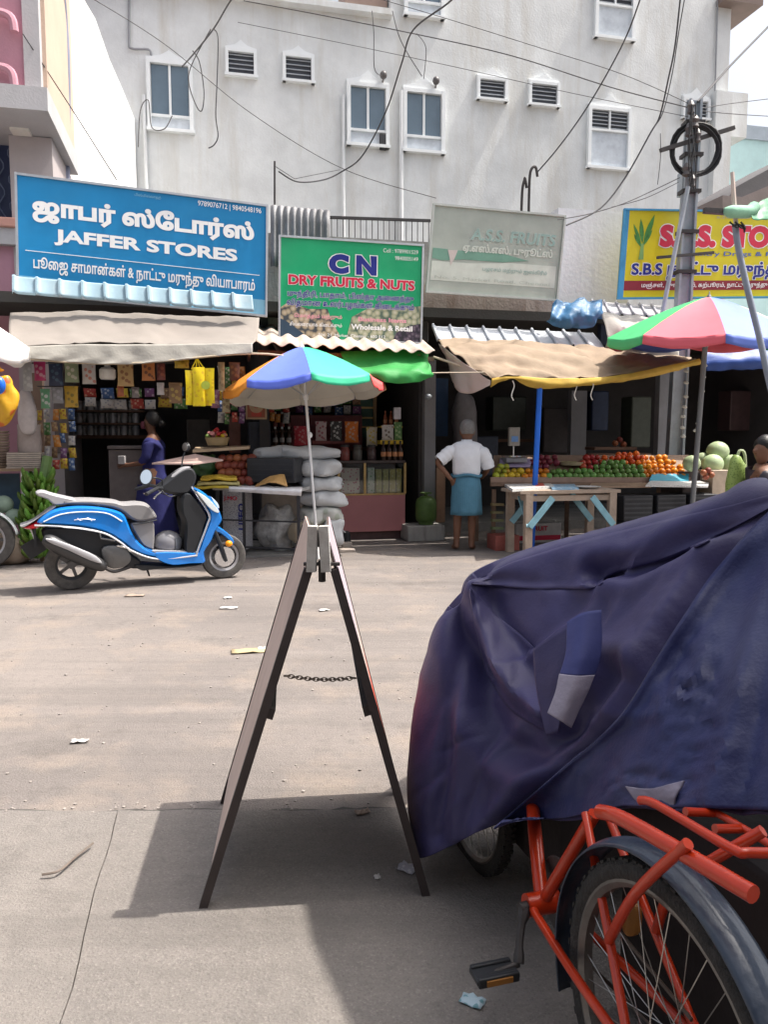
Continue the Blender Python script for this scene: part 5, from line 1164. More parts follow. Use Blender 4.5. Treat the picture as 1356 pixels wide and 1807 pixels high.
c = D(384, 786, 9.0); mb = MB(); mb.lathe([(0, 0), (.11, 0), (.14, .09), (.13, .09), (.1, .02), (0, .02)], c, 18); part(t, 'basket', mb, col('cane', (.4, .3, .16)))
for k in range(26):
    a = rnd.uniform(0, 6.28); q = rnd.uniform(0, .12); mb = MB(); mb.blob(c + Vector((q * math.cos(a), q * math.sin(a), .08 + rnd.uniform(0, .11) * (1 - q * 5))), (.03, .03, .025), nz=.4, ns=40, seg=8, rings=6, seed=k); part(t, 'flower', mb, [col('flower_red', (.45, .03, .03)), col('flower_yellow', (.6, .42, .02)), col('flower_pink', (.6, .25, .25)), col('flower_green', (.12, .2, .03))][k % 4])
# white sacks
m_sack = M('woven_white_sack', (.50, .52, .54), .7, .08, 4, .25, 70, dirt=(.40, .40, .40), dscale=3)
m_tsack = M('tan_sack', (.40, .33, .24), .8, .1, 4, .25, 60)
def sack(label, px, py, Y, rx, ry, rz, mat, seed, rot=0.0):
    c = D(px, py, Y); ax_ = (UV * math.cos(rot) + NV * math.sin(rot), NV * math.cos(rot) - UV * math.sin(rot), ZV)
    t = thing('grain_sack', label, 'sack', c - ZV * rz, group='white sacks by the umbrella pole')
    mb = MB(); mb.blob(c, (rx, ry, rz), ax_, .70, .30, 6.5, 40, 24, seed); part(t, 'sack', mb, mat, weld=True)
    mb = MB(); mb.tube([c + ax_[0] * (rx * .97) - ax_[1] * ry * .6, c + ax_[0] * (rx * 1.0), c + ax_[0] * (rx * .97) + ax_[1] * ry * .6], .008, 5); part(t, 'stitched_seam', mb, mat)
sack('long flat white sack lying on top of the pile over the crate', 528, 800, 9.2, .47, .22, .085, m_sack, 1)
sack('white sack second from the top beside the black crate', 566, 826, 9.15, .24, .24, .10, m_sack, 2)
sack('white sack third from the top of the pile', 566, 853, 9.15, .25, .24, .095, m_sack, 3, .05)
sack('white sack fourth from the top bulging to the right', 571, 880, 9.15, .27, .25, .10, m_sack, 4, -.05)
sack('greyish printed sack second from the bottom of the pile', 566, 908, 9.12, .25, .24, .10, printed('greyish_printed_sack', (.44, .45, .43), (.32, .36, .3), 9), 5)
sack('white bag slumped at the right foot of the pile', 588, 938, 9.05, .13, .16, .17, m_sack, 6)
sack('tan sack at the bottom left of the pile behind the board', 545, 938, 9.1, .22, .24, .17, m_tsack, 7)
mb = MB(); mb.lathe([(0, 0), (.05, 0), (.055, .05), (.045, .16), (.02, .18), (0, .18)], G(612, 962), 12); single('black_pot', mb, m_bplast, 'small black pot on the ground beside the sacks', 'pot')
mb = MB(); mb.box(G(600, 974) + ZV * .02, (.35, .12, .04), FAX); mb.box(G(612, 968) + ZV * .05, (.12, .1, .06), FAX); single('kerb_stone', mb, col('broken_stone', (.36, .31, .27)), 'broken stone lying at the foot of the sacks', 'stone', bev=.01)

# ------------------------------------------------------------------ glass counter of the dry fruit shop
gc = thing('glass_counter', 'pink based glass display counter of the dry fruit shop', 'counter', F(656, 945, .35))
c, w, h = frect(599, 874, 716, 938, .35); zb = c.z - h / 2; uc_ = uof(c); zg = c.z + h / 2
mb = MB(); mb.box(U(uc_, .62, c.z), (w, .54, h), FAX); part(gc, 'base', mb, M('pink_laminate', (.42, .17, .18), .45, .06, 4, .03), bev=.006)
mb = MB(); mb.box(U(uc_, .64, (zb) / 2), (w * .96, .46, zb), FAX); part(gc, 'plinth', mb, col('dark_plinth', (.09, .05, .05)))
c2, w2, h2 = frect(597, 815, 717, 873, .35); zt2 = c2.z + h2 / 2
mb = MB(); mb.box(U(uc_, .62, zt2), (w, .56, .03), FAX); part(gc, 'top', mb, col('dark_top', (.06, .045, .045), rough=.25))
mb = MB(); mb.box(U(uc_, .87, (zg + zt2) / 2), (w - .02, .02, zt2 - zg - .03), FAX); part(gc, 'back_panel', mb, col('brown_panel', (.12, .07, .05)))
m_gold = col('brass_frame', (.42, .29, .12), rough=.35, metal=.4)
for px in (598, 644, 715):
    u = uof(F(px, 840, .36)); mb = MB(); mb.box(U(u, .362, (zg + zt2) / 2), (.03, .03, zt2 - zg - .032), FAX); part(gc, 'frame_bar', mb, m_gold)
mb = MB(); mb.box(U(uc_, .362, zg + .012), (w, .034, .024), FAX); part(gc, 'frame_bar', mb, m_gold)
m_glass = M('clear_glass', (.95, .97, .96), .02, 0, 1, 0, trans=1.0)
mb = MB(); mb.box(U(uc_, .37, (zg + zt2) / 2), (w - .04, .006, zt2 - zg - .05), FAX); part(gc, 'pane', mb, m_glass)
for i, (a, c_, y0, cc, c22, lb) in enumerate(((603, 636, 824, (.55, .5, .45), (.35, .05, .12), 'white and crimson patterned pack in the left of the glass counter'),
        (650, 662, 824, (.45, .52, .45), (.08, .28, .1), 'white and green carton in the glass counter'), (665, 675, 827, (.30, .30, .08), (.45, .42, .2), 'olive carton beside the white and green one'),
        (677, 687, 827, (.30, .30, .08), (.45, .42, .2), 'olive carton second from left in the row of olive cartons'), (689, 699, 827, (.33, .30, .07), (.45, .42, .2), 'olive carton third in the row of olive cartons'), (701, 710, 827, (.33, .30, .07), (.45, .42, .2), 'olive carton at the right end of the glass counter'))):
    c, w_, h_ = frect(a, y0, c_, 871, .42); mb = MB(); mb.box(U(uof(c), .56, zg + .005 + h_ / 2), (w_, .22, h_), FAX); single('product_carton', mb, printed('carton_print_%d' % a, cc, c22, 26), lb, 'carton', 'cartons in the glass counter', bev=.004)
# goods on and behind the counter
jm = MB().lathe([(0, 0), (.06, 0), (.065, .02), (.065, .13), (.05, .15), (.055, .155), (.055, .185), (0, .19)], (0, 0, 0), 14)
for px, cc, lb in ((609, (.24, .06, .05), 'red brown glass jar at the left end of the counter top'), (631, (.10, .09, .08), 'dark glass jar in the middle of the counter top'), (656, (.08, .05, .05), 'brown black glass jar right of the middle of the counter top')):
    q = F(px, 813, .55); t = thing('glass_jar', lb, 'jar', Vector((q.x, q.y, zt2 + .016)), group='jars on the counter')
    part(t, 'body', MB().add([Vector((q.x, q.y, zt2 + .016)) + v for v in jm.v], jm.f), col('jar_%d' % px, cc, rough=.15)); mb = MB(); mb.lathe([(0, 0), (.058, 0), (.058, .03), (0, .032)], Vector((q.x, q.y, zt2 + .018 + .17)), 14); part(t, 'lid', mb, m_iron)
packs = [(519, 752, 545, 786, .9, 'crimson', (.42, .03, .05), (.5, .2, .2), 'crimson packet leaning on the red shelf left of the umbrella pole'), (557, 744, 577, 779, .9, 'rosewhite', (.5, .4, .4), (.3, .05, .08), 'rose and white pouch right of the umbrella pole'),
         (583, 744, 604, 779, .85, 'blackwhite', (.05, .05, .05), (.5, .5, .48), 'black and white pouch on the red shelf'), (609, 744, 633, 781, .8, 'orange', (.62, .16, .02), (.5, .35, .25), 'orange crisp packet above the dark jar'),
         (647, 754, 666, 787, .7, 'yellowpale', (.5, .46, .36), (.5, .38, .03), 'pale pouch with yellow corner right of the orange packet'), (674, 750, 695, 778, .55, 'whitebrown', (.5, .47, .45), (.12, .08, .06), 'white and brown pouch on the yellow strip shelf'), (696, 745, 710, 778, .55, 'greenpouch', (.10, .22, .07), (.3, .4, .2), 'green pouch at the right end of the yellow strip shelf')]
for (a, b, c_, d, v, nm, c1, c2_, lb) in packs:
    c, w_, h_ = frect(a, b, c_, d, v); t = thing('snack_pouch', lb, 'pouch', c - ZV * h_ / 2, group='pouches behind the counter'); part(t, 'bag', MB().packet(c, w_, h_, .05, FAX), printed('pouch_' + nm, c1, c2_, 20), weld=True)
    mb = MB(); mb.box(c + ZV * (h_ / 2 - .01), (w_, .006, .022), FAX); part(t, 'seal', mb, printed('pouch_' + nm, c1, c2_))
bm = [(0, 0), (.032, 0), (.034, .02), (.034, .14), (.028, .17), (.013, .2), (.013, .235), (0, .236)]
def bottle(label, p, mat, lab, cap, sc_=1.0, group='bottles in the dry fruit shop'):
    t = thing('bottle', label, 'bottle', p, group=group)
    mb = MB(); mb.lathe([(r_ * sc_, z * sc_) for r_, z in bm], p, 12); part(t, 'body', mb, mat)
    mb = MB(); mb.lathe([(.0, .0), (.0352 * sc_, 0), (.0352 * sc_, .06 * sc_), (0, .06 * sc_)], p + ZV * (.05 * sc_), 12); part(t, 'label_band', mb, lab)
    mb = MB(); mb.lathe([(0, 0), (.016 * sc_, 0), (.016 * sc_, .03 * sc_), (0, .03 * sc_)], p + ZV * (.225 * sc_), 10); part(t, 'cap', mb, cap)
m_amb = col('dark_amber_glass', (.035, .015, .01), rough=.12); m_olab = col('orange_label', (.5, .22, .1)); m_wcap = col('white_cap', (.6, .6, .6))
for i, px in enumerate((677, 687, 697, 707)): q = F(px, 812, .45); bottle('dark bottle with orange label in the row at the right end of the counter', Vector((q.x, q.y, zt2 + .016)), m_amb, m_olab, m_iron)
for i, px in enumerate((486, 498, 510)): 
    q = F(px, 787, .9); bottle('dark bottle with white cap on the lower shelf left of the red shelf', q, m_amb, col('grey_label', (.3, .3, .3)), m_wcap)
    q = F(px, 760, 1.2); bottle('dark bottle with white cap on the upper shelf left of the red shelf', q, m_amb, col('wine_label', (.2, .06, .06)), m_wcap)
for i, px in enumerate((680, 690, 700)): q = F(px, 752, .75); bottle('rust coloured bottle on the small shelf at the right', q, col('rust_syrup', (.25, .07, .03), rough=.2), m_olab, col('rust_cap', (.3, .1, .05)), .8)
for (a, b, c_, d, v, cc, nm, lb) in ((672, 777, 711, 784, .5, (.62, .42, .03), 'strip_shelf', 'yellow strip shelf above the row of dark bottles'), (480, 786, 516, 790, .85, (.15, .1, .08), 'strip_shelf', 'lower bottle shelf left of the red shelf'), (480, 760, 516, 763, 1.15, (.15, .1, .08), 'strip_shelf', 'upper bottle shelf left of the red shelf'), (672, 752, 711, 755, .7, (.16, .1, .08), 'strip_shelf', 'small shelf carrying the rust coloured bottles'), (552, 778, 636, 783, .85, (.2, .05, .05), 'strip_shelf', 'ledge under the black and white pouch')):
    mb = MB(); fbox(mb, a, b, c_, d, v, .2); single(nm, mb, col('strip_%d' % a, cc), lb, 'shelf')
mb = MB(); fbox(mb, 514, 733, 640, 792, 1.25, .05); single('red_shelf_back', mb, col('maroon_board', (.13, .025, .03)), 'dark red shelf back behind the hanging pouches', 'shelf')
t = thing('green_cabinet', 'green framed wall cabinet behind the counter', 'cabinet', F(645, 770, 1.5)); mb = MB(); fbox(mb, 624, 700, 664, 772, 1.5, .2); part(t, 'body', mb, col('green_dim', (.035, .10, .08)))
for y in (718, 736, 752): mb = MB(); fbox(mb, 626, y, 662, y + 3, 1.46, .04); part(t, 'shelf', mb, col('brass_frame', (.42, .29, .12)))
mb = MB(); fbox(mb, 660, 700, 665, 772, 1.45, .05); part(t, 'frame', mb, col('tan_wood', (.30, .2, .1)))
t = thing('framed_picture', 'framed picture with a red round motif hanging left of the counter', 'picture', F(452, 740, -.05)); mb = MB(); fbox(mb, 434, 702, 471, 740, -.05, .03); part(t, 'frame', mb, col('pale_wood_frame', (.45, .33, .2)))
c, w_, h_ = frect(434, 702, 471, 740, -.055); mb = MB(); mb.box(c, (w_ * .84, .012, h_ * .84), FAX); part(t, 'print', mb, col('rust_print', (.30, .09, .05)))
mb = MB(); mb.lathe([(.045, 0), (.085, 0), (.085, .003), (.045, .003)], c + ZV * .03 - NV * .008, 20, (UV, ZV, -NV)); part(t, 'ring_print', mb, col('tan_print', (.45, .3, .18)))
mb = MB(); mb.lathe([(0, 0), (.03, 0), (.03, .003), (0, .003)], c + ZV * .03 - NV * .008, 16, (UV, ZV, -NV)); mb.box(c - ZV * .07 - NV * .008, (.12, .004, .05), FAX); part(t, 'centre_print', mb, col('red_print2', (.45, .06, .04)))
# lamp, cylinder, plank, blue cloth by the post
mb = MB(); fbox(mb, 696, 719, 708, 740, .6, .06); single('white_lamp', mb, col('lamp_white', (.66, .64, .68)), 'white lamp on top of the rust bottles', 'packet', bev=.004)  # plain white box stands for a lamp, gives no light
t = thing('gas_cylinder', 'small green gas cylinder beside the grey post', 'cylinder', Vector((F(752, 920, .2).x, F(752, 920, .2).y, .205)))
m_lpg = col('green_cylinder_paint', (.07, .13, .03), rough=.5); b = Vector((F(752, 920, .2).x, F(752, 920, .2).y, .205))
mb = MB(); mb.lathe([(.10, 0), (.10, .03), (.125, .05), (.14, .10), (.14, .27), (.12, .33), (.07, .365), (0, .37)], b, 20); part(t, 'body', mb, m_lpg)
mb = MB(); mb.lathe([(.025, .365), (.025, .42), (.0, .425)], b, 10); mb.tube([b + Vector((.07 * math.cos(a), .07 * math.sin(a), .41)) for a in [k * .5236 for k in range(12)]], .01, 6, closed=True); part(t, 'collar', mb, m_lpg)
mb = MB(); fbox(mb, 771, 826, 786, 922, .2, .04); single('brown_plank', mb, col('brown_plank_wood', (.22, .13, .08)), 'upright brown plank behind the standing man', 'plank')
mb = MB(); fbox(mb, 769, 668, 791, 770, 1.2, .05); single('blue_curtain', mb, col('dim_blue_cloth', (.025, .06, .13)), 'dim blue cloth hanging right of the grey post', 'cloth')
mb = MB(); q = F(756, 700, .28); mb.blob(q, (.05, .04, .04)); mb.tube([q, q + NV * .1], .015, 6); single('door_lamp', mb, m_zinc, 'small metal lamp fixed to the grey post', 'lamp')
mb = MB(); c, w_, h_ = frect(800, 690, 842, 800, .9); mb.blob(c, (w_ / 2, .12, h_ / 2), FAX, .7, .25, 4, 18, 14, 8); single('hanging_sack', mb, col('grey_sack', (.17, .16, .17)), 'grey sack hanging behind the head of the standing man', 'sack')
# ------------------------------------------------------------------ fruit stall
t = thing('fruit_display', 'sloping wooden fruit display under the tan awning', 'stall', F(1040, 950, -.5))
def FS(px, py): return F(px, py, -.72 + (838 - py) * .0125)
mb = MB(); P = [FS(868, 846) - ZV * .05, FS(1216, 846) - ZV * .05, FS(1216, 795) - ZV * .06, FS(872, 795) - ZV * .06]; mb.prism(P, (0, 0, -.03)); part(t, 'sloping_board', mb, col('display_wood', (.20, .13, .09)))
a, b = F(866, 850, -.78), F(1218, 850, -.78); mb = MB(); mb.bar(a, b, .11, .025, NV); part(t, 'front_board', mb, col('display_wood_front', (.30, .20, .15)))
for px in (872, 1040, 1210):
    q = F(px, 856, -.7); mb = MB(); mb.bar(Vector((q.x, q.y, 0)), q - ZV * .05, .05, .05); part(t, 'leg', mb, col('display_wood', (.20, .13, .09)))
    q2 = q + NV * .6; mb = MB(); mb.bar(Vector((q2.x, q2.y, 0)), q2 + ZV * .1, .05, .05); part(t, 'leg', mb, col('display_wood', (.20, .13, .09)))
kinds = {'o': ('orange', (.60, .20, .01), 'orange in the rows on the fruit display'), 'y': ('yellow_citrus', (.52, .34, .02), 'yellow citrus at the left end of the fruit display'), 'l': ('lime', (.32, .34, .03), 'yellowish lime at the left end of the fruit display'),
         'g': ('green_apple', (.13, .27, .06), 'green fruit in the middle rows of the fruit display'), 'r': ('red_apple', (.36, .03, .02), 'red apple in the back rows of the fruit display'), 'd': ('dark_plum', (.16, .02, .04), 'dark red plum at the back left of the fruit display'), 'f': ('tangerine', (.62, .10, .01), 'deep orange fruit heaped at the back of the display')}
fm = {k: fruit_mesh(v[0], .043, col('skin_' + v[0], v[1], rand=.22, rough=.4)) for k, v in kinds.items()}
def frow(y, spans, step=11.0, jit=1.5):
    for x0, x1, k in spans:
        x = x0
        while x < x1:
            place(fm[k], kinds[k][0], FS(x + rnd.uniform(-jit, jit), y + rnd.uniform(-1, 1)), kinds[k][2], 'fruit', 'fruit on the display: ' + kinds[k][0].replace('_', ' '), rnd.uniform(.80, 1.12)); x += step
frow(840, [(876, 890, 'l'), (892, 926, 'y'), (926, 968, 'o'), (970, 1138, 'g'), (1140, 1212, 'o')])
frow(832, [(880, 895, 'l'), (897, 930, 'y'), (932, 974, 'o'), (976, 1133, 'g'), (1136, 1208, 'o')])
frow(824, [(884, 896, 'l'), (952, 972, 'd'), (1030, 1050, 'r'), (1052, 1130, 'g'), (1134, 1204, 'o')])
frow(816, [(938, 986, 'd'), (1028, 1064, 'r'), (1066, 1102, 'g'), (1104, 1130, 'f'), (1134, 1196, 'o')])
frow(808, [(945, 985, 'd'), (1034, 1066, 'r'), (1068, 1136, 'f'), (1140, 1180, 'o')])
frow(802, [(1092, 1126, 'f')], 10)
c = FS(1008, 818); mb = MB(); mb.lathe([(0, 0), (.13, 0), (.155, .04), (.145, .04), (.12, .012), (0, .012)], c - ZV * .02, 20); t = thing('cane_tray', 'round pale cane tray of nuts in the middle of the fruit display', 'tray', c); part(t, 'tray', mb, col('pale_cane', (.42, .36, .24)))
for k in range(18): a = rnd.uniform(0, 6.28); q = rnd.uniform(0, .11); mb = MB(); mb.blob(c + Vector((q * math.cos(a), q * math.sin(a), .01)), (.022, .022, .018), seg=8, rings=6); part(t, 'nut', mb, col('green_brown_nut', (.28, .26, .12)))
mb = MB(); P = [FS(880, 826), FS(936, 826), FS(940, 812), FS(884, 812)]; mb.prism([p + ZV * .02 for p in P], (0, 0, -.01)); single('purple_paper', mb, col('lilac_paper', (.34, .28, .42)), 'lilac paper sheet under the weighing scale', 'paper')
sc_t = thing('weighing_scale', 'electronic weighing scale with upright display on the fruit display', 'scale', FS(908, 818)); c = FS(906, 816) + ZV * .03
mb = MB(); mb.box(c, (.28, .24, .06), FAX); part(sc_t, 'base', mb, col('grey_scale', (.22, .22, .24)), bev=.01); mb = MB(); mb.lathe([(0, .04), (.15, .04), (.155, .055), (0, .05)], c, 20); part(sc_t, 'pan', mb, m_chrome)
mb = MB(); mb.tube([c + ZV * .03, c + ZV * .22], .01, 6); part(sc_t, 'stem', mb, m_chrome); q, w_, h_ = frect(898, 754, 917, 787, -.5); mb = MB(); mb.box(q, (w_, .05, h_), FAX); hdp = part(sc_t, 'display', mb, col('tan_grey_plastic', (.30, .28, .25)), bev=.008)
mb = MB(); mb.box(q - NV * .027 - ZV * .03, (w_ * .6, .006, h_ * .3), FAX); part(hdp, 'sticker', mb, col('blue_sticker', (.15, .3, .6)))
# back shelf pomegranates and dim clutter
for i, (x, y) in enumerate(((1086, 782), (1094, 776), (1101, 784))): place(pm, 'pomegranate', F(x, y, .9), 'glossy red pomegranate on the dim back shelf', 'fruit', 'pomegranates on the dim back shelf', .8)
mb = MB(); fbox(mb, 1050, 789, 1125, 794, .85, .3); single('back_shelf', mb, col('shelf_wood', (.16, .09, .06)), 'dim shelf carrying the red pomegranates', 'shelf')
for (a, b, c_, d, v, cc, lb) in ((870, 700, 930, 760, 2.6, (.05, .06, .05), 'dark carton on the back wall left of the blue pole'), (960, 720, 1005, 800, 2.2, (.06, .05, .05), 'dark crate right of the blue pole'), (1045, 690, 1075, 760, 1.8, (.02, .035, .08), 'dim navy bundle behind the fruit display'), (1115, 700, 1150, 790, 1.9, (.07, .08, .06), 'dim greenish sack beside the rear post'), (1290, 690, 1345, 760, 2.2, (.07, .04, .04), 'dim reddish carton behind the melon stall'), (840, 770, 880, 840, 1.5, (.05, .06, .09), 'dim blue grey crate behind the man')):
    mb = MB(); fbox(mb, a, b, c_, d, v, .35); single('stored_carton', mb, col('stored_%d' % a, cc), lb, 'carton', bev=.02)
# wooden table with newspapers
tb = thing('wooden_table', 'rough wooden table with pale blue braces in front of the fruit display', 'table', G(985, 965))
A_, B_ = G(931, 985), None; ux = UV; B_ = A_ + UV * 1.02; C_ = B_ + NV * .52; D_ = A_ + NV * .52; zt = D(960, 869, A_.y).z
m_rw = M('rough_pale_wood', (.36, .28, .22), .8, .2, 8, .3, 50); m_lb = col('pale_blue_wood', (.22, .42, .50))
for p in (A_, B_, C_, D_): mb = MB(); mb.bar(p, p + ZV * (zt - .02), .085, .07, NV); part(tb, 'leg', mb, m_rw)
for i in range(4): mb = MB(); mb.box(A_ + UV * .5 + NV * (-.03 + .065 + i * .145) + ZV * zt, (1.22, .138, .035), FAX); part(tb, 'top_plank', mb, m_rw)
for a, b in ((A_, B_), (D_, C_), (A_, D_), (B_, C_)): mb = MB(); mb.bar(a + ZV * (zt - .07), b + ZV * (zt - .07), .06, .03, (b - a).cross(ZV)); part(tb, 'apron', mb, m_rw)
for p, d in ((A_, UV), (B_, -UV), (D_, UV), (C_, -UV), (A_, NV)): mb = MB(); mb.bar(p + ZV * (zt - .38) - NV * .05, p + d * .27 + ZV * (zt - .06) - NV * .05, .07, .02, NV); part(tb, 'brace', mb, m_lb)
def paper(label, pts, Y0, mat, th=.012):
    mb = MB(); P = [G(x, y, zt + Y0) for x, y in pts]; mb.prism(P, (0, 0, th)); single('newspaper', mb, mat, label, 'paper', 'papers on the wooden table')
m_np = printed('newspaper_print', (.62, .62, .60), (.42, .42, .42), 40)
paper('white newspaper pile at the left end of the wooden table', [(884, 854), (966, 852), (978, 862), (905, 868)], .018, m_np, .03)
paper('newspaper with a light blue picture in the middle of the wooden table', [(966, 852), (1008, 852), (1022, 864), (975, 865)], .018, printed('blue_news', (.25, .42, .58), (.55, .6, .62), 20), .02)
paper('small red printed flyer on the newspaper pile', [(945, 852), (958, 852), (962, 857), (946, 858)], .05, col('red_flyer', (.5, .08, .06)), .004)
c = G(1038, 862, zt + .02); mb = MB(); mb.lathe([(0, 0), (.1, 0), (.15, .025), (.145, .025), (.1, .008), (0, .008)], c, 20); single('steel_plate', mb, col('pale_enamel', (.62, .62, .6), rough=.3), 'pale round plate at the right end of the wooden table', 'plate')
bx_ = G(955, 960); t = thing('fruit_carton', 'white fruit carton with red lettering under the wooden table', 'carton', bx_); mb = MB(); q = bx_ + NV * .25 + ZV * .13; mb.box(q, (.62, .35, .25), FAX); part(t, 'box', mb, col('white_carton_card', (.5, .48, .46)), bev=.006)
lettering(t, 'red_lettering', 'FRUIT', q - UV * .1 - NV * .178 + ZV * .03, UV, ZV, (0, 0, .22, .06), m_red, offset=.03); mb = MB(); mb.box(q - NV * .177 - ZV * .06, (.6, .004, .06), FAX); part(t, 'red_band', mb, m_red)
mb = MB(); q = G(905, 975) + NV * .3 + ZV * .09; mb.box(q, (.3, .3, .18), FAX); single('small_carton', mb, col('red_white_card', (.35, .1, .08)), 'small red carton behind the front leg of the wooden table', 'carton', bev=.005)
for k in range(4): q = F(868, 890 + k * 14, -.75); mb = MB(); mb.bar(q, q + UV * .16 + NV * .05 - ZV * .01, .05, .03); single('banana_crate_slat', mb, col('slat_wood_%d' % k, (.3 - .04 * k, .24, .12)), ['topmost', 'second', 'third', 'lowest'][k] + ' wooden slat stacked left of the wooden table', 'slat', 'slats left of the wooden table')
# black crates and papers
for i, (px, lv) in enumerate(((1112, 0), (1112, 1), (1170, 0), (1170, 1), (1226, 0), (1226, 1))):
    q = F(px, 900, -1.0); c = Vector((q.x, q.y, .17 + .32 * lv)); t = thing('black_crate', ('lower' if lv == 0 else 'upper') + ' black crate, ' + ['left', 'left', 'middle', 'middle', 'right', 'right'][i] + ' stack below the fruit display', 'crate', c - ZV * .155, group='black crates below the fruit display')
    mb = MB(); mb.box(c, (.39, .38, .31), FAX); part(t, 'box', mb, col('black_crate', (.025, .026, .03)), bev=.01)
    for z_ in (-.11, -.055, 0, .055, .11): mb = MB(); mb.box(c + ZV * z_ - NV * .193, (.37, .012, .02), FAX); part(t, 'rib', mb, col('grey_black_rib', (.05, .052, .058)))
def sheet(label, pts, v, mat, th=.02):
    mb = MB(); P = [F(x, y, v + dv) for x, y, dv in pts]; mb.prism(P, (0, 0, -th)); single('paper_sheet', mb, mat, label, 'paper')
sheet('newspapers spread on the black crates', [(1140, 856, -.2), (1250, 858, -.2), (1252, 849, .15), (1150, 847, .15)], -1.0, m_np)
sheet('brown paper sheet on the crates below the green fruit', [(1040, 858, -.1), (1150, 858, -.1), (1148, 852, .1), (1045, 852, .1)], -.95, col('brown_sheet', (.32, .22, .15)))
sheet('bright blue plastic sheet at the right end of the fruit display', [(1146, 848, -.12), (1216, 848, -.12), (1216, 836, .02), (1152, 836, .02)], -.78, col('cyan_plastic', (.03, .30, .42)))
# melons
m_mel = col('pale_melon', (.36, .45, .26), rand=.12, rough=.5)
for i, (x, y, r_, v, lb) in enumerate(((1267, 797, .135, -.6, 'pale green melon topmost of the heap by the right umbrella pole'), (1258, 819, .13, -.75, 'pale green melon in front below the topmost one'), (1291, 818, .115, -.7, 'pale green melon right of the heap'), (1221, 818, .105, -.8, 'pale green melon left of the right umbrella pole'), (1240, 812, .10, -.5, 'pale green melon behind the right umbrella pole'))):
    mb = MB(); mb.blob(F(x, y, v), (r_ * 1.08, r_, r_), nz=.03, seed=i); single('melon', mb, m_mel, lb, 'melon', 'melons by the right umbrella')
mb = MB(); fbox(mb, 1258, 830, 1292, 875, -1.0, .3); single('beige_carton', mb, col('beige_card', (.42, .34, .26)), 'beige carton below the pale green melons', 'carton', bev=.006)
mb = MB(); fbox(mb, 1205, 832, 1262, 880, -.75, .5); single('melon_stand', mb, col('dark_stand', (.10, .08, .08)), 'dark box stand under the melons', 'stand', bev=.01)
for i, (x, y) in enumerate(((1242, 834), (1250, 830), (1256, 838), (1246, 842))): place(pm, 'red_onion', F(x, y, -1.02), 'dark red onion beside the beige carton', 'onion', 'dark red onions', .7)
for nm_, pts, lb in (('a', [(1214, 655), (1212, 700), (1206, 735), (1204, 770)], 'thin string of white flowers hanging left of the right umbrella pole'), ('b', [(1246, 645), (1240, 690), (1234, 730), (1228, 760)], 'thicker string of white flowers along the right umbrella pole')):
    t = thing('flower_string', lb, 'garland', F(*pts[-1], -.85)); P = crom([F(x, y, -.85) for x, y in pts], 6); mb = MB(); mb.tube(P, .006, 5); part(t, 'string', mb, col('grey_string', (.3, .3, .28)))
    for k in range(0, len(P), 3): mb = MB(); mb.blob(P[k] + UV * rnd.uniform(-.02, .02), (.035, .02, .022), seg=8, rings=6, nz=.3, ns=30); part(t, 'flower', mb, col('white_flower', (.55, .55, .5)))

# ------------------------------------------------------------------ people
def skin_body(par, name, nodes, edges, root, mat, sub=2):
    ids = list(nodes); ix = {k: i for i, k in enumerate(ids)}; inv = MW[par].inverted()
    me = bpy.data.meshes.new(name); me.from_pydata([tuple(inv @ Vector(nodes[k][0])) for k in ids], [(ix[a], ix[b]) for a, b in edges], [])
    o = bpy.data.objects.new(name, me); COL.objects.link(o); o.parent = par; MW[o] = MW[par]
    md = o.modifiers.new('skin', 'SKIN'); md.use_smooth_shade = True
    sv = me.skin_vertices[0].data
    for k in ids:
        r_ = nodes[k][1]; sv[ix[k]].radius = r_ if isinstance(r_, tuple) else (r_, r_); sv[ix[k]].use_root = (k == root)
    s = o.modifiers.new('subdivision', 'SUBSURF'); s.levels = sub; s.render_levels = sub
    me.materials.append(mat); return o
def hand(nodes, edges, wrist, tag_, pos, d, side, curl):   # palm + five bent fingers; d: pointing direction, side: towards the thumb
    d = d.normalized(); side = (side - d * side.dot(d)).normalized(); nrm = d.cross(side)
    nodes[tag_ + 'palm'] = (pos + d * .045, .026); edges.append((wrist, tag_ + 'palm'))
    for i, (o_, l) in enumerate(((.028, .065), (.010, .078), (-.010, .074), (-.028, .058))):
        k = tag_ + 'k%d' % i; nodes[k] = (pos + d * .085 + side * o_, .0095); nodes[k + 'm'] = (nodes[k][0] + d * l * .5 + nrm * curl * .5, .0085); nodes[k + 't'] = (nodes[k][0] + d * l * .8 + nrm * curl * 1.6, .007)
        edges += [(tag_ + 'palm', k), (k, k + 'm'), (k + 'm', k + 't')]
    nodes[tag_ + 'th'] = (pos + d * .05 + side * .045, .010); nodes[tag_ + 'tt'] = (pos + d * .085 + side * .055 + nrm * curl * .5, .008); edges += [(tag_ + 'palm', tag_ + 'th'), (tag_ + 'th', tag_ + 'tt')]
def loft(rings, seg=28, fold=0.0, nf=9, seed=0):          # rings: (centre, rx, ry); cloth tube with folds growing downwards
    rows = []; n = len(rings)
    for i, (c, rx, ry) in enumerate(rings):
        row = []
        for k in range(seg):
            a = 2 * math.pi * k / seg; f = 1 + fold * (i / (n - 1)) * math.sin(a * nf + seed + .8 * math.sin(i * .9)) + .5 * fold * noise.noise(Vector((math.cos(a) * 2, math.sin(a) * 2, i * .4 + seed)))
            row.append(Vector(c) + Vector((rx * f * math.cos(a), ry * f * math.sin(a), 0)))
        rows.append(row)
    return MB().grid(rows, True)
m_skin = M('brown_skin', (.16, .075, .045), .55, .08, 10, .05, 60, sub=.1); m_hair_g = M('grey_hair', (.17, .165, .16), .8, .2, 30, .3, 90); m_hair_b = M('black_hair', (.012, .011, .011), .45, .2, 30, .2, 90)
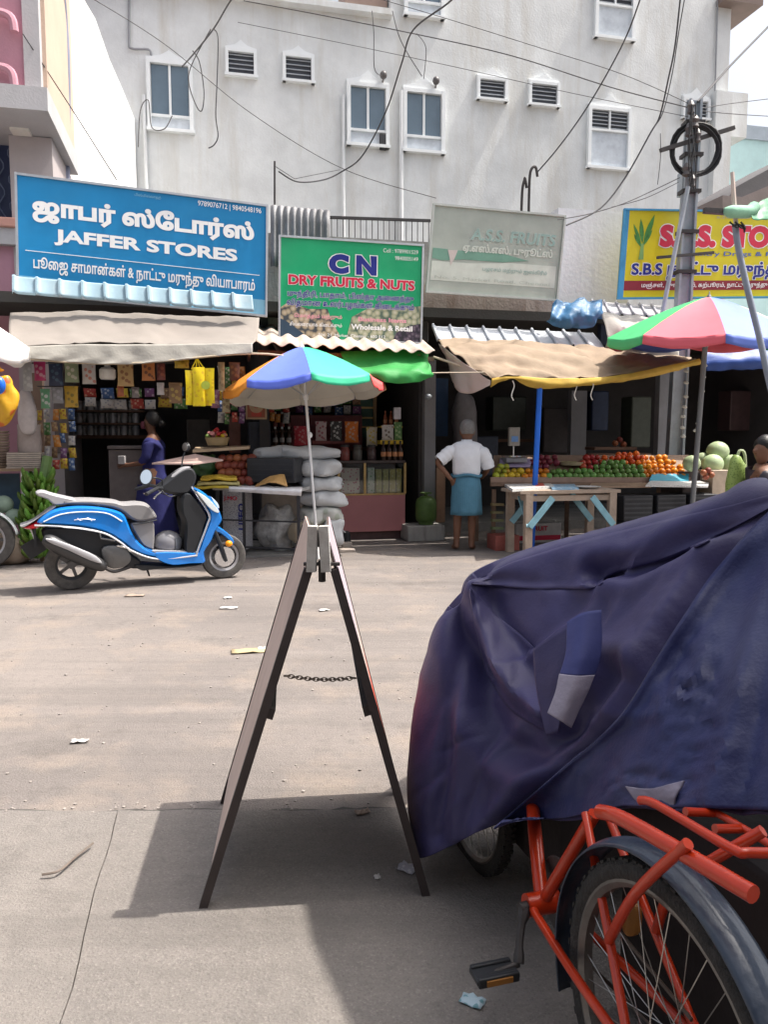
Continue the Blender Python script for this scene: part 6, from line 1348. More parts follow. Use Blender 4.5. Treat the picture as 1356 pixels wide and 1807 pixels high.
# man seen from behind, left hand on his hip
o = G(822, 971); pm_ = thing('person', 'barefoot man in white shirt and blue checked cloth standing with hand on hip', 'person', o)
W = lambda x, y, z: o + Vector((x, y, z))
nd = {'pel': (W(0, 0, .80), (.13, .10)), 'wst': (W(0, 0, .95), (.125, .095)), 'chs': (W(0, -.02, 1.10), (.14, .10)), 'upc': (W(0, -.01, 1.20), (.11, .085)), 'nk': (W(0, .0, 1.285), .048), 'hd0': (W(.005, .015, 1.345), .062), 'hd1': (W(.008, .02, 1.41), (.078, .088)), 'hd2': (W(.008, .01, 1.485), (.074, .084)), 'hd3': (W(.008, .008, 1.535), (.050, .058)),
      'nos': (W(.01, .115, 1.40), .012), 'eaL': (W(-.088, .015, 1.40), .016), 'eaR': (W(.102, .015, 1.40), .016),
      'shL': (W(-.18, -.01, 1.19), .06), 'elL': (W(-.355, -.06, 1.05), .040), 'wrL': (W(-.225, -.06, .90), .028), 'shR': (W(.185, -.01, 1.19), .06), 'elR': (W(.255, .04, .97), .041), 'wrR': (W(.215, .22, .86), .028),
      'hpL': (W(-.09, 0, .72), .088), 'knL': (W(-.10, -.01, .43), .058), 'cfL': (W(-.105, -.02, .30), .052), 'anL': (W(-.11, -.01, .085), .034), 'ftL': (W(-.125, .09, .035), .034), 'toL': (W(-.135, .17, .025), .026),
      'hpR': (W(.09, 0, .72), .088), 'knR': (W(.075, 0, .43), .058), 'cfR': (W(.07, -.01, .30), .052), 'anR': (W(.065, 0, .085), .034), 'ftR': (W(.095, .09, .035), .034), 'toR': (W(.115, .16, .025), .026), 'heL': (W(-.11, -.05, .03), .026), 'heR': (W(.06, -.04, .03), .026)}
ed = [('pel', 'wst'), ('wst', 'chs'), ('chs', 'upc'), ('upc', 'nk'), ('nk', 'hd0'), ('hd0', 'hd1'), ('hd1', 'hd2'), ('hd2', 'hd3'), ('hd1', 'nos'), ('hd1', 'eaL'), ('hd1', 'eaR'), ('upc', 'shL'), ('shL', 'elL'), ('elL', 'wrL'), ('upc', 'shR'), ('shR', 'elR'), ('elR', 'wrR'),
      ('pel', 'hpL'), ('hpL', 'knL'), ('knL', 'cfL'), ('cfL', 'anL'), ('anL', 'ftL'), ('ftL', 'toL'), ('anL', 'heL'), ('pel', 'hpR'), ('hpR', 'knR'), ('knR', 'cfR'), ('cfR', 'anR'), ('anR', 'ftR'), ('ftR', 'toR'), ('anR', 'heR')]
hand(nd, ed, 'wrL', 'L', W(-.215, -.06, .88), Vector((.6, .2, -.75)), Vector((.3, -.8, .2)), .02); hand(nd, ed, 'wrR', 'R', W(.21, .24, .85), Vector((-.3, .9, .1)), Vector((-.6, -.2, .5)), -.025)
skin_body(pm_, 'body', nd, ed, 'pel', m_skin)
m_shirt = M('white_cotton_shirt', (.66, .68, .72), .85, .05, 12, .35, 14)
part(pm_, 'shirt', loft([(W(0, 0, .86), .138, .112), (W(0, 0, .90), .152, .122), (W(0, -.004, .95), .166, .128), (W(0, -.012, 1.02), .164, .126), (W(0, -.016, 1.09), .170, .128), (W(0, -.016, 1.15), .184, .124), (W(0, -.012, 1.195), .190, .108), (W(0, -.008, 1.232), .188, .104), (W(0, -.005, 1.262), .165, .096), (W(0, -.002, 1.286), .115, .084), (W(0, 0, 1.296), .066, .066), (W(0, 0, 1.315), .060, .060)], 40, .035, 5, 1), m_shirt, solid=.005)
for pts, rr in (([W(-.135, -.012, 1.185), W(-.20, -.022, 1.165), W(-.265, -.040, 1.115), W(-.325, -.054, 1.065)], [.070, .078, .076, .074]), ([W(.135, -.012, 1.185), W(.195, -.010, 1.150), W(.232, .006, 1.075), W(.262, .024, .985)], [.070, .078, .076, .076])):
    mb = MB(); P = crom(pts, 5); mb.tube(P, [(rr[min(3, i // 5)] + (rr[min(3, i // 5 + 1)] - rr[min(3, i // 5)]) * (i % 5) / 5) * (1 + .05 * math.sin(i * 1.7)) for i in range(len(P))], 18, caps=False); part(pm_, 'sleeve', mb, m_shirt, solid=.004)
m_lungi = M('blue_checked_cloth', (.05, .15, .225), .85, .15, 6, .3, 20)
N = m_lungi.node_tree.nodes; L = m_lungi.node_tree.links; bs = N['Principled BSDF']; old = bs.inputs['Base Color'].links[0].from_socket
wv = N.new('ShaderNodeTexBrick'); wv.inputs['Scale'].default_value = 22; wv.inputs['Mortar Size'].default_value = .04; wv.offset = 0; wv.inputs['Color1'].default_value = (0, 0, 0, 1); wv.inputs['Color2'].default_value = (0, 0, 0, 1); wv.inputs['Mortar'].default_value = (1, 1, 1, 1)
tcn = N.new('ShaderNodeTexCoord'); mpn = N.new('ShaderNodeMapping'); mpn.inputs['Rotation'].default_value = (R(90), 0, 0); L.new(tcn.outputs['Object'], mpn.inputs[0]); L.new(mpn.outputs[0], wv.inputs['Vector'])
mxn = N.new('ShaderNodeMix'); mxn.data_type = 'RGBA'; mxn.inputs[7].default_value = (.10, .24, .33, 1); mfac = N.new('ShaderNodeMath'); mfac.operation = 'MULTIPLY'; mfac.inputs[1].default_value = .6; L.new(wv.outputs['Color'], mfac.inputs[0]); L.new(mfac.outputs[0], mxn.inputs[0]); L.new(old, mxn.inputs[6]); L.new(mxn.outputs[2], bs.inputs['Base Color'])
part(pm_, 'lungi', loft([(W(0, 0, .90 - i * .052), .150 + .018 * min(1, i / 3) + .002 * i, .130 + .02 * min(1, i / 3) + .004 * i) for i in range(10)], 40, .045, 7, 2), m_lungi, solid=.006)
mb = MB(); mb.tube([W(.17 * math.cos(a), .14 * math.sin(a), .895 + .012 * math.sin(3 * a)) for a in [k * .2618 for k in range(24)]], .018, 8, closed=True); part(pm_, 'waist_fold', mb, m_lungi)
mb = MB(); rows = []
for j in range(9):
    ph = -.62 + j * 2.1 / 8; row = []
    for k in range(25):
        a = 2 * math.pi * k / 25; q = max(.05, math.cos(ph)) ** .8; lift_ = max(0, math.sin(a)) * max(0, -ph) * .10      # higher at the brow than at the nape
        n_ = 1 + .05 * noise.noise(Vector((math.cos(a) * 4, math.sin(a) * 4, j * .8))); row.append(W(.008 + .088 * q * n_ * math.cos(a), .010 + .100 * q * n_ * math.sin(a) - .006, 1.445 + .108 * math.sin(ph) + lift_))
    rows.append(row)
mb.grid(rows, True); part(pm_, 'hair', mb, m_hair_g, solid=.004)

# person in navy inside the left shop
o = U(uof(F(274, 900, .35)), .35, .02); pw = thing('person', 'person in navy dress and face mask at the dim counter of the left shop', 'person', o)
nd = {'pel': (W(0, 0, .88), (.14, .11)), 'wst': (W(0, 0, 1.02), (.12, .10)), 'chs': (W(0, 0, 1.18), (.13, .11)), 'upc': (W(0, 0, 1.28), (.10, .09)), 'nk': (W(-.01, 0, 1.37), .046), 'hd0': (W(-.03, 0, 1.43), .060), 'hd1': (W(-.03, 0, 1.50), (.088, .078)), 'hd2': (W(-.015, 0, 1.57), (.076, .066)), 'nos': (W(-.132, -.01, 1.485), .013),
      'shL': (W(0, -.17, 1.26), .055), 'elL': (W(-.05, -.22, 1.02), .040), 'wrL': (W(-.25, -.16, .99), .027), 'shR': (W(0, .17, 1.26), .055), 'elR': (W(-.05, .2, 1.02), .040), 'wrR': (W(-.22, .14, 1.0), .027),
      'hpL': (W(0, -.09, .80), .09), 'knL': (W(-.01, -.09, .46), .058), 'anL': (W(0, -.09, .09), .036), 'ftL': (W(-.1, -.1, .035), .034), 'hpR': (W(0, .09, .80), .09), 'knR': (W(-.01, .09, .46), .058), 'anR': (W(0, .09, .09), .036), 'ftR': (W(-.1, .1, .035), .034)}
ed = [('pel', 'wst'), ('wst', 'chs'), ('chs', 'upc'), ('upc', 'nk'), ('nk', 'hd0'), ('hd0', 'hd1'), ('hd1', 'hd2'), ('hd1', 'nos'), ('upc', 'shL'), ('shL', 'elL'), ('elL', 'wrL'), ('upc', 'shR'), ('shR', 'elR'), ('elR', 'wrR'), ('pel', 'hpL'), ('hpL', 'knL'), ('knL', 'anL'), ('anL', 'ftL'), ('pel', 'hpR'), ('hpR', 'knR'), ('knR', 'anR'), ('anR', 'ftR')]
hand(nd, ed, 'wrL', 'L', W(-.27, -.155, .985), Vector((-1, .1, 0)), Vector((0, .3, 1)), .02); hand(nd, ed, 'wrR', 'R', W(-.24, .135, 1.0), Vector((-1, -.1, 0)), Vector((0, -.3, 1)), -.02)
skin_body(pw, 'body', nd, ed, 'pel', m_skin)
m_nav = M('navy_cotton', (.022, .024, .13), .85, .15, 6, .3, 18)
dr = {'hem': (W(0, 0, .62), (.20, .17)), 'hip': (W(0, 0, .86), (.175, .16)), 'wst': (W(0, 0, 1.02), (.145, .135)), 'chs': (W(0, 0, 1.17), (.155, .14)), 'upc': (W(0, 0, 1.27), (.12, .11)), 'col': (W(-.005, 0, 1.34), .06), 'shL': (W(0, -.18, 1.25), .075), 'eL': (W(-.04, -.215, 1.05), .06), 'mL': (W(-.12, -.2, 1.01), .05), 'shR': (W(0, .18, 1.25), .075), 'eR': (W(-.04, .2, 1.05), .06)}
skin_body(pw, 'dress', dr, [('hem', 'hip'), ('hip', 'wst'), ('wst', 'chs'), ('chs', 'upc'), ('upc', 'col'), ('upc', 'shL'), ('shL', 'eL'), ('eL', 'mL'), ('upc', 'shR'), ('shR', 'eR')], 'wst', m_nav)
part(pw, 'skirt', loft([(W(0, 0, .75 - i * .07), .20 + .008 * i, .17 + .01 * i) for i in range(10)], 36, .05, 8, 4), m_nav, solid=.006)
mb = MB(); mb.blob(W(.005, 0, 1.545), (.098, .09, .10), nz=.12, ns=12); mb.blob(W(.10, 0, 1.49), (.05, .05, .05), nz=.2, ns=15); part(pw, 'hair', mb, m_hair_b)
mb = MB(); rows = [[W(-.03 - (.105 + .012 * math.sin(math.pi * j / 4)) * math.cos(a), .088 * math.sin(a), 1.425 + j * .022) for a in [-1.1 + k * 2.2 / 10 for k in range(11)]] for j in range(5)]; mb.grid(rows); part(pw, 'face_mask', mb, col('dark_red_mask', (.14, .03, .05)), solid=.004)
mb = MB(); mb.box(W(-.34, -.15, 1.05), (.08, .05, .10)); single('paper_packet', mb, col('white_paper_packet', (.42, .41, .42)), 'small white packet held by the person in navy', 'packet', bev=.005)

# seated woman at the right edge
o = D(1352, 905, 7.0); o.z = 0.0; pr = thing('person', 'seated woman with tied black hair and green sari at the right edge', 'person', o)
nd = {'pel': (W(0, .05, .62), (.16, .13)), 'wst': (W(-.01, .04, .78), (.13, .11)), 'chs': (W(-.03, .02, .93), (.14, .12)), 'upc': (W(-.04, .01, 1.04), (.11, .10)), 'nk': (W(-.045, 0, 1.11), .048), 'hd0': (W(-.065, -.01, 1.17), .058), 'hd1': (W(-.06, -.01, 1.235), (.085, .078)), 'hd2': (W(-.04, 0, 1.30), (.07, .066)), 'nos': (W(-.155, -.03, 1.215), .013),
      'shL': (W(-.10, -.15, 1.02), .055), 'elL': (W(-.14, -.22, .80), .042), 'wrL': (W(-.30, -.12, .70), .028), 'shR': (W(.02, .17, 1.03), .055), 'elR': (W(-.02, .24, .80), .042), 'wrR': (W(-.2, .16, .70), .028),
      'hpL': (W(-.05, -.08, .60), .10), 'knL': (W(-.42, -.16, .60), .07), 'anL': (W(-.42, -.14, .12), .038), 'ftL': (W(-.53, -.15, .04), .035), 'hpR': (W(-.05, .14, .60), .10), 'knR': (W(-.42, .16, .60), .07), 'anR': (W(-.40, .15, .12), .038), 'ftR': (W(-.51, .16, .04), .035)}
hand(nd, ed2 := [('pel', 'wst'), ('wst', 'chs'), ('chs', 'upc'), ('upc', 'nk'), ('nk', 'hd0'), ('hd0', 'hd1'), ('hd1', 'hd2'), ('hd1', 'nos'), ('upc', 'shL'), ('shL', 'elL'), ('elL', 'wrL'), ('upc', 'shR'), ('shR', 'elR'), ('elR', 'wrR'), ('pel', 'hpL'), ('hpL', 'knL'), ('knL', 'anL'), ('anL', 'ftL'), ('pel', 'hpR'), ('hpR', 'knR'), ('knR', 'anR'), ('anR', 'ftR')], 'wrL', 'L', W(-.32, -.11, .695), Vector((-1, .3, -.1)), Vector((0, .3, 1)), .02)
hand(nd, ed2, 'wrR', 'R', W(-.22, .15, .695), Vector((-1, -.3, -.1)), Vector((0, -.3, 1)), -.02)
skin_body(pr, 'body', nd, ed2, 'pel', m_skin)
bl = {'wst': (W(-.015, .035, .83), (.14, .12)), 'chs': (W(-.03, .02, .93), (.158, .135)), 'upc': (W(-.04, .01, 1.03), (.115, .11)), 'shL': (W(-.10, -.155, 1.01), .07), 'eL': (W(-.12, -.19, .90), .062), 'shR': (W(.02, .175, 1.02), .07), 'eR': (W(0, .21, .91), .062)}
skin_body(pr, 'blouse', bl, [('wst', 'chs'), ('chs', 'upc'), ('upc', 'shL'), ('shL', 'eL'), ('upc', 'shR'), ('shR', 'eR')], 'chs', col('dark_blouse', (.025, .02, .03)))
m_sari = M('yellow_green_sari', (.30, .34, .08), .8, .15, 8, .3, 16)
sr = {'w': (W(-.01, .04, .76), (.16, .14)), 'p': (W(-.02, .04, .62), (.2, .18)), 'a': (W(-.25, -.10, .62), (.14, .12)), 'b': (W(-.44, -.13, .58), (.12, .12)), 'c': (W(-.45, -.12, .2), (.13, .13)), 'd': (W(-.25, .14, .62), (.13, .12)), 'e': (W(-.43, .14, .58), (.12, .12)), 'f': (W(-.43, .14, .2), (.13, .13))}
skin_body(pr, 'sari', sr, [('w', 'p'), ('p', 'a'), ('a', 'b'), ('b', 'c'), ('p', 'd'), ('d', 'e'), ('e', 'f')], 'p', m_sari)
net = [[W(.12, .02, 1.06), W(.05, -.06, 1.11), W(-.06, -.12, 1.08)], [W(.10, -.10, .95), W(0, -.17, .98), W(-.14, -.18, .94)], [W(.10, -.12, .75), W(0, -.19, .76), W(-.16, -.17, .74)]]
mb = MB(); mb.blob(W(-.02, .01, 1.275), (.10, .095, .095), nz=.1, ns=12); mb.blob(W(.07, .03, 1.22), (.06, .06, .065), nz=.2, ns=14); part(pr, 'hair', mb, m_hair_b)
mb = MB(); mb.tube([W(.07 + .055 * math.cos(a), -.02 + .01 * math.cos(a), 1.225 + .05 * math.sin(a)) for a in [k * .6 for k in range(10)]], .012, 6); part(pr, 'hair_flowers', mb, col('white_flower', (.55, .55, .5)))
mb = MB(); mb.box(o + Vector((.02, .06, .26)), (.42, .42, .5)); single('seat_crate', mb, col('brown_seat_box', (.2, .13, .09)), 'brown box the seated woman sits on', 'box', bev=.01)
t = thing('net_bag', 'green net bag of beans standing beside the seated woman', 'bag', D(1300, 900, 7.2)); c = D(1300, 842, 7.2)
mb = MB(); mb.blob(c - ZV * .05, (.085, .08, .24), nz=.25, ns=10, e=.8); part(t, 'bag', mb, printed('green_beans', (.26, .36, .10), (.12, .2, .04), 50)); mb = MB(); mb.tube(crom([c + ZV * .16, c + ZV * .24 + XV * .02, c + ZV * .2 + XV * .07, c - ZV * .1 + XV * .09], 4), .014, 6); part(t, 'strap', mb, col('pale_green_strap', (.45, .52, .32)))
mb = MB(); q = D(1300, 885, 7.2); mb.box(Vector((q.x, q.y + .05, .32)), (.42, .5, .64)); single('bean_stand', mb, col('dim_wood_stand', (.15, .1, .08)), 'dim wooden box under the green net bag', 'box', bev=.01)
mb = MB(); q = F(750, 932, .12); mb.box(Vector((q.x, q.y, .10)) + NV * .12, (.5, .42, .2), FAX); single('stone_step', mb, m_stain, 'low stone step under the green gas cylinder', 'step', bev=.01)

# ------------------------------------------------------------------ folding board in the foreground
fl, fr_, bl_, br_ = G(355, 1612), G(755, 1590), G(395, 1415), G(702, 1400)
an = D(563, 965, 2.16); af = D(556, 945, 2.82)
AX_ = Vector((-.172, 2.14, 1.06)); AXF = Vector((-.243, 2.83, 1.06))
bd = thing('folding_board', 'folding A shaped advertising board standing on the road edge', 'board', (fl + fr_ + bl_ + br_) / 4)
m_edge = M('dark_board_edge', (.045, .035, .035), .6, .2, 10, .1); m_face_l = M('tan_board_face', (.60, .47, .41), .7, .1, 3, .08, 20, dirt=(.42, .31, .26), dscale=4, damt=.5)
m_inner = M('dark_board_back', (.10, .07, .06), .8, .2, 8, .2)
for nm, f0, b0_, off, mf_ in (('left', fl, bl_, -.02, m_face_l), ('right', fr_, br_, .02, None)):
    a0 = AX_ + XV * (off * .7); a1 = AXF + XV * (off * 1.75)
    # board sheet: from a little above the feet to the ridge
    lo_f, lo_b = f0.lerp(a0, .10), b0_.lerp(a1, .10)
    nrm_ = (lo_b - lo_f).cross(a0 - lo_f).normalized(); nrm_ = nrm_ if nrm_.x * off > 0 else -nrm_
    mb = MB(); mb.prism([lo_f, lo_b, a1, a0], nrm_ * .006); pnl = part(bd, 'panel', mb, m_inner, smooth=0)
    if mf_:
        mb = MB(); mb.prism([p + nrm_ * .0065 for p in (lo_f, lo_b, a1, a0)], nrm_ * .003); part(pnl, 'poster', mb, mf_, smooth=0)
    else:
        cuts = [(0, .10, (.30, .20, .16)), (.10, .30, (.50, .30, .10)), (.30, .50, (.60, .10, .06)), (.50, .66, (.50, .40, .36)), (.66, 1, (.46, .38, .42))]
        for s0, s1, cc in cuts:
            q = [lo_f.lerp(a0, s0), lo_b.lerp(a1, s0), lo_b.lerp(a1, s1 - .002), lo_f.lerp(a0, s1 - .002)]
            mb = MB(); mb.prism([p + nrm_ * .0065 for p in q], nrm_ * .003); part(pnl, 'poster', mb, M('poster_%d' % int(s0 * 100), cc, .6, .12, 6, .05), smooth=0)
    for (p, q) in ((f0, a0), (b0_, a1)):
        mb = MB(); mb.bar(p, p.lerp(q, .93 if p is f0 else .97), .034, .024, nrm_); part(bd, 'leg', mb, m_edge)
    mb = MB(); mb.bar(D(563 + off * 650, 1008, 2.128), D(562 + off * 480, 928, 2.13), .036, .026, XV); part(bd, 'ridge_bracket', mb, M('dusty_white_wood', (.46, .45, .43), .8, .2, 12, .2, dirt=(.25, .2, .18), dscale=14))
    for s in (.55,): mb = MB(); mb.bar(f0.lerp(a0, s) - nrm_ * .02, b0_.lerp(a1, s) - nrm_ * .02, .03, .02, nrm_); part(bd, 'cross_batten', mb, m_edge)
for q in (AX_, AXF):
    mb = MB(); mb.tube([q + Vector((0, 0, -.05)), q + Vector((0, .004, -.11))], .010, 8); mb.bar(q + Vector((-.05, 0, -.06)), q + Vector((.05, 0, -.06)), .02, .008); part(bd, 'hinge', mb, m_iron)
# chain
ca = D(503, 1192, 2.14); cb = D(627, 1196, 2.15); m_chain = M('rusty_chain', (.11, .085, .07), .6, .2, metal=.5)
nl = 17
for i in range(nl):
    s = (i + .5) / nl; c = ca.lerp(cb, s) - ZV * (.008 * math.sin(math.pi * s)); d = (cb - ca).normalized(); e = ZV if i % 2 else YV
    mb = MB(); mb.tube([c + d * (.0095 * math.cos(a)) + e * (.0055 * math.sin(a)) for a in [k * .5236 for k in range(12)]], .0016, 5, closed=True); part(bd, 'chain_link', mb, m_chain)

# ------------------------------------------------------------------ cargo tricycle
m_redp = M('red_frame_paint', (.52, .038, .008), .28, .08, 8, .04, 60, coat=.3, dirt=(.30, .02, .01), dscale=5, damt=.4)
m_tyre2 = M('black_tyre', (.035, .033, .032), .8, .3, 40, .5, 120); m_guard = M('blue_black_mudguard', (.03, .045, .075), .35, .1, coat=.3, dirt=(.10, .11, .12), dscale=6)
hub = Vector((.485, 1.25, .305)); hv = Vector((-.28, .96, 0)).normalized(); rv = Vector((hv.y, -hv.x, 0)); BB = Vector((.365, 1.71, .28))
tr = thing('cargo_tricycle', 'red framed cargo tricycle half hidden under the navy tarpaulin', 'tricycle', Vector((.5, 1.6, 0)))
def bike_wheel(c, fw, ax_, r_, name='rear_wheel', w_=.042):
    n_ = 56; A = (fw, ZV, ax_)
    def ringrow(q, l, ph=0.0): return [c + A[0] * (q * math.cos(2 * math.pi * k / n_)) + A[1] * (q * math.sin(2 * math.pi * k / n_)) + A[2] * l for k in range(n_)]
    mb = MB(); rows = []
    for j in range(13):
        a = -2.4 + j * 4.8 / 12; rows.append(ringrow(r_ - .022 + .022 * math.cos(a), w_ / 2 * math.sin(a)))
    mb.grid(rows, True); wh = part(tr, name, mb, m_tyre2)
    mb = MB()
    for k in range(84):
        a = 2 * math.pi * k / 84; d = A[0] * math.cos(a) + A[1] * math.sin(a); tdir = -A[0] * math.sin(a) + A[1] * math.cos(a)
        for s in (-1, 1): mb.box(c + d * (r_ - .0035) + A[2] * (s * .011 + (.003 if k % 2 else 0)), (.010, .013, .005), (A[2], tdir, d))
    part(wh, 'tread', mb, m_tyre2, smooth=0, kind='stuff')
    mb = MB(); mb.grid([ringrow(q, l) for q, l in ((r_ - .034, -.015), (r_ - .042, -.016), (r_ - .052, -.009), (r_ - .052, .009), (r_ - .042, .016), (r_ - .034, .015))], True); part(wh, 'rim', mb, M('dull_steel_rim', (.20, .19, .18), .45, .25, 8, .1, metal=.7, dirt=(.10, .07, .05), dscale=9))
    mb = MB(); mb.lathe([(.006, -.07), (.02, -.035), (.024, -.033), (.014, -.028), (.014, .028), (.024, .033), (.02, .035), (.006, .07)], c, 16, A); part(wh, 'hub', mb, M('steel_hub', (.3, .3, .3), .35, metal=.8))
    for k in range(32):
        a = 2 * math.pi * k / 32; s = 1 if k % 2 else -1; a2 = a + (.55 if (k // 2) % 2 else -.55)
        mb = MB(); mb.tube([c + (A[0] * math.cos(a2) + A[1] * math.sin(a2)) * .022 + A[2] * (s * .03), c + (A[0] * math.cos(a) + A[1] * math.sin(a)) * (r_ - .05)], .0011, 4); part(wh, 'spoke', mb, M('dull_spoke', (.45, .43, .40), .35, metal=.9, bump=0))
    return wh
rw = bike_wheel(hub, hv, rv, .305)
mb = MB(); rows = [[p + rv * l for p in arcpts(hub, .338 - (l / .034) ** 2 * .012, -20, 165, 40, hv)] for l in (-.034, -.026, -.012, 0, .012, .026, .034)]; mb.grid(rows); part(tr, 'mudguard', mb, m_guard, solid=.003)
def tb_(name, pts, r_, mat=None, seg=12, sm=True):
    mb = MB(); mb.tube(crom(pts, 5) if len(pts) > 2 else pts, r_, seg); return part(tr, name, mb, mat or m_redp)
dl, drr = hub - rv * .068, hub + rv * .068
ST = D(1052, 1432, 1.60)                       # seat cluster
tb_('down_tube', [BB, D(942, 1440, 1.90), D(935, 1340, 2.25)], .017); tb_('seat_tube', [BB, ST + (BB - ST) * .02], .014)
mb = MB(); mb.tube([BB - rv * .04, BB + rv * .04], .026, 14); part(tr, 'bottom_bracket', mb, m_redp)
for s, d_ in ((-1, dl), (1, drr)):
    tb_('chain_stay', [BB + rv * (.03 * s), (BB + d_) / 2 + rv * (.02 * s), d_], .0095); tb_('seat_stay', [ST + rv * (.025 * s), (ST + d_) / 2 + rv * .012 * s, d_], .0090)
    mb = MB(); mb.box(d_, (.008, .06, .05), (rv, hv, ZV)); part(tr, 'dropout', mb, m_redp, bev=.004)
    mid = (ST * .42 + d_ * .58) + rv * .012 * s
    tb_('rack_stay', [mid, mid.lerp(D(1195, 1500, 1.16), .6) + rv * (.02 * s), D(1215, 1488, 1.15) + rv * (.07 * s + .07)], .0095)
tb_('rack_rail', [D(1060, 1432, 1.36), D(1110, 1450, 1.28), D(1330, 1578, 1.05)], .0135); tb_('rack_rail', [D(1130, 1412, 1.36), D(1160, 1420, 1.32), D(1290, 1496, 1.14), D(1325, 1504, 1.12), D(1420, 1504, 1.10)], .008)
tb_('rack_rail', [D(1262, 1432, 1.38), D(1420, 1525, 1.2)], .007); tb_('rack_bar', [D(1210, 1432, 1.36), D(1265, 1434, 1.38)], .008); tb_('rack_bar', [D(1262, 1462, 1.3), D(1310, 1462, 1.32)], .008)
cr0 = D(926, 1602, 1.69); tb_('spindle', [BB, cr0 - rv * .012], .014, m_iron, 10); cr1 = D(916, 1700, 1.62); tb_('crank', [cr0, cr0.lerp(cr1, .5) - rv * .004, cr1], [.014] * 3 + [.009] * 5 + [.012] * 3, m_iron, 8); pc = D(873, 1716, 1.60); tb_('pedal_axle', [cr1, pc], .007, m_iron, 8)
mb = MB(); mb.box(pc, (.10, .05, .012), (rv, hv, ZV)); 
pd_ = part(tr, 'pedal', mb, m_bplast, bev=.003)
for s in (-1, 1): mb = MB(); mb.box(pc + hv * (.022 * s), (.095, .012, .022), (rv, hv, ZV)); part(pd_, 'tread', mb, m_bplast, bev=.003)
mb = MB(); mb.box(pc - hv * .030, (.06, .004, .012), (rv, hv, ZV)); part(pd_, 'reflector', mb, M('dull_amber', (.30, .13, .03), .5))
mb = MB(); mb.lathe([(.02, -.003), (.092, -.003), (.095, 0), (.092, .003), (.02, .003)], BB + rv * .05, 40, (hv, ZV, rv)); part(tr, 'chainring', mb, m_iron)
mb = MB(); c1 = BB + rv * .05; c2_ = hub + rv * .05; mb.tube([c1 + ZV * .092, c2_ + ZV * .04], .004, 5); mb.tube([c1 - ZV * .092, c2_ - ZV * .04], .004, 5); part(tr, 'chain', mb, m_chain)
mb = MB(); mb.blob(D(1116, 1622, 1.35), (.018, .010, .030), (rv, hv, ZV), .6); part(tr, 'reflector', mb, M('dull_amber', (.30, .13, .03), .5))
mb = MB(); mb.box(hub + rv * .34 + hv * .12 + ZV * .02, (.30, .62, .52), (rv, hv, ZV)); part(tr, 'dark_filler_box', mb, M('shade_black_board', (.022, .016, .016), .8), bev=.01)  # box added only to darken the view through the spokes
# front wheels and cargo box under the cover
fwc = Vector((.28, 2.36, .27)); bike_wheel(fwc, hv, rv, .27, 'front_wheel'); bike_wheel(fwc + rv * .95, hv, rv, .27, 'front_wheel')
mb = MB(); rows = [[p + rv * l for p in arcpts(fwc, .30, 40, 175, 20, -hv)] for l in (-.03, 0, .03)]; mb.grid(rows); part(tr, 'front_mudguard', mb, m_guard, solid=.003)
tb_('axle', [fwc - rv * .03, fwc + rv * .98], .014, m_iron)
mb = MB(); q0 = Vector((.92, 2.38, .45)); mb.box(q0, (1.14, .60, .56), (rv, hv, ZV)); part(tr, 'cargo_box', mb, M('shade_black_board', (.022, .016, .016), .8))  # black colour and large size deepen the shade under the cart
tb_('main_tube', [D(935, 1340, 2.25), q0 - hv * .3 - ZV * .1], .022)

# ------------------------------------------------------------------ navy tarpaulin thrown over it
sil = [(826, 1024, 2.32), (905, 985, 2.30), (1000, 955, 2.24), (1100, 930, 2.16), (1200, 905, 2.06), (1290, 885, 1.97), (1420, 850, 1.84)]
hem = [(742, 1512, 2.20), (826, 1476, 2.10), (905, 1446, 1.98), (1000, 1447, 1.80), (1097, 1426, 1.62), (1190, 1428, 1.46), (1420, 1440, 1.26)]
left = [(826, 1024, 2.32), (790, 1078, 2.30), (762, 1155, 2.28), (741, 1240, 2.27), (730, 1330, 2.25), (728, 1420, 2.23), (742, 1512, 2.20)]
NR, NC = 7, 7; net = []
for j in range(NR):
    t = j / (NR - 1); row = []
    for i in range(NC):
        a, b = sil[i], hem[i]
        if i == 0: row.append(D(*left[j])); continue
        x = a[0] + (b[0] - a[0]) * t; y = a[1] + (b[1] - a[1]) * t; Y = a[2] + (b[2] - a[2]) * (t ** 1.15) - .10 * math.sin(math.pi * t) * min(1, i / 2)
        if i == 1: x += (left[j][0] - (sil[0][0] + (hem[0][0] - sil[0][0]) * t)) * .6
        row.append(D(x, y, Y))
    net.append(row)
# the far side falls away behind the ridge, the left side turns round the corner
back = [p + Vector((.02, .30, -.10)) for p in net[0]]; back2 = [p + Vector((.02, .42, -.50)) for p in net[0]]
net = [back2, back] + net
tz = [1.6, 1.2] + [max(0, 1 - j / 2.5) for j in range(NR)]
net = [[r[0] + Vector((.04, .40, -.30 * tz[j])), r[0] + Vector((.015, .20, -.13 * tz[j]))] + r for j, r in enumerate(net)]
def polydist(x, y, P):
    best = (1e9, 0, 0)
    for i in range(len(P) - 1):
        ax, ay = P[i]; bx, by = P[i + 1]; dx, dy = bx - ax, by - ay; t = max(0, min(1, ((x - ax) * dx + (y - ay) * dy) / (dx * dx + dy * dy)))
        d = math.hypot(x - ax - t * dx, y - ay - t * dy); s = (dx * (y - ay) - dy * (x - ax))
        if d < best[0]: best = (d, s, (i + t) / (len(P) - 1))
    return best
big = [(1420, 850), (1345, 915), (1260, 1010), (1180, 1130), (1090, 1270), (1000, 1350), (872, 1462)]
sw1 = [(828, 1030), (845, 1090), (880, 1160), (930, 1225), (985, 1265)]
sw2 = [(829, 1045), (832, 1140), (852, 1240), (900, 1315), (970, 1335), (1040, 1280), (1095, 1200)]
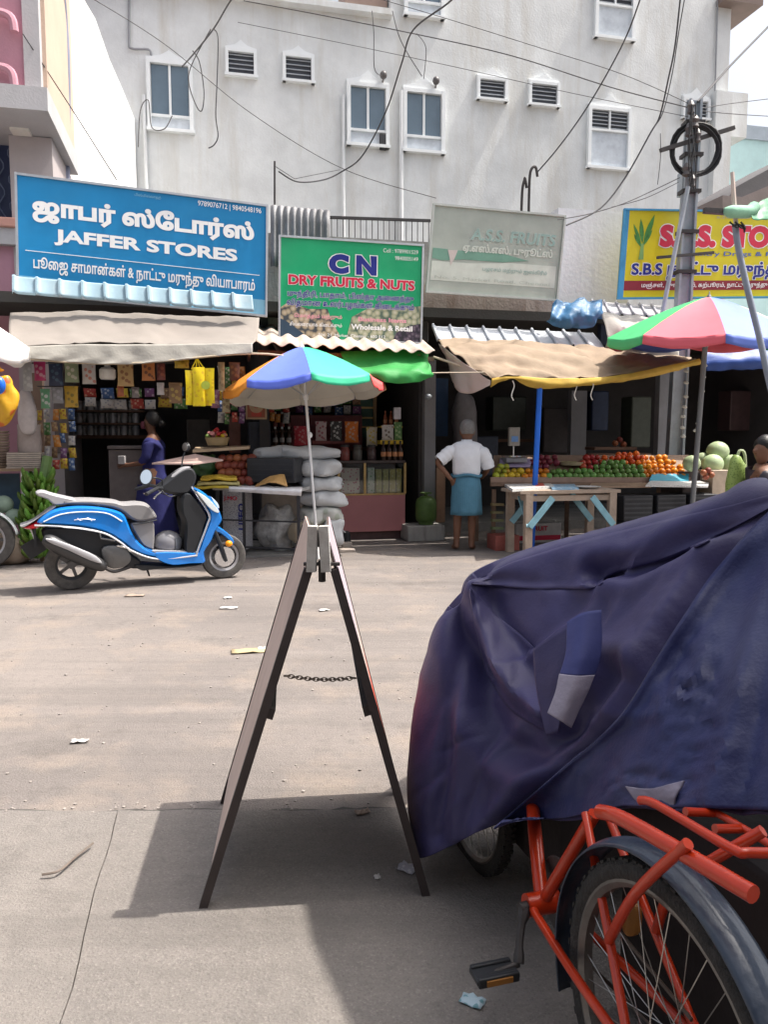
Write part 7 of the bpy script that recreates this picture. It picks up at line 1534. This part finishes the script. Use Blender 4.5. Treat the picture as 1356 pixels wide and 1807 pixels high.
seam = [(828, 1030), (900, 1035), (1000, 1038), (1052, 1030), (1082, 1010)]
rdg = [(1060, 1010), (1120, 1010), (1220, 965), (1310, 925), (1400, 860)]
tip = [(1085, 1025), (1020, 1090), (945, 1145)]
fr2 = random.Random(21); fine = []
for k in range(46):
    x0_, y0_ = fr2.uniform(780, 1380), fr2.uniform(960, 1400); a_ = fr2.gauss(2.15, .45); l_ = fr2.uniform(60, 190)
    fine.append(((x0_, y0_), (x0_ + l_ * math.cos(a_), y0_ + l_ * math.sin(a_)), fr2.choice((-1, 1)) * fr2.uniform(.003, .008), fr2.uniform(6, 11)))
def fold(s, q, p):
    x, y = PX(p); d = 0.0
    if p.y > 2.36 or y < 860: return 0.0
    k, sd, tt = polydist(x, y, big); sk = k if sd < 0 else -k; d += (.055 * math.tanh(sk / 16) * math.exp(-k / 60) - .012 * math.exp(-((sk + 16) / 16) ** 2)) * (.3 + .7 * min(1, tt * 2.2))
    k, sd, tt = polydist(x, y, sw1); d += -.050 * math.exp(-(k / 20) ** 2) * min(1, tt * 4) + .030 * math.exp(-((k - 34) / 22) ** 2)
    k, sd, tt = polydist(x, y, sw2); d += .040 * math.exp(-(k / 26) ** 2) * min(1, tt * 4) - .022 * math.exp(-((k - 48) / 26) ** 2) * min(1, tt * 4)
    k, sd, tt = polydist(x, y, seam); sk = k if sd < 0 else -k; d += .016 * math.tanh(sk / 9) * math.exp(-k / 30) * min(1, tt * 5)
    k, sd, tt = polydist(x, y, rdg); d += .035 * math.exp(-(k / 17) ** 2) - .022 * math.exp(-((k - 36) / 18) ** 2)
    k, sd, tt = polydist(x, y, tip); sk = k if sd > 0 else -k; d += .024 * math.tanh(sk / 10) * math.exp(-k / 32)
    for (c0, c1_, am, wd_) in (((826, 1030), (775, 1470), .024, 15), ((826, 1030), (815, 1470), -.022, 17), ((830, 1040), (870, 1440), .014, 18), ((1356, 905), (1180, 1420), .018, 30), ((1356, 1010), (1260, 1430), -.02, 24), ((1250, 1100), (1060, 1440), -.016, 26), ((1356, 1150), (1300, 1440), .016, 20)):
        k, sd, tt = polydist(x, y, [c0, c1_]); d += am * math.exp(-(k / wd_) ** 2) * min(1, tt * 3)
    for (c0, c1_, am, wd_) in fine:
        k, sd, tt = polydist(x, y, [c0, c1_]); d += am * math.exp(-(k / wd_) ** 2) * math.sin(math.pi * min(1, max(0, tt)))
    cr_ = math.exp(-(((x - 1225) / 60) ** 2 + ((y - 1240) / 140) ** 2)) + .8 * math.exp(-(((x - 1150) / 90) ** 2 + ((y - 1385) / 35) ** 2))
    d += .020 * cr_ * noise.fractal(Vector((x * .05, y * .045, 0)), 1, 2, 3)
    d += .004 * noise.fractal(Vector((x * .02, y * .012, 5)), 1, 2, 3)
    return -d * .9
tp_mb = net_surface(net, 22, 22, 0, 1, 0, fold)
m_tarp = M('navy_tarpaulin', (.036, .033, .112), .55, .2, 3, .09, 120, dirt=(.082, .07, .135), dscale=2.2, damt=.5, sheen=.05, spec=.4)
tpn = thing('tarpaulin', 'large navy blue tarpaulin draped over the cargo tricycle', 'tarpaulin', Vector((.6, 1.9, 0)))
part(tpn, 'sheet', tp_mb, m_tarp, smooth=2, solid=.004)
from mathutils.bvhtree import BVHTree
bvh = BVHTree.FromPolygons([tuple(v) for v in tp_mb.v], tp_mb.f)
def TS(x, y, off):                       # the point of the sheet seen at this photo pixel, lifted off it a little
    d = ray(x, y).normalized(); h = bvh.ray_cast(CAMP, d)
    p = h[0] if h[0] is not None else D(x, y, 1.6)
    return p - d * off
def along(P, t):
    s = t * (len(P) - 1); i = min(int(s), len(P) - 2); s -= i; return P[i][0] + (P[i + 1][0] - P[i][0]) * s, P[i][1] + (P[i + 1][1] - P[i][1]) * s
m_tarp_b = M('blue_tarpaulin_fold', (.020, .027, .105), .5, .2, 3, .12, 120, dirt=(.075, .085, .17), dscale=3.5, damt=.5, sheen=.05, spec=.4)
def layer(name, e0, e1, nr, nc, lift, seed, wob_=3.0, mat_=None):
    c0 = [(p.x, p.y) for p in crom([Vector((a, b, 0)) for a, b in e0], 8)]; rows = []
    for j in range(nr + 1):
        t = j / nr; xe, ye = along(c0, t); xr, yr = along(e1, t); row = []
        xe += wob_ * noise.noise(Vector((t * 9, seed, 0))); ye += wob_ * noise.noise(Vector((t * 9, seed, 7)))
        for i in range(nc + 1):
            s = i / nc; x = xe + (xr - xe) * s; y = ye + (yr - ye) * s
            row.append(TS(x, y, lift * (1 + 1.1 * math.exp(-s * 9) - .9 * math.exp(-s * 60)) + .0045 * math.sin(t * 30 + 8 * s + seed) * math.exp(-s * 2)))
        rows.append(row)
    part(tpn, name, MB().grid(rows), mat_ or m_tarp, smooth=2, solid=.004)
layer('overlapping_fold', big, [(1440, 860), (1440, 1150), (1440, 1432), (1200, 1424), (1100, 1422), (1000, 1443), (905, 1448)], 90, 50, .018, 1, 3.0, m_tarp_b)
layer('top_fold', [(832, 1030), (900, 1036), (1000, 1040), (1055, 1034), (1086, 1012), (1180, 985), (1290, 935), (1420, 862)], [(834, 1026), (905, 992), (1000, 962), (1060, 946), (1110, 934), (1200, 912), (1290, 892), (1420, 857)], 90, 14, .010, 4, 2.0)
layer('swept_fold', [(829, 1042), (840, 1110), (862, 1190), (905, 1255), (968, 1292)], [(831, 1036), (870, 1080), (920, 1120), (950, 1150), (975, 1250)], 50, 20, .010, 6, 2.0)
# turned-over corner and strap
m_sunlit = M('sun_painted_lilac', (.30, .28, .36), .7, .1, 8, .15, 60, dirt=(.2, .18, .26), dscale=8)  # pale lilac with sunlight put into the colour
net = [[D(942, 1146, 1.90), D(990, 1112, 1.86), D(1040, 1085, 1.83)], [D(948, 1220, 1.86), D(975, 1200, 1.83), D(1000, 1180, 1.81)], [D(966, 1298, 1.82), D(980, 1294, 1.81), D(988, 1290, 1.80)]]
part(tpn, 'turned_corner', net_surface(net, 8, 8, .004, 9, 1), m_tarp, solid=.004)
net = [[D(1002, 1098, 1.84), D(1030, 1082, 1.82), D(1062, 1076, 1.81)], [D(1000, 1150, 1.80), D(1028, 1148, 1.77), D(1060, 1150, 1.78)], [D(990, 1190, 1.78), D(1018, 1192, 1.75), D(1048, 1190, 1.77)]]
sp = part(tpn, 'strap', net_surface(net, 8, 8, .003, 9, 2), M('royal_blue_strap', (.045, .055, .19), .6, .1, 8, .1), solid=.008)
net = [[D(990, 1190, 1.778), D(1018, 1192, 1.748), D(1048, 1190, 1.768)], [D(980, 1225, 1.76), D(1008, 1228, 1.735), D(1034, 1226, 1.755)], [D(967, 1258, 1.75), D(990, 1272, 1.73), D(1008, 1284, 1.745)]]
part(sp, 'strap_end', net_surface(net, 8, 8, .003, 9, 3), m_sunlit, solid=.008)  # paler colour paints sunlight on the lower end of the strap
net = [[D(1097, 1376, 1.60), D(1140, 1380, 1.56), D(1200, 1366, 1.50)], [D(1112, 1398, 1.58), D(1145, 1398, 1.55), D(1186, 1392, 1.50)], [D(1128, 1412, 1.57), D(1150, 1416, 1.55), D(1180, 1418, 1.51)]]
part(tpn, 'sunlit_hem_patch', net_surface([[p + Vector((0, -.03, 0)) for p in r] for r in net], 8, 8, .006, 14, 4), m_sunlit, solid=.004)  # pale sheet paints a sunlit patch on the hem corner

# ------------------------------------------------------------------ the awning of the near-side stall, above and right of the camera, whose shade covers the tricycle
cn = thing('near_awning', 'striped canvas awning overhead on the near side of the road', 'awning', Vector((3.0, 1.2, 0)))
zc_ = lambda x, y: 3.22 + .08 * (x - 1.4) + .012 * math.sin(x * 7 + y * 3)
ledge = [(1.68, -.6), (1.66, .6), (1.60, 1.2), (1.56, 1.8), (1.42, 2.15), (1.34, 2.5), (1.36, 2.86)]
rows = [[Vector((x0 + (4.2 - x0) * i / 14, y, zc_(x0 + (4.2 - x0) * i / 14, y))) for i in range(15)] for x0, y in ledge]
part(cn, 'canvas', MB().grid(rows), M('faded_blue_canvas', (.16, .22, .30), .85, .1), solid=.006)
for (x, y) in ((4.1, 2.8), (4.1, -.5), (1.75, -.5)): mb = MB(); mb.tube([Vector((x, y, 0)), Vector((x, y, zc_(x, y) - .01))], .03, 8); part(cn, 'pole', mb, m_gpole)
mb = MB(); mb.tube([Vector((1.75, -.5, zc_(1.75, -.5) - .03)), Vector((4.1, -.5, zc_(4.1, -.5) - .03))], .02, 8); part(cn, 'beam', mb, m_gpole)

nb = thing('unseen_shop_front', 'unseen shop front added behind the camera to cut sky light', 'building', Vector((0, -2.2, 0)))  # unseen, added to keep sky light off the foreground
mb = MB(); mb.box((1, -2.6, 2.6), (18, .3, 5.2)); part(nb, 'wall', mb, M('unseen_front_ochre', (.24, .20, .16), .9))  # wall of the added unseen shop front
mb = MB(); mb.box((1, -2.2, 2.75), (18, 1.1, .12)); part(nb, 'unseen_canopy_slab', mb, m_stain)
for x in (-6, -3, 0, 3, 6): mb = MB(); mb.box((x, -2.42, 1.2), (2.2, .06, 2.4)); part(nb, 'shutter', mb, M('unseen_front_grey', (.16, .17, .18), .6, metal=.3))  # shutters of the added unseen shop front
# ------------------------------------------------------------------ litter and pebbles
def litter(label, px, py, w_, h_, mat, rot, seed):
    c = G(px, py) + ZV * (.032 if py > 1445 else .01); a = Vector((math.cos(rot), math.sin(rot), 0)); b = Vector((-a.y, a.x, 0)); rows = []
    for j in range(5): rows.append([c + a * ((i / 5 - .5) * w_) + b * ((j / 4 - .5) * h_) + ZV * (.012 * noise.noise(Vector((i * .9, j * .9, seed)))) for i in range(6)])
    single('litter', MB().grid(rows), mat, label, 'litter', 'litter on the ground', solid=.0015)
m_lw = M('litter_white', (.62, .60, .58), .7, .1); m_lblue = printed('litter_blue', (.42, .55, .62), (.12, .30, .34), 50); m_lbr = M('litter_brown', (.32, .25, .2), .8)
litter('blue printed wrapper on the concrete near the pedal', 834, 1787, .055, .036, m_lblue, -.5, 1)
litter('crumpled pale wrapper beside the right foot of the board', 720, 1548, .05, .06, printed('litter_grey', (.40, .40, .46), (.6, .6, .62), 60), 1.0, 2)
litter('tiny white scrap on the shaded concrete', 666, 1564, .018, .025, m_lw, .2, 3); litter('white scrap left on the sunny road', 141, 1310, .075, .035, m_lw, .2, 4)
litter('long pale scrap on the road behind the scooter', 404, 1074, .14, .06, m_lw, .1, 5); litter('flat pale scrap on the road left of the board top', 468, 1146, .09, .06, m_lw, .3, 6)
litter('small white scrap on the road between the board legs', 572, 1078, .08, .05, m_lw, .5, 7); litter('brownish scrap in front of the scooter', 238, 1052, .16, .08, m_lbr, .1, 8)
litter('white scrap on the road beside the front wheel', 402, 1056, .07, .05, m_lw, .4, 9); litter('pale leaf scrap on the shaded pavement edge', 640, 1447, .05, .03, m_lbr, .4, 10)
litter('yellowish straw heap near the left board panel', 440, 1150, .22, .10, M('straw', (.42, .34, .2), .9), .2, 11)
mb = MB(); mb.tube(crom([G(75, 1562) + ZV * .035, G(105, 1558) + ZV * .04, G(135, 1530) + ZV * .035, G(165, 1508) + ZV * .04], 5), .004, 5); single('twig', mb, col('grey_twig', (.16, .13, .11)), 'thin bent twig lying on the concrete at the left', 'twig')
mb = MB(); pr_ = random.Random(3)
for k in range(500):
    y = pr_.uniform(2.75, 8.8); x = pr_.uniform(-.55, .45) * y; s = pr_.choice((.003, .004, .005, .006, .008)) * pr_.uniform(.7, 1.3)
    mb.blob((x, y, s * .3), (s * 1.2, s, s * .7), nz=.3, ns=60, seg=5, rings=3, seed=k)
for k in range(110):
    y = pr_.uniform(2.62, 2.80); x = pr_.uniform(-1.5, .6); s = pr_.uniform(.002, .007); mb.blob((x, y, s * .3 + (.02 if y < 2.7 else 0)), (s * 1.2, s, s * .7), nz=.3, ns=60, seg=5, rings=3, seed=k)
single('gravel', mb, M('grey_gravel', (.30, .27, .25), .9, .4, 60, .1), 'loose grit scattered over the road', 'gravel', kind='stuff')
